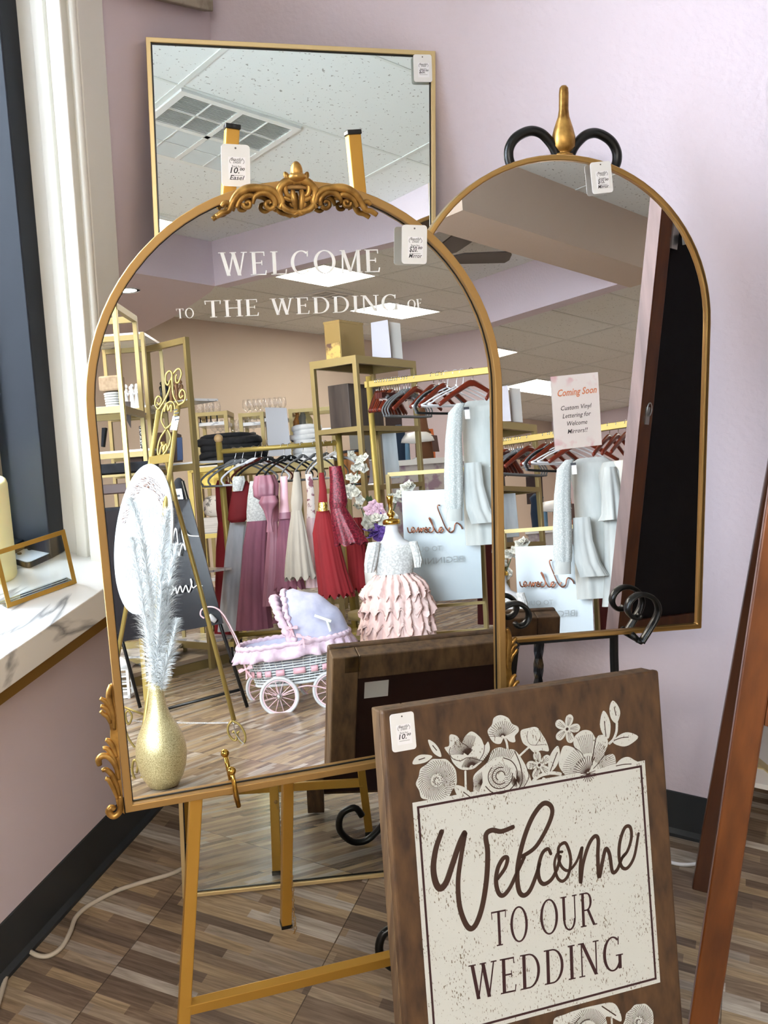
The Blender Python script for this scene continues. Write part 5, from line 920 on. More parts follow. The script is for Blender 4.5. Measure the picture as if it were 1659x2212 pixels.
# ---- dress rack with ball finials
ZR = 6.15; RL = V((2.249,-1.738,1.115)); RR = V((2.623,-1.221,1.116)); RR.z = RL.z = (RL.z+RR.z)/2
FLp, FRp = V((RL.x,RL.y,.06))+RX*.01, V((RR.x,RR.y,.06))+RX*.01
r = thing('dress_rack', 'small gold dress rack with wooden ball finials holding children\'s dresses', 'clothes rack', tuple((FLp+FRp)/2))
for p_, q in ((RL, FLp), (RR, FRp)):
    t_ = p_+UZ*.05; b = MB(); b.tube([q, t_], .0175, 12); ps = b.build('post', M_RACKG, r); b = MB(); b.ball(t_+UZ*.02, .024, 12); b.build('ball_finial', mat('beech_ball', rgb(196,160,112), .5), ps)
    b = MB(); b.bar(q+UZ*.05-DV*.18, q+UZ*.05+DV*.18, .026, .026); b.build('foot', M_RACKG, r)
    for sg in (-.16, .16): b = MB(); b.ball(V((q.x,q.y,.021))+DV*sg, .021, 8); b.tube([V((q.x,q.y,.03))+DV*sg, V((q.x,q.y,.1))+DV*sg], .006, 6); b.build('caster', M_IRON, r)
b = MB(); b.tube([RL, RR], .013, 12); b.build('rail', M_RACKG, r)
b = MB(); b.tube([FLp+UZ*.07, FRp+UZ*.07], .012, 10); b.build('rail', M_RACKG, r)
def rail_at(px): t = (px-475)/(733-475); return RL.lerp(RR, t)+UZ*.013
for proto, px, ang, lab in ((H_GREY,506,28,'grey velvet hanger furthest along the dress rack, holding the red gown'),(H_GREY,522,28,'second grey velvet hanger, beside the red gown'),(H_WHT,549,30,'white plastic hanger with the lace collar'),(H_BURG,563,40,'dark burgundy hanger behind the capelet'),(H_BLK,577,36,'black velvet hanger above the mauve rosette gown'),(H_BLK,612,45,'black velvet hanger above the bow dress'),(H_BLK,627,48,'black velvet hanger with the mauve satin gown'),(H_GREY,653,58,'grey velvet hanger above the champagne dress'),(H_GREY,680,58,'grey velvet hanger above the floral dress'),(H_GREY,704,58,'grey velvet hanger with the red and gold dress'),(H_WHT,722,45,'white plastic hanger holding the burgundy sequin dress')):
    hang(proto, rail_at(px), ang, lab)
GW = 'children\'s dresses on the dress rack'
def dress(name, label, loc, parts):
    r = thing(name, label, 'dress', loc, GW)
    for i, (pn, m, rw, kw) in enumerate(parts): b = MB(); drape(b, rw, seed=len(label)+i, **kw); b.build(pn, m, r)
    return r
dress('dress', 'long red gown at the far end of the dress rack', (2.335,-1.831,0.961), [('bodice', M_RED, [(2.336,-1.831,0.966,0.02),(2.344,-1.819,0.935,0.047),(2.334,-1.826,0.809,0.04),(2.332,-1.825,0.733,0.035)], dict(pl=4, amp=(.02,.06))), ('skirt', M_RED2, [(2.334,-1.823,0.738,0.038),(2.321,-1.834,0.582,0.045),(2.303,-1.846,0.33,0.049),(2.288,-1.856,0.109,0.052)], dict(pl=8, amp=(.04,.12)))])
dress('dress', 'silver white long skirt dress under a red capelet', (2.297,-1.664,0.977), [('skirt', M_SILVER, [(2.281,-1.674,0.736,0.044),(2.264,-1.692,0.609,0.052),(2.239,-1.716,0.389,0.054),(2.214,-1.739,0.16,0.06)], dict(pl=7, amp=(.03,.12))), ('capelet', M_RED, [(2.246,-1.58,0.949,0.024),(2.239,-1.587,0.897,0.052),(2.227,-1.599,0.805,0.059),(2.216,-1.611,0.753,0.052),(2.216,-1.611,0.736,0.036)], dict(pl=3, amp=(.01,.05), dr=.6)), ('lace_collar', M_LACE, [(2.205,-1.569,0.975,0.028),(2.203,-1.571,0.951,0.034),(2.196,-1.578,0.898,0.024)], dict(pl=5, amp=(.04,.12), dr=.6))])
dress('dress', 'gown with white lace bodice and long mauve tulle skirt', (2.228,-1.462,0.943), [('bodice', M_LACE, [(2.222,-1.477,0.944,0.023),(2.221,-1.474,0.86,0.043),(2.22,-1.471,0.788,0.055),(2.217,-1.473,0.738,0.053)], dict(pl=4, amp=(.01,.05))), ('skirt', M_MAUVE, [(2.217,-1.473,0.738,0.053),(2.201,-1.489,0.61,0.062),(2.184,-1.504,0.421,0.068),(2.169,-1.512,0.183,0.092)], dict(pl=10, amp=(.03,.1)))])
dress('dress', 'mauve satin gown with a big ruffled bow at the shoulder', (2.177,-1.311,0.935), [('bodice', M_MAUVES, [(2.17,-1.326,0.937,0.028),(2.174,-1.316,0.843,0.029),(2.167,-1.32,0.731,0.026)], dict(pl=4, amp=(.03,.1))), ('skirt', M_MAUVES, [(2.167,-1.32,0.736,0.023),(2.157,-1.326,0.587,0.035),(2.14,-1.341,0.402,0.038),(2.13,-1.351,0.31,0.036)], dict(pl=6, amp=(.06,.16))), ('ruffle', M_MAUVES, [(2.09,-1.284,0.965,0.046),(2.089,-1.282,0.914,0.062),(2.087,-1.283,0.864,0.057),(2.087,-1.282,0.846,0.032)], dict(pl=6, amp=(.16,.22), dr=.7)), ('bow', M_MAUVES, [(2.066,-1.245,0.863,0.034),(2.064,-1.245,0.832,0.049),(2.061,-1.248,0.795,0.025),(2.06,-1.247,0.736,0.011),(2.058,-1.247,0.686,0.018)], dict(pl=4, amp=(.14,.22)))])
dress('dress', 'mauve dress with pink satin top and frilled tulle hem', (2.185,-1.226,0.93), [('bodice', M_PINKS, [(2.176,-1.233,0.954,0.018),(2.169,-1.237,0.83,0.021),(2.164,-1.239,0.747,0.029)], dict(pl=3, amp=(.02,.06))), ('waist_band', M_MAUVES, [(2.152,-1.224,0.775,0.028),(2.149,-1.225,0.743,0.03)], dict(pl=3, amp=(.01,.02))), ('skirt', M_MAUVE, [(2.165,-1.238,0.747,0.029),(2.16,-1.24,0.631,0.046),(2.156,-1.238,0.47,0.062),(2.153,-1.237,0.396,0.074)], dict(pl=11, amp=(.04,.14), sag=.012)), ('under_skirt', M_MAUVE, [(2.222,-1.3,0.463,0.042),(2.213,-1.305,0.322,0.053),(2.201,-1.316,0.218,0.068)], dict(pl=9, amp=(.05,.14)))])
dress('dress', 'champagne tulle dress with a short full skirt', (2.118,-1.098,0.947), [('bodice', M_IVORY, [(2.116,-1.095,0.969,0.013),(2.112,-1.098,0.902,0.022),(2.106,-1.101,0.824,0.029),(2.103,-1.104,0.782,0.024)], dict(pl=4, amp=(.02,.07))), ('skirt', M_IVORY, [(2.103,-1.103,0.782,0.025),(2.099,-1.104,0.678,0.043),(2.094,-1.105,0.544,0.061),(2.092,-1.103,0.454,0.072)], dict(pl=11, amp=(.03,.15), sag=.012))])
dress('dress', 'pale pink dress with a floral bodice behind the champagne one', (2.257,-1.128,0.944), [('bodice', M_FLORAL, [(2.249,-1.132,0.956,0.018),(2.248,-1.129,0.852,0.018),(2.241,-1.133,0.737,0.022)], dict(pl=4, amp=(.02,.08))), ('skirt', M_PALEP, [(2.241,-1.132,0.737,0.023),(2.233,-1.136,0.576,0.03),(2.225,-1.138,0.391,0.037)], dict(pl=8, amp=(.04,.14)))])
dress('dress', 'red tulle dress with a gold sequin belt', (2.127,-0.939,0.936), [('bodice', M_RED2, [(2.123,-0.948,0.955,0.011),(2.121,-0.946,0.871,0.018),(2.117,-0.949,0.805,0.022)], dict(pl=3, amp=(.02,.06))), ('sequin_belt', M_SEQ, [(2.086,-0.923,0.814,0.022),(2.084,-0.925,0.773,0.024)], dict(pl=3, amp=(.01,.02), dr=.55)), ('skirt', M_RED2, [(2.115,-0.95,0.774,0.03),(2.113,-0.948,0.672,0.057),(2.119,-0.931,0.494,0.071),(2.126,-0.915,0.364,0.084)], dict(pl=12, amp=(.03,.13), sag=.014))])
dress('dress', 'short burgundy sequin dress on the white hanger at the near end', (2.036,-0.769,0.929), [('bodice', M_BURG, [(2.022,-0.781,0.977,0.028),(2.023,-0.776,0.908,0.033),(2.02,-0.776,0.813,0.042),(2.017,-0.779,0.781,0.036)], dict(pl=4, amp=(.02,.08))), ('skirt', M_BURG, [(2.017,-0.779,0.785,0.036),(2.027,-0.761,0.716,0.053),(2.039,-0.742,0.65,0.068),(2.044,-0.734,0.616,0.075)], dict(pl=7, amp=(.03,.14), sag=.008))])
dress('dress', 'red tulle underskirt dress beside the near rack post', (2.341,-0.928,0.721), [('skirt', M_RED2, [(2.331,-0.94,0.723,0.043),(2.332,-0.93,0.539,0.048),(2.328,-0.926,0.367,0.048)], dict(pl=10, amp=(.05,.16), sag=.014))])
# ---- second rack: wooden hangers and white dresses
QA, QB = V((2.421,-0.846,1.373)), V((2.723,0.492,1.376)); QB.z = QA.z = (QA.z+1.374)/2
r = thing('garment_rack', 'tall gold square tube garment rack with wooden hangers and white dresses', 'clothes rack', ((QA.x+QB.x)/2, (QA.y+QB.y)/2, 0))
b = MB(); b.bar(QA-(QB-QA).normalized()*.02, QB, .028, .032); b.build('rail', M_RACKG, r, bevel=.002)
for p_ in (QA, QB):
    f_ = V((p_.x, p_.y, 0)); b = MB(); b.tube([f_, f_+UZ*(QA.z+.04)], .0155, 12); b.build('post', M_RACKG, r); d_ = V((QB.y-QA.y, QA.x-QB.x, 0)).normalized(); b = MB(); b.bar(f_+UZ*.02-d_*.22, f_+UZ*.02+d_*.22, .03, .03); b.build('foot', M_RACKG, r)
G2 = 'hangers on the tall garment rack'
K_W = hanger_proto('wooden_hanger', '', M_HWOOD, .19, 'wood', G2); K_D = hanger_proto('wooden_hanger', '', M_HDARK, .19, 'wood', G2); K_C = hanger_proto('skirt_hanger', '', M_HDARK, .16, 'clip', G2); K_G = hanger_proto('velvet_hanger', '', M_HGREY, .19, 'velvet', G2); K_B = hanger_proto('velvet_hanger', '', M_HBLK, .19, 'velvet', G2); K_P = hanger_proto('plastic_hanger', '', M_HWHT, .19, 'tube', G2)
def rail2(px): t = (px-798)/(1053.6-798); return QA.lerp(QB, t/2.25)+UZ*.018
OR = ('first','second','third','fourth','fifth','sixth','seventh','eighth','ninth','tenth','eleventh','twelfth')
for i, px in enumerate((813,817,822,827,833,839,845,849)): hang(K_D if i in (0,2,5) else K_W, rail2(px), 78-i*1.2, OR[i]+' wooden hanger from the end post of the tall garment rack')
for i, px in enumerate((854,859,864)): hang(K_C, rail2(px), 55, OR[i]+' skirt hanger with metal clips, next to the wooden hangers')
for i, px in enumerate((874,880,886)): hang(K_G, rail2(px), 55, OR[i]+' grey velvet hanger on the tall garment rack')
hang(K_W, rail2(902), 50, 'wooden hanger beside the grey velvet hangers'); hang(K_W, rail2(938), 50, 'wooden hanger before the black velvet one')
hang(K_G, rail2(950), 48, 'single grey hanger beside the black velvet hanger'); hang(K_B, rail2(954), 48, 'black velvet hanger on the tall garment rack'); hang(K_W, rail2(962), 45, 'wooden hanger just before the white plastic hangers')
for i, px in enumerate((968,987,1001)): hang(K_P, rail2(px), 35, OR[i]+' white plastic hanger beside the white dress')
hang(K_W, rail2(1020), 28, 'wooden hanger carrying the long sleeved white dress')
for i, px in enumerate((1078,1096,1114)): hang(K_W, rail2(px), 62, OR[i]+' wooden hanger behind the white dress, holding an ivory dress')
M_SWISS = noise_mat('white_swiss_dot', rgb(178,184,182), rgb(208,212,210), (190,190,190), .8, 0, 1, .55, .62, .5)
M_OFFW = cloth('off_white_chiffon', (196,200,197), .8); M_IVD = cloth('ivory_crepe', (226,220,206), .7)
G3 = 'white dresses on the tall garment rack'
r = thing('dress', 'white dress with long dotted sheer sleeves hanging on the tall garment rack', 'dress', (2.554,-0.295,1.163), G3)
b = MB(); drape(b, [(2.555,-0.297,1.238,0.066,0.28),(2.552,-0.3,1.207,0.112,0.34),(2.548,-0.299,1.098,0.092,0.4),(2.538,-0.306,0.945,0.083,0.42)], pl=3, amp=(.01,.04)); b.build('bodice', M_OFFW, r)
b = MB(); drape(b, [(2.538,-0.306,0.95,0.085,0.42),(2.531,-0.309,0.814,0.089,0.5),(2.527,-0.308,0.683,0.093,0.55),(2.524,-0.306,0.56,0.095,0.55)], pl=9, amp=(.02,.1)); b.build('skirt', M_OFFW, r)
b = MB(); drape(b, [(2.425,-0.291,0.947,0.04,0.4),(2.422,-0.291,0.84,0.046,0.4),(2.428,-0.277,0.731,0.054,0.4),(2.442,-0.254,0.665,0.06,0.4)], pl=6, amp=(.08,.2)); b.build('wrap_ruffle', M_OFFW, r)
b = MB(); drape(b, [(2.394,-0.313,1.223,0.021,0.7),(2.377,-0.335,1.182,0.034,0.7),(2.364,-0.347,1.06,0.039,0.7),(2.353,-0.354,0.89,0.045,0.7),(2.347,-0.357,0.783,0.043,0.7),(2.346,-0.357,0.74,0.036,0.7)], pl=6, amp=(.02,.07)); b.build('sleeve', M_SWISS, r)
b = MB(); drape(b, [(2.329,-0.345,0.741,0.035,0.6),(2.326,-0.349,0.714,0.038,0.6),(2.323,-0.351,0.684,0.039,0.6)], pl=2, amp=(.01,.02)); b.build('cuff', M_OFFW, r)
b = MB(); drape(b, [(2.729,-0.26,1.224,0.024,0.7),(2.741,-0.241,1.16,0.036,0.7),(2.726,-0.248,0.868,0.038,0.7),(2.714,-0.256,0.712,0.03,0.7)], pl=6, amp=(.02,.07)); b.build('sleeve', M_SWISS, r)
b = MB(); o = V((2.321,-0.242,1.185)); b.prism([(-.012,0),(.013,0),(.013,.012),(-.012,.012)], o, RX, UZ, -DV, 0, .001); b.build('label', M_INK, r); b = MB(); b.prism([(-.008,-.042),(.014,-.042),(.014,0),(-.008,0)], o, RX, UZ, -DV, .001, .002); b.build('size_tag', M_PAPER, r)
for i, (px, lab, wd, hem, m) in enumerate(((1080,'white chiffon dress with short ruffled sleeves behind the dotted sleeve dress',30,1230,M_OFFW),(1098,'ivory strapless long gown, second behind the dotted sleeve dress',24,1330,M_IVD),(1116,'ivory long gown hanging furthest behind the dotted sleeve dress',24,1330,M_IVD))):
    p_ = rail2(px); r = thing('dress', lab, 'dress', tuple(p_-UZ*.2), G3); s_ = .00218
    b = MB(); drape(b, [(p_.x,p_.y,p_.z-.19,.05),(p_.x,p_.y,p_.z-.24,wd*s_*1.1),(p_.x,p_.y,p_.z-.45,wd*s_*.95)], pl=4, amp=(.02,.08), dr=1.1); b.build('bodice', m, r)
    b = MB(); drape(b, [(p_.x,p_.y,p_.z-.44,wd*s_*.95),(p_.x,p_.y,p_.z-.75,wd*s_*1.3),(p_.x,p_.y,p_.z-(hem-830)*s_,wd*s_*1.5)], pl=8, amp=(.04,.14), dr=1.1); b.build('skirt', m, r)
    if i == 0: b = MB(); q = p_-RX*.02-DV*.07-UZ*.22; drape(b, [(q.x,q.y,q.z,.03),(q.x,q.y,q.z-.12,.045),(q.x,q.y,q.z-.22,.05),(q.x,q.y,q.z-.25,.062)], pl=6, amp=(.03,.25), dr=1); b.build('sleeve', m, r)
p_ = rail2(1078)+DV*.75; r = thing('garment_bag', 'dark red garment hanging low behind the white welcome board', 'garment', (p_.x,p_.y,.75)); b = MB(); drape(b, [(p_.x,p_.y,.85,.08),(p_.x,p_.y,.5,.1),(p_.x,p_.y,.08,.12)], pl=6, amp=(.03,.1), dr=.8); b.build('cloth', cloth('maroon_cloth', (86,18,24)), r)
# ---------------------------------------------------------------- child mannequin in lace and tiered tulle
ZM = 4.5; mo = V((2.068,-0.539,0.076))
r = thing('child_mannequin', 'child dress form with gold neck cap wearing the lace top and tiered blush skirt', 'mannequin', (mo.x, mo.y, 0))
b = MB(); drape(b, [(2.091,-0.537,0.698,0.027,0.9),(2.088,-0.538,0.661,0.031,0.9),(2.089,-0.536,0.627,0.048,0.75),(2.091,-0.532,0.606,0.083,0.55),(2.088,-0.534,0.556,0.093,0.6),(2.081,-0.539,0.462,0.075,0.7)], pl=2, amp=(0,.0)); b.build('torso', mat('white_jersey', rgb(204,204,206), .7), r)
b = MB(); c = V((2.091,-0.537,0.696)); b.lathe([(.040,0),(.041,.012),(.036,.022),(.012,.026),(.012,.034),(.019,.042),(.019,.05),(.011,.058),(.009,.07),(.012,.10),(.017,.122),(.015,.128),(.001,.129)], c, 20); b.build('neck_cap', M_BRASS, r)
b = MB(); drape(b, [(2.09,-0.532,0.602,0.083,0.56),(2.089,-0.533,0.573,0.097,0.62),(2.087,-0.534,0.525,0.09,0.66),(2.083,-0.537,0.466,0.083,0.7)], pl=3, amp=(.005,.015)); b.build('lace_bodice', M_LACE, r)
b = MB()
for s in (0, 1): drape(b, ([(2.007,-0.581,0.623,0.027,0.8),(1.999,-0.589,0.577,0.031,0.8),(1.991,-0.598,0.526,0.028,0.8),(1.986,-0.603,0.489,0.02,0.8)], [(2.108,-0.44,0.614,0.019,0.8),(2.113,-0.432,0.572,0.019,0.8),(2.116,-0.426,0.53,0.02,0.8),(2.113,-0.428,0.497,0.014,0.8)])[s], pl=8, amp=(.02,.16)); b.build('lace_sleeve', M_LACE, r); b = MB()
for i, rw in enumerate(([(2.083,-0.536,0.473,0.083,0.75),(2.085,-0.532,0.435,0.122,0.8),(2.083,-0.533,0.397,0.144,0.8),(2.08,-0.535,0.368,0.151,0.8)], [(2.084,-0.533,0.427,0.108,0.8),(2.082,-0.532,0.372,0.142,0.8),(2.08,-0.533,0.322,0.159,0.8),(2.079,-0.534,0.301,0.163,0.8)], [(2.08,-0.535,0.364,0.122,0.8),(2.08,-0.534,0.31,0.15,0.8),(2.077,-0.534,0.253,0.163,0.8),(2.076,-0.534,0.23,0.166,0.8)], [(2.078,-0.536,0.301,0.129,0.8),(2.076,-0.535,0.243,0.154,0.8),(2.076,-0.533,0.188,0.166,0.8),(2.075,-0.533,0.159,0.168,0.8)], [(2.077,-0.533,0.239,0.14,0.8),(2.074,-0.535,0.17,0.159,0.8),(2.074,-0.531,0.113,0.168,0.8),(2.074,-0.531,0.086,0.17,0.8)], [(2.076,-0.533,0.18,0.148,0.8),(2.074,-0.531,0.096,0.163,0.8),(2.071,-0.531,-0.008,0.169,0.8)], [(2.074,-0.534,0.159,0.13,0.8),(2.07,-0.532,-0.008,0.16,0.8),(2.063,-0.535,-0.133,0.167,0.8)])):
    b = MB(); drape(b, rw, n=150, pl=21, amp=(.02,.13), sag=.022, seed=i*3+1, dr=.8)
    q = random.Random(i); b.v = [(x+q.uniform(-.004,.004), y+q.uniform(-.004,.004), z_+q.uniform(-.003,.003)) for x, y, z_ in b.v]; b.build('skirt_tier', M_BLUSH, r)
b = MB(); b.tube([(mo.x,mo.y,.02),(mo.x,mo.y,.3)], .012, 8); b.lathe([(.13,0),(.13,.012),(.02,.02)], (mo.x,mo.y,0), 24); b.build('stand', M_BRASS, r)
# ---------------------------------------------------------------- white welcome board in a gold frame stand
ZW = 4.82
r = thing('frame_stand', 'slim gold rectangular frame stand behind the mannequin', 'display stand', (2.569, -0.624, 0))
FQ = [V(p) for p in [(2.503,-0.831,0.924),(2.701,-0.421,0.92),(2.653,-0.415,0.128),(2.459,-0.819,0.115)]]
b = MB(); [b.bar(FQ[i], FQ[(i+1) % 4], .02, .02) for i in range(4)]; b.build('frame', M_GOLDF, r)
b = MB(); b.bar(FQ[3].lerp(FQ[0],.17), FQ[2].lerp(FQ[1],.17), .02, .014); b.bar(FQ[3].lerp(FQ[0],.2)+DV*.25, FQ[2].lerp(FQ[1],.2)+DV*.25, .03, .02); b.build('crossbar', M_GOLDF, r)
for i in (2, 3): b = MB(); b.bar(FQ[i], V((FQ[i].x, FQ[i].y, 0))+DV*.1, .018, .018); b.build('leg', M_GOLDF, r)
BQ = [V(p) for p in [(2.422,-0.7,0.837),(2.589,-0.366,0.826),(2.548,-0.363,0.299),(2.377,-0.685,0.295)]]; bn = (BQ[1]-BQ[0]).cross(BQ[3]-BQ[0]).normalized(); bn = bn if bn.dot(DV) < 0 else -bn
r = thing('acrylic_sign', 'frosted white acrylic board with copper welcome script in the gold frame stand', 'sign', tuple(BQ[2].lerp(BQ[3],.5)))
b = MB(); b.add(BQ+[p-bn*.006 for p in BQ], [(0,1,2,3),(7,6,5,4),(0,4,5,1),(1,5,6,2),(2,6,7,3),(3,7,4,0)]); b.build('board', mat('frosted_acrylic', rgb(158,170,176), .25), r)
b = MB()
for pth in ([(2.532,-0.436,0.634),(2.528,-0.442,0.651),(2.519,-0.455,0.665),(2.512,-0.464,0.658),(2.507,-0.47,0.631),(2.497,-0.483,0.622),(2.486,-0.5,0.645),(2.477,-0.515,0.695),(2.47,-0.527,0.74),(2.471,-0.526,0.756),(2.477,-0.517,0.755)], [(2.507,-0.47,0.631),(2.497,-0.483,0.622),(2.492,-0.492,0.633),(2.497,-0.484,0.646)], [(2.479,-0.509,0.64),(2.472,-0.518,0.625),(2.466,-0.527,0.631),(2.469,-0.524,0.647),(2.475,-0.515,0.649),(2.469,-0.522,0.636),(2.459,-0.536,0.627),(2.449,-0.552,0.666),(2.442,-0.564,0.7),(2.447,-0.555,0.688),(2.451,-0.548,0.644),(2.443,-0.558,0.629),(2.436,-0.569,0.635),(2.438,-0.566,0.651),(2.443,-0.559,0.651)], [(2.436,-0.569,0.635),(2.429,-0.578,0.631),(2.425,-0.584,0.642),(2.431,-0.577,0.655),(2.433,-0.573,0.641),(2.427,-0.581,0.647),(2.421,-0.59,0.653),(2.416,-0.595,0.632),(2.416,-0.597,0.654),(2.41,-0.604,0.633),(2.409,-0.607,0.658),(2.402,-0.615,0.634)], [(2.401,-0.617,0.645),(2.393,-0.628,0.635),(2.389,-0.634,0.647),(2.393,-0.629,0.66),(2.397,-0.623,0.651),(2.386,-0.637,0.636),(2.38,-0.646,0.642),(2.379,-0.649,0.662)]):
    b.tube([V(p)+bn*.012 for p in smooth(pth, 5)], .0034, 5)
b.build('script', mat('copper_foil', rgb(150,96,72), .25, .8), r)
b = MB(); to = V((2.508,-0.427,0.48))+bn*.014; b.text('BEGINNING', to, -RX-UZ*.0, UZ, bn, .042, .26, hgt=.001); to = V((2.451,-0.509,0.541))+bn*.014; b.text('TO OUR', to, -RX, UZ, bn, .034, .13, hgt=.001); b.build('lettering', mat('pale_gold_print', rgb(158,166,168), .4), r)
# ---------------------------------------------------------------- flowers beside the mannequin
M_PETW = mat('white_petal', rgb(206,204,192), .7); M_PETP = mat('pink_petal', rgb(226,188,206), .7); M_PETV = mat('violet_petal', rgb(126,92,176), .7); M_LEAF = mat('leaf_green', rgb(70,90,58), .7)
fo = V((2.4,-0.87,0.53))
r = thing('flower_arrangement', 'arrangement of white delphiniums with pink and purple roses beside the mannequin', 'flowers', tuple(fo))
def blossom(b, c, s, seed, n=7):
    q = random.Random(seed); d0 = (V((q.uniform(-1,1), q.uniform(-1,1), q.uniform(-.2,1)))-DV).normalized()
    u_ = d0.orthogonal().normalized(); v_ = d0.cross(u_)
    for ring_, (k_, rad, up) in enumerate(((5,1,.15),(4,.62,.45),(3,.3,.6))):
        for i in range(k_):
            a = 2*pi*i/k_+ring_; e = u_*cos(a)+v_*sin(a); f_ = v_*cos(a)-u_*sin(a)
            b.sheet([[c+d0*(s*up*t*t*.8)+e*(s*rad*t)+f_*(s*.52*rad*w_*sin(pi*min(1,t*.85+.12)))+d0*(-s*.12*abs(w_)) for w_ in (-1,-.4,.4,1)] for t in (.02,.4,.75,1)])
def spray(pts, n, s, m, seed, nm='blossom_spray'):
    q = random.Random(seed); P = [V(p) for p in smooth(pts, 6)]; b = MB(); b.tube(P, .003, 5); st = b.build('stem', M_LEAF, r); b = MB()
    for i in range(n): t = q.uniform(.1,1)*(len(P)-1); c = P[int(t)]+RX*q.uniform(-1,1)*s*1.1-DV*q.uniform(0,1)*s+UZ*q.uniform(-1,1)*s*.5; blossom(b, c, s*q.uniform(.7,1.1), seed*50+i)
    b.build(nm, m, r)
spray([(2.39,-0.888,0.624),(2.375,-0.915,0.764),(2.362,-0.937,0.858),(2.379,-0.919,0.971),(2.384,-0.914,1.028)], 22, .030, M_PETW, 1); spray([(2.417,-0.851,0.621),(2.462,-0.794,0.73),(2.487,-0.763,0.819),(2.512,-0.731,0.874)], 20, .026, M_PETW, 2)
b = MB()
for i, (px, py, s) in enumerate(((800,1117,.036),(818,1104,.034),(832,1112,.03),(808,1097,.03),(824,1122,.032))): blossom(b, V([(2.318,-0.822,0.757),(2.343,-0.789,0.763),(2.359,-0.765,0.736),(2.33,-0.807,0.78),(2.348,-0.78,0.719)][i]), s, 300+i)
b.build('pink_roses', M_PETP, r)
b = MB()
for i, p in enumerate([(2.291,-0.806,0.715),(2.284,-0.816,0.698),(2.33,-0.752,0.706),(2.308,-0.784,0.722)]): blossom(b, V(p), .036, 330+i)
b.build('cream_roses', M_PETW, r)
b = MB()
for i, p in enumerate([(2.309,-0.83,0.661),(2.327,-0.805,0.65),(2.342,-0.786,0.67),(2.358,-0.766,0.713),(2.318,-0.817,0.633),(2.333,-0.795,0.626),(2.348,-0.776,0.642)]): blossom(b, V(p), .036, 360+i)
b.build('purple_roses', M_PETV, r)
b = MB(); q = random.Random(9)
for i in range(34): c = fo+RX*q.uniform(-.09,.07)+UZ*q.uniform(-.03,.28)+DV*q.uniform(0,.06); d = V((q.uniform(-1,1),q.uniform(-1,1),q.uniform(-.3,1))).normalized(); e = d.orthogonal().normalized(); b.prism([(0,0),(.012,.018),(.01,.035),(0,.055),(-.01,.035),(-.012,.018)], c, e, d, d.cross(e), 0, .001)
b.build('leaves', M_LEAF, r)
b = MB(); b.lathe([(.05,0),(.07,.02),(.075,.2),(.06,.26),(.062,.27),(.05,.26)], fo-UZ*.27, 20); b.build('vase', M_WHITE, r)
b = MB(); b.lathe([(.16,fo.z-.275-.03),(.16,fo.z-.275)], (fo.x,fo.y,0), 24); b.lathe([(.03,.02),(.03,fo.z-.3)], (fo.x,fo.y,0), 12); b.lathe([(.14,0),(.14,.02)], (fo.x,fo.y,0), 20); tag(b.build('pedestal', M_GOLDF), 'round pedestal hidden under the flower arrangement', 'pedestal')
# ---------------------------------------------------------------- shelving
M_SHELFM = marble_mat('shelf_marble', (222,222,222), (150,152,156), 2)
M_DKWOOD = wood_mat('dark_walnut_box', rgb(46,36,32), rgb(78,64,56), (30,30,4), .5)
M_CARD = mat('gold_card', rgb(146,120,66), .45, .3)
def vpost(b, p, z0=0, w=.024, d=.03): p = V(p); b.box((p.x,p.y,(p.z+z0)/2), (w/2,d/2,(p.z-z0)/2), RX, DV, UZ)
def slab(b, p, wx, wd, t, m=None):
    """board with its front left top corner at p"""
    b.box(P3(p, wx/2, wd/2, -t/2), (wx/2,wd/2,t/2), RX, DV, UZ)
# unit with the polished post, nearest
a0 = V((1.361,-1.425,1.762))
r = thing('display_rack', 'polished gold display rack with an open post, leftmost in the crested mirror', 'display rack', (P3(a0,-.15,.15).x, P3(a0,-.15,.15).y, 0))
for x, d in ((0,0),(-.42,0),(0,.36),(-.42,.36)): b = MB(); vpost(b, P3(a0,x,d), 0, .02, .028); b.build('post', M_YGOLD if d == 0 and x == 0 else M_GOLDF, r, bevel=.001)
for i, z_ in enumerate((a0.z-.012, 1.295, 0.777, .25)):
    b = MB()
    for d in (0, .36): b.box(P3((a0.x,a0.y,z_),-.21,d), (.21,.012,.015), RX, DV, UZ)
    for x in (0, -.42): b.box(P3((a0.x,a0.y,z_),x,.18), (.012,.18,.015), RX, DV, UZ)
    b.build('rail', M_GOLDF, r)
    if i in (1, 2): b = MB(); b.box(P3((a0.x,a0.y,z_+.016),-.21,.18), (.20,.17,.004), RX, DV, UZ); b.build('glass_shelf', M_GLASS, r)
# marble topped shelf unit
b0 = V((1.765,-1.717,1.709))
r = thing('marble_shelf', 'tall gold shelf unit with marble boards holding the wedding figurines', 'shelf', (P3(b0,-.14,.2).x, P3(b0,-.14,.2).y, 0))
for x, d in ((0,0),(-.30,0),(0,.4),(-.30,.4)): b = MB(); vpost(b, P3(b0,x,d), 0, .018, .026); b.build('post', M_GOLDF, r, bevel=.001)
BZ = (b0.z, 1.35, 1.138, 1.047, .12)
for i, z_ in enumerate(BZ):
    b = MB()
    for d in (0, .4): b.box(P3((b0.x,b0.y,z_-.022),-.15,d), (.15,.012,.013), RX, DV, UZ)
    b.build('rail', M_GOLDF, r); b = MB(); b.box(P3((b0.x,b0.y,z_-.004),-.15,.2), (.155,.205,.006), RX, DV, UZ); b.build('marble_board', M_SHELFM, r)
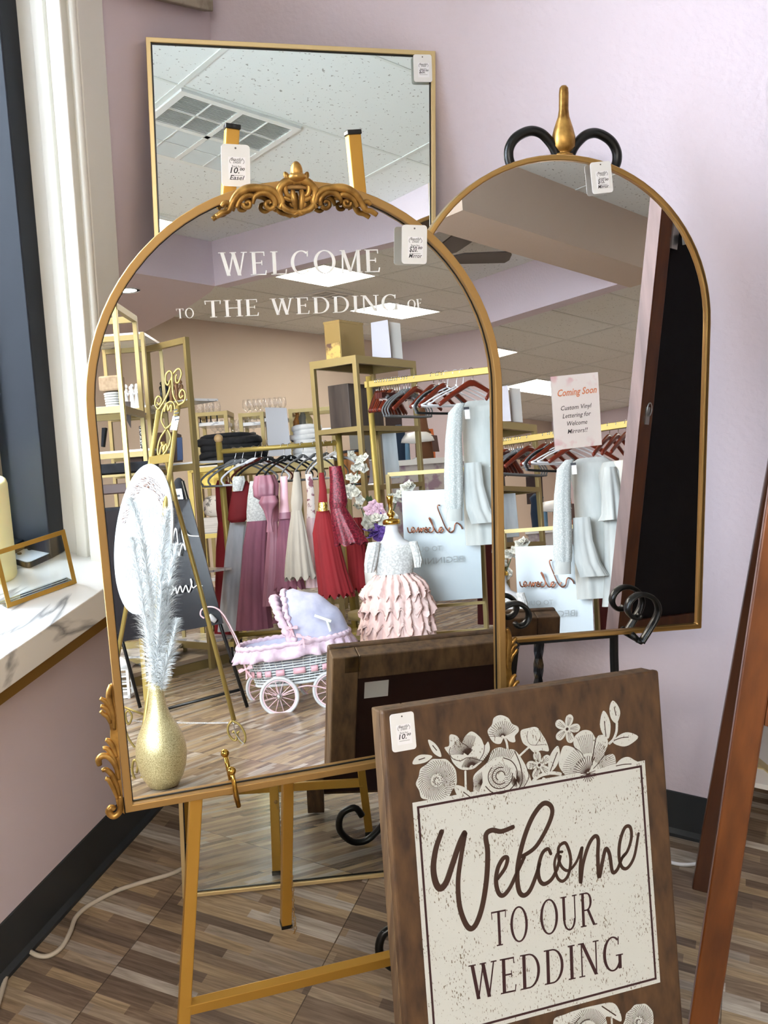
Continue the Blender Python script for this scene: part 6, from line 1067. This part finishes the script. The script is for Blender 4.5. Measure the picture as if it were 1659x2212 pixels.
# open frame unit beside it
c0, c1 = V((2.045,-2.012,1.699)), V((2.015,-1.679,1.697)); c1.z = c0.z; cd = (c1-c0).normalized(); ce = V((-cd.y, cd.x, 0)); ce = ce if ce.dot(DV) > 0 else -ce
r = thing('frame_shelf', 'open topped gold frame shelf right of the marble shelf unit', 'shelf', tuple(V(((c0+c1).x/2, (c0+c1).y/2, 0))))
def bx(b, c, hx, hd, hz): b.box(c, (hx,hd,hz), cd, ce, UZ)
for p_ in (c0, c1): b = MB(); bx(b, V((p_.x,p_.y,p_.z/2)), .010, .014, p_.z/2); b.build('post', M_GOLDF, r, bevel=.001)
b = MB(); b.bar(c0-UZ*.016, c1-UZ*.016, .028, .032); b.build('top_rail', M_GOLDF, r, bevel=.001)
CZ = (1.386, 1.064, .5, .14)
for z_ in CZ:
    b = MB(); m_ = (c0+c1)/2; bx(b, V((m_.x,m_.y,z_-.024)), (c1-c0).length/2, .012, .017); b.build('rail', M_GOLDF, r); b = MB(); q = m_+ce*.09; bx(b, V((q.x,q.y,z_-.004)), (c1-c0).length/2, .09, .006); b.build('marble_board', M_SHELFM, r)
# figurines: pairs on the shelves
def figurine(name, label, p, s, m):
    r = thing(name, label, 'figurine', tuple(p), 'couple figurines on the marble shelves'); p = V(p)
    for i, (x, hgt) in enumerate(((-.016,1),(.016,.92))):
        b = MB(); q = P3(p, x*s, .004*i); k = s*hgt; b.lathe([(.021*k,0),(.022*k,.01*k),(.014*k,.05*k),(.011*k,.085*k),(.016*k,.105*k),(.013*k,.118*k),(.006*k,.124*k)], q, 12, sy=.8); b.ball(P3(q, -.003*s*(1 if i else -1), 0, .138*k), .0115*k, 8, 1.15); b.tube([P3(q,-.012*k,0,.108*k), P3(q,(.02 if not i else -.02)*k,-.012*k,.085*k), P3(q,(.026 if not i else -.026)*k,-.012*k,.108*k)], .0042*k, 6); b.build('figure', m, r)
M_FW, M_FB, M_FZ = mat('white_ceramic', rgb(226,226,228), .35), mat('black_ceramic', rgb(20,22,26), .3), mat('bronze_resin', rgb(150,112,78), .4, .4)
for i, px in enumerate((280, 293, 303)): figurine('couple_figurine', ('white couple figurine nearest the polished post','white couple figurine, middle of the white three','white couple figurine against the shelf post')[i], P3(V((1.758,-1.847,1.378)), (px-280)*.00231, 0, BZ[1]+.002-1.378), .78, M_FW)
for i, (px, m, lab) in enumerate(((324,M_FB,'black couple figurine left of the dark group'),(335,M_FB,'black couple figurine beside the bronze ones'),(345,M_FZ,'bronze couple figurine next to the black ones'),(357,M_FZ,'bronze couple figurine right of the group'))): q = c0.lerp(c1, (px-317)/85)+ce*.07; figurine('couple_figurine', lab, V((q.x,q.y,CZ[0]+.003)), .82, m)
q = P3(V((a0.x,a0.y,1.295+.021)), -.055, .10)
r = thing('wicker_basket', 'small white wicker basket under the stone block', 'basket', tuple(q))
b = MB(); [b.tube([P3(q, (.030+.004*j/5+.0015*cos(i*pi+j*pi))*cos(2*pi*i/24)-.01, (.030+.004*j/5)*sin(2*pi*i/24), .006+.011*j) for i in range(24)], .0055, 5, True) for j in range(6)]; b.build('weave', M_WICK, r)
r = thing('stone_block', 'tan stone block resting on the small white basket', 'candle block', tuple(P3(q,0,0,.07)))
b = MB(); b.box(P3(q,-.01,.0,.105), (.05,.04,.034), RX, DV, UZ); b.build('block', noise_mat('sandstone', rgb(150,128,104), rgb(178,156,130), (40,40,40), .8, bump=.3), r, bevel=.008)
def panel(name, label, cat, pts, m, t=.006, group=None, part='panel'):
    P = [V(p) for p in pts]; n = (P[1]-P[0]).cross(P[-1]-P[0]).normalized(); n = n if n.dot(DV) < 0 else -n; k = len(P)
    r = thing(name, label, cat, tuple(min(P, key=lambda p: p.z)), group); b = MB(); b.add(P+[p-n*t for p in P], [tuple(range(k)), tuple(range(2*k-1,k-1,-1))]+[(i,k+i,k+(i+1) % k,(i+1) % k) for i in range(k)]); b.build(part, m, r); return r
panel('hanging_panel', 'dark grey panel on a rod hanging beside the polished post', 'panel', [(1.558,-1.645,1.358),(1.575,-1.622,1.355),(1.567,-1.626,1.23),(1.553,-1.649,1.293)], mat('dark_grey_cloth', rgb(74,68,68), .7))
panel('black_book', 'black book leaning on the lower shelf of the polished rack', 'book', [(1.423,-1.656,1.234),(1.433,-1.641,1.234),(1.421,-1.654,1.147),(1.415,-1.662,1.148)], M_BLACKF, .03)
r = panel('lattice_column', 'black and white patterned column on the marble shelf', 'vase', [(1.792,-1.829,1.259),(1.805,-1.811,1.259),(1.802,-1.81,1.143),(1.789,-1.827,1.143)], noise_mat('black_white_lattice', rgb(230,230,228), rgb(24,24,26), (150,150,150), .5, 0, 1, .49, .52), .05)
panel('brown_box', 'brown box on the low marble shelf behind the polished post', 'box', [(1.755,-1.873,1.117),(1.79,-1.825,1.112),(1.789,-1.823,1.065),(1.754,-1.872,1.068)], mat('brown_card', rgb(88,66,54), .7), .12)
panel('brown_box', 'large dark brown box behind the gold easel scrolls', 'box', [(2.176,-2.151,1.254),(2.239,-2.064,1.25),(2.234,-2.064,1.094),(2.172,-2.15,1.093)], mat('dark_brown_card', rgb(84,58,48), .7), .2)
panel('blue_card', 'blue card with white script beside the gold easel tag', 'card', [(2.073,-1.865,1.203),(2.088,-1.844,1.203),(2.083,-1.845,1.084),(2.066,-1.869,1.083)], mat('royal_blue_card', rgb(38,70,120), .5), .01)
r = thing('black_tray', 'dark stacked trays on the lowest shelf of the polished rack', 'tray', (1.416,-1.647,0.839))
for i, (y, m) in enumerate(((1010,M_BLACKF),(1055,mat('dark_brown_tray', rgb(70,48,42), .5)),(1120,M_BLACKF))): b = MB(); b.box(P3(V((a0.x,a0.y,a0.z)), -.06, .16, -(y-656)*.00204), (.14,.10,.022 if i != 2 else .05), RX, DV, UZ); b.build('tray', m, r, bevel=.004)
# ---- clothing table behind the dress rack
t0 = V((3.034,-2.749,1.081)); t1 = V((3.464,-1.933,1.063)); t1.z = t0.z; td = (t1-t0); tl = td.length; td.normalize(); te = V((-td.y, td.x, 0)); te = te if te.dot(DV) > 0 else -te
r = thing('display_table', 'gold framed display table with a marble top behind the dress rack', 'table', tuple(V(((t0+t1).x/2, (t0+t1).y/2, 0))+te*.25))
def tb(b, x, d, z_, hx, hd, hz): b.box(t0+td*x+te*d+UZ*(z_-t0.z), (hx,hd,hz), td, te, UZ)
b = MB(); tb(b, tl/2, .28, t0.z-.008, tl/2+.02, .3, .011); b.build('marble_top', M_SHELFM, r)
b = MB(); [tb(b, tl/2, d, t0.z-.045, tl/2, .014, .026) for d in (0, .56)]; b.build('rail', M_GOLDF, r)
for x in (.02, tl-.02):
    for d in (0, .56): b = MB(); tb(b, x, d, (t0.z-.04)/2, .016, .016, (t0.z-.04)/2); b.build('leg', M_GOLDF, r)
b = MB(); tb(b, tl/2, .28, .17, tl/2, .27, .01); b.build('low_shelf', M_SHELFM, r)
b = MB(); tb(b, tl/2, 0, .145, tl/2, .014, .016); b.build('rail', M_GOLDF, r)
def shirts(px0, px1, ytop, ybot, Zs, n, m, lab, grp, seed):
    q = random.Random(seed); base = V(px0); wx = px1; 
    for i in range(n):
        hgt = (ytop-ybot)/n; c = P3(base, wx/2+q.uniform(-.012,.012), .13, ybot+hgt*(i+.5)-base.z); r = thing('folded_shirt', lab % OR[i], 'folded shirt', tuple(c-UZ*hgt/2), grp); b = MB(); w_ = wx/2*q.uniform(.92,1.05); rw = []
        for j in range(7):
            t = -1+2*j/6; s_ = sqrt(max(0, 1-abs(t)**3.2)); rw.append([c+RX*(w_*(.9+.1*s_)*cos(a)*abs(cos(a))**-.4 if abs(cos(a)) > .05 else 0)+DV*(.13*(.9+.1*s_)*sin(a)*abs(sin(a))**-.4 if abs(sin(a)) > .05 else 0)+UZ*(t*hgt*.56+.004*sin(3*a+i)+.006*cos(a)*q.uniform(-1,1)) for a in (2*pi*k/28 for k in range(28))])
        b.sheet(rw, True); b.add(rw[-1], [tuple(range(28))]); b.build('cloth', m, r)
tz = t0.z+.004
shirts((3.006,-2.704,1.093), .42, tz+.17, tz, 6.5, 4, M_BLACKF, 'black folded shirt in the large pile, %s from the table', 'black shirts on the display table', 1)
shirts((3.05,-2.728,1.094), .36, tz+.20, tz+.172, 6.5, 1, M_BLACKF, 'black folded shirt with a white label on top of the large pile, %s above', 'black shirts on the display table', 5)
shirts((3.376,-2.533,1.086), .09, tz+.10, tz, 6.7, 3, M_BLACKF, 'black folded shirt in the small pile by the acrylic stand, %s from the table', 'black shirts on the display table', 2)
shirts((3.366,-2.205,1.074), .20, tz+.215, tz, 6.5, 7, M_WHITEF, 'white folded shirt, %s from the table in the white pile', 'white shirts on the display table', 3)
r = panel('acrylic_stand', 'grey sheet in a clear acrylic stand between the shirt piles', 'sign holder', [(3.213,-2.262,1.424),(3.293,-2.151,1.41),(3.291,-2.139,1.104),(3.206,-2.258,1.109)], mat('grey_print_sheet', rgb(158,158,164), .35), .004)
b = MB(); b.box(V((3.274,-2.247,1.083))+UZ*0, (.10,.06,.008), RX, DV, UZ); b.build('acrylic_foot', M_GLASS, r)
# small bright gold table at the left of the dress rack
g0 = V((2.765,-2.522,1.05))
r = thing('gold_console', 'bright yellow gold square frame console beside the red gown', 'table', (P3(g0,.14,.15).x, P3(g0,.14,.15).y, 0))
for x, d in ((0,0),(.26,0),(0,.3),(.26,.3)): b = MB(); vpost(b, P3(g0,x,d), 0, .026, .026); b.build('leg', M_YGOLD, r)
for z_ in (g0.z, 0.637, .16):
    b = MB(); [b.box(P3((g0.x,g0.y,z_),.13,d), (.13,.013,.014), RX, DV, UZ) for d in (0,.3)]; [b.box(P3((g0.x,g0.y,z_),x,.15), (.013,.15,.014), RX, DV, UZ) for x in (0,.26)]; b.build('rail', M_YGOLD, r)
    b = MB(); b.box(P3((g0.x,g0.y,z_+.012),.13,.15), (.125,.14,.004), RX, DV, UZ); b.build('shelf_board', M_SHELFM, r)
panel('hammered_tray', 'hammered gold square tray standing in the gold console', 'tray', [(2.869,-2.549,1.037),(2.944,-2.445,1.031),(2.94,-2.446,0.932),(2.874,-2.536,0.934)], noise_mat('hammered_gold', rgb(150,120,50), rgb(214,182,92), (26,26,26), .3, .7, bump=.8), .01)
cz_ = 0.637+.017
r = thing('floral_cushion', 'white cushion with grey sprigs in the gold console', 'cushion', tuple(P3((g0.x,g0.y,cz_+.10),.13,.14)))
b = MB(); c = P3((g0.x,g0.y,cz_+.165),.135,.14); b.sheet([[c+RX*(.10*cos(a)*(abs(cos(a))+.05)**-.4*s)+UZ*(.07*sin(a)*(abs(sin(a))+.05)**-.4*s)+DV*dd for a in (2*pi*k/32 for k in range(32))] for s, dd in ((.05,-.045),(.5,-.04),(.9,-.015),(1,0),(.9,.015),(.5,.04),(.05,.045))], True); b.build('cover', noise_mat('sprig_print', rgb(226,222,216), rgb(130,128,126), (32,32,32), .8, 0, 2, .58, .64), r)
r = thing('paper_stack', 'white boxed stack under the floral cushion', 'box', tuple(P3((g0.x,g0.y,cz_),.13,.14)))
b = MB(); b.box(P3((g0.x,g0.y,cz_+.048),.135,.14), (.105,.11,.047), RX, DV, UZ); b.build('box', noise_mat('white_stack', rgb(196,194,192), rgb(226,224,222), (4,4,90), .7), r)
# ---- glassware shelves along the warm wall
def glass_proto(label, m, hgt, black):
    r = thing('wine_glass', label, 'wine glass', (0,0,0), 'glasses on the back shelves'); k = hgt
    b = MB(); b.lathe([(.005,.43*k),(.022,.5*k),(.032,.62*k),(.033,.78*k),(.027,k)], (0,0,0), 14, cap=False); b.build('bowl', M_WGLASS, r)
    b = MB(); b.lathe([(.03,0),(.03,.004),(.006,.012),(.0045,.3*k),(.007,.44*k),(.0001,.44*k)], (0,0,0), 12); b.build('stem', M_FB if black else M_WGLASS, r)
    return r
GB, GC = glass_proto('', None, .155, True), glass_proto('', None, .15, False)
def put(pr, p, lab):
    if pr.name not in used: used.add(pr.name); pr.location = p; pr['label'] = lab; return
    dup(pr, p, None, lab)
ZG = 7.3
def back_shelf(label, x0, x1, ztop_y, shelves, d=.3):
    p0, p1 = V(x0), V(x1); r = thing('etagere', label, 'shelf', tuple(V(((p0+p1).x/2, (p0+p1).y/2, 0)))); wx = (p1-p0).dot(RX)
    for x in (0, wx):
        for dd in (0, d): b = MB(); vpost(b, P3(p0, x, dd), 0, .026, .026); b.build('post', M_GOLDF, r)
    b = MB(); [b.box(P3(p0,wx/2,dd,-.015), (wx/2,.012,.013), RX, DV, UZ) for dd in (0,d)]; [b.box(P3(p0,x,d/2,-.015), (.016,d/2,.016), RX, DV, UZ) for x in (0,wx)]; b.build('top_rail', M_GOLDF, r)
    for z_ in shelves: b = MB(); b.box(P3((p0.x,p0.y,z_-.012),wx/2,d/2), (wx/2,d/2,.012), RX, DV, UZ); b.build('shelf_board', M_SHELFM, r)
    return p0, wx
back_shelf('gold etagere with black stemmed wine glasses above the black shirts', (3.447,-3.136,1.481), (3.57,-2.966,1.475), 0, (1.407, 1.275, .3))
back_shelf('gold etagere with clear glasses left of the acrylic stand', (3.631,-2.881,1.454), (3.72,-2.758,1.453), 0, (1.386, 1.261, .3))
back_shelf('gold etagere with small bottles right of the acrylic stand', (3.916,-2.658,1.465), (4.09,-2.417,1.446), 0, (1.311, .3), .35)
z1, z2, z3 = 1.407, 1.275, 1.458
def gx(px, d, z_): q = P3(V((3.447,-3.136,1.481)), (px-424)*.00329, d); return V((q.x, q.y, z_))
for i, px in enumerate((427,438,450,461)): put(GB, gx(px, .1+.06*(i % 2), z1), OR[i]+' black stemmed wine glass from the left on the upper shelf')
for i, px in enumerate((458,470,481)): put(GC, gx(px, .08, z2), OR[i]+' clear glass on the lower shelf behind the black shirts')
for i, px in enumerate((499,508,517)): put(GC, gx(px, .12, z2-.005), OR[i]+' clear glass standing between the two gold etageres')
for i, px in enumerate((530,543)): put(GC, gx(px, .07, z2), OR[i]+' champagne glass on the lower shelf beside the acrylic stand')
for i, px in enumerate((531,541,553,563)): put(GC, gx(px, .1, z1+.0), OR[i]+' clear glass on the middle shelf left of the acrylic stand')
b = MB(); b.box(P3(gx(592,.15,z1-.012)), (.085,.14,.012), RX, DV, UZ); tag(b.build('floating_shelf', M_SHELFM), 'white shelf board behind the acrylic stand carrying tall glasses', 'shelf')
for i, px in enumerate((575,587,599,608)): put(GC, gx(px, .1, z1), OR[i]+' tall clear glass above the acrylic stand')
for i, (px, m, s) in enumerate(((645,mat('amber_glass', rgb(160,110,50), .15), 1),(657,mat('smoke_glass', rgb(110,112,108), .12), 1.2),(667,mat('olive_glass', rgb(150,140,96), .15), 1.1))):
    q = V((4.055,-2.716,1.327))+RX*((px-645)*.0034); r = thing('glass_bottle', ('small amber bottle left on the gold etagere','tall smoky bottle in the middle on the gold etagere','small olive bottle right on the gold etagere')[i], 'bottle', tuple(q), 'small bottles on the etagere'); b = MB(); b.lathe([(.032*s,0),(.036*s,.02*s),(.034*s,.06*s),(.014*s,.09*s),(.012*s,.115*s),(.017*s,.12*s)], q, 14); b.build('glass', m, r)
# ---- tall corner shelf with the gold box
sL, sM, sR = V((2.46,-1.226,1.534)), V((2.478,-0.963,1.533)), V((3.006,-0.967,1.537)); sL.z = sM.z = sR.z; sB = sL+sR-sM
r = thing('etagere', 'tall pale gold open shelf with a gold box on top', 'shelf', tuple(V(((sL+sR).x/2, (sL+sR).y/2, 0))))
sx, sy = (sL-sM).normalized(), (sR-sM).normalized()
for p_ in (sL, sM, sR, sB): b = MB(); b.box((p_.x,p_.y,p_.z/2), (.012,.012,p_.z/2), sx, sy, UZ); b.build('post', M_GOLDF, r, bevel=.001)
for z_, hz in ((sM.z-.02,.022), (1.18-.012,.014), (0.875-.012,.014), (.1,.014)):
    b = MB()
    for p_, q in ((sL,sM),(sM,sR),(sR,sB),(sB,sL)): b.bar((p_.x,p_.y,z_), (q.x,q.y,z_), .024, hz*1.8)
    b.build('rail', M_GOLDF, r); b = MB(); c = (sL+sR)/2; b.box((c.x,c.y,z_+hz*.6), ((sL-sM).length/2-.01,(sR-sM).length/2-.01,.003), sx, sy, UZ); b.build('glass_shelf', M_GLASS, r)
def boxq(name, label, cat, f, s1, s2, z0, z1, m, ax=None, ay=None, bev=.003):
    r = thing(name, label, cat, (f[0], f[1], z0)); ax = ax or sx; ay = ay or sy; c = V((f[0],f[1],0))+ax*(s1/2)+ay*(s2/2); b = MB(); b.box((c.x,c.y,(z0+z1)/2), (s1/2,s2/2,(z1-z0)/2), ax, ay, UZ); b.build('box', m, r, bevel=bev); return r
tz2 = sM.z+.003
r = boxq('gift_box', 'tall gold gift box with a sunset picture on its narrow side', 'box', (2.583,-1.127), .10, .21, tz2, tz2+.21, M_CARD)
q = V((2.583,-1.127,0)); b = MB(); b.box(V((q.x,q.y,tz2+.05))+sx*.05-sy*.0015, (.045,.001,.045), sx, sy, UZ); b.build('picture', noise_mat('sunset_picture', rgb(210,176,96), rgb(92,60,44), (18,18,22), .5, 0, 4, .45, .6), r)
b = MB(); b.box(V((q.x,q.y,tz2+.206))+sx*.05+sy*.105, (.0515,.1065,.006), sx, sy, UZ); b.build('lid', M_CARD, r)
panel('white_poster', 'white poster board standing behind the gold gift box', 'poster', [(2.748,-1.043,1.736),(2.801,-0.97,1.746),(2.799,-0.963,1.544),(2.741,-1.044,1.551)], mat('lavender_white_board', rgb(214,212,222), .5), .008)
panel('pale_board', 'pale translucent board beside the white poster board', 'panel', [(2.844,-0.996,1.743),(2.88,-0.946,1.73),(2.876,-0.942,1.539),(2.84,-0.993,1.55)], mat('pale_panel', rgb(190,184,176), .4), .006)
r = boxq('wooden_box', 'dark walnut box on the upper shelf behind the wooden hangers', 'box', (2.571,-1.091), .13, .30, 1.18+.008, 1.18+.235, M_DKWOOD)
panel('clear_screen', 'clear glass screen behind the left post of the tall gold shelf', 'panel', [(2.848,-1.402,1.428),(2.869,-1.373,1.429),(2.863,-1.372,1.23),(2.839,-1.405,1.227)], M_GLASS, .006)
bo = V((2.888,-1.321,0.88)); bz0 = 0.875+.006
r = thing('wooden_barrel', 'small wooden barrel with steel hoops on the middle shelf', 'barrel', (bo.x,bo.y,bz0))
b = MB(); b.lathe([(.062,0),(.074,.05),(.079,.10),(.074,.15),(.062,.2)], (bo.x,bo.y,bz0), 24); b.build('staves', wood_mat('oak_stave', rgb(112,72,36), rgb(160,108,60), (60,60,6), .35), r)
for z_, rd in ((.003,.066),(.04,.075),(.15,.077),(.185,.069)): b = MB(); b.lathe([(rd-.004,0),(rd-.001,0),(rd-.001,.014),(rd-.004,.014)], (bo.x,bo.y,bz0+z_), 24); b.build('hoop', mat('blued_steel', rgb(90,96,104), .3, .8) if 'blued_steel' not in bpy.data.materials else bpy.data.materials['blued_steel'], r)
panel('leaning_panel', 'pale grey washed panel leaning in the tall gold shelf', 'panel', [(2.743,-1.022,1.145),(2.787,-0.962,1.144),(2.784,-0.954,0.906),(2.739,-1.016,0.905)], noise_mat('grey_wash', rgb(160,168,172), rgb(190,196,198), (20,20,3), .6), .03)
r = boxq('glass_cloche', 'square glass case with a white cloth right of the barrel', 'glass case', (3.026,-1.299), .09, .12, bz0, bz0+.14, M_GLASS)
boxq('grey_box', 'plain grey box behind the barrel on the middle shelf', 'box', (3.241,-1.52), .1, .2, bz0, bz0+.32, mat('plain_grey', rgb(120,118,112), .7))
# ---- counter and clutter at the far right of the shop
k0 = V((4.523,-2.14,1.036))
r = thing('white_counter', 'white counter with a floral front far back behind the tall gold shelf', 'counter', (P3(k0,.45,.25).x, P3(k0,.45,.25).y, 0))
b = MB(); b.box(P3(k0,.5,.25,-.015), (.6,.28,.02), RX, DV, UZ); b.build('top', M_PAPER, r); b = MB(); b.box(P3((k0.x,k0.y,(k0.z-.035)/2),.5,.25), (.58,.25,(k0.z-.035)/2), RX, DV, UZ); b.build('front', noise_mat('floral_front', rgb(206,200,198), rgb(164,140,156), (12,12,12), .8, 0, 3, .5, .62), r)
def clut(name, label, cat, px, py, Z, prof, m, n=14, grp=None): q = V((4.523,-2.14,1.036))+RX*((px-868)*.00343)+DV*.12; q.z = k0.z+.006; r = thing(name, label, cat, tuple(q), grp); b = MB(); b.lathe(prof, q, n); b.build('body', m, r); return q
clut('water_bottle', 'clear blue water bottle on the far white counter', 'bottle', 879, 0, 7.4, [(.035,0),(.036,.12),(.014,.17),(.013,.2)], mat('blue_plastic', rgb(120,160,190), .2))
clut('cloth_roll', 'dark blue cloth bundle on the far white counter', 'cloth', 868, 0, 7.4, [(.05,0),(.055,.12),(.045,.2),(.055,.24),(.02,.27)], mat('navy_cloth', rgb(30,48,70), .9), 9)
clut('cake_stand', 'white cake stand on the far white counter', 'cake stand', 908, 0, 7.4, [(.06,0),(.02,.02),(.018,.12),(.14,.13),(.13,.16),(.09,.2),(.001,.21)], M_PAPER, 20)
clut('orange_box', 'orange tapered pot on the far white counter', 'pot', 934, 0, 7.4, [(.035,0),(.04,.13),(.032,.22),(.001,.22)], mat('orange_paint', rgb(216,110,52), .5), 8)
clut('straw_hat', 'brown cone hat block on the far white counter', 'hat block', 921, 0, 7.4, [(.07,.0),(.065,.2),(.04,.23),(.028,.38),(.001,.39)], mat('brown_straw', rgb(112,72,44), .8), 14)
panel('picture_frame', 'small dark wooden picture panel on the far counter by the white sleeve', 'picture', [(4.705,-1.983,1.216),(4.732,-1.945,1.208),(4.735,-1.936,1.087),(4.707,-1.974,1.09)], mat('dark_panel', rgb(84,54,40), .5), .02)
wq = [V(p) for p in [(5.012,-2.598,1.499), (5.108,-2.506,1.494), (5.117,-2.52,1.274), (5.021,-2.612,1.275)]]
panel('wall_picture', 'dark picture in a gold frame seen in the plain arched mirror', 'picture', wq, mat('dark_painting', rgb(52,36,34), .4), .02)
# ---- low shelf and white lantern at the left
l0 = V((1.367,-1.587,-0.037)); lz = 0
r = thing('lantern', 'white wooden lattice lantern standing behind the gold easel legs', 'lantern', (l0.x,l0.y,0))
lt = 0.134
b = MB(); [b.box((P3(l0,i*.034,j*.034).x,P3(l0,i*.034,j*.034).y,lt/2), (.006,.006,lt/2), RX, DV, UZ) for i in (-1,1) for j in (-1,1)]; [b.box((l0.x,l0.y,z_), (.04,.04,.006), RX, DV, UZ) for z_ in (.008, lt)]
[b.box((P3(l0,0,j*.034).x,P3(l0,0,j*.034).y,lt*f), (.034,.004,.004), RX, DV, UZ) for j in (-1,1) for f in (.25,.5,.75)]; b.build('frame', M_PAPER, r)
b = MB(); b.lathe([(.075,0),(.012,.04),(.001,.045)], (l0.x,l0.y,lt+.006), 4, X=RX+DV); b.build('roof', M_PAPER, r)
s0, s1 = V((1.751,-1.739,0)), V((2.3,-1.732,0))
r = thing('low_shelf', 'low shelf with a gold front rail behind the black sign stand', 'shelf', tuple(V(((s0+s1).x/2,(s0+s1).y/2,0))))
sd_ = (s1-s0); sd_.z = 0; sl_ = sd_.length; sd_.normalize(); se = V((-sd_.y,sd_.x,0)); se = se if se.dot(DV) > 0 else -se
b = MB(); b.box(V((s0.x,s0.y,.022))+sd_*(sl_/2-.15), (sl_/2+.15,.014,.022), sd_, se, UZ); b.build('front_rail', M_GOLDF, r)
b = MB(); b.box(V((s0.x,s0.y,.055))+sd_*(sl_/2-.15)+se*.24, (sl_/2+.15,.25,.01), sd_, se, UZ); b.build('board', noise_mat('pale_wood', rgb(150,132,112), rgb(184,168,148), (3,30,3), .5), r)
b = MB(); b.box(V((s0.x,s0.y,.03))+sd_*(sl_-.05)-se*.1, (.012,.012,.03), sd_, se, UZ); b.build('foot', M_IRON, r)
b = MB(); b.bar((2.154,-1.782,0.052), (2.219,-1.693,0.039), .02, .022); tag(b.build('white_bar', M_PAPER), 'white rail lying behind the pram handle near the floor', 'rail')
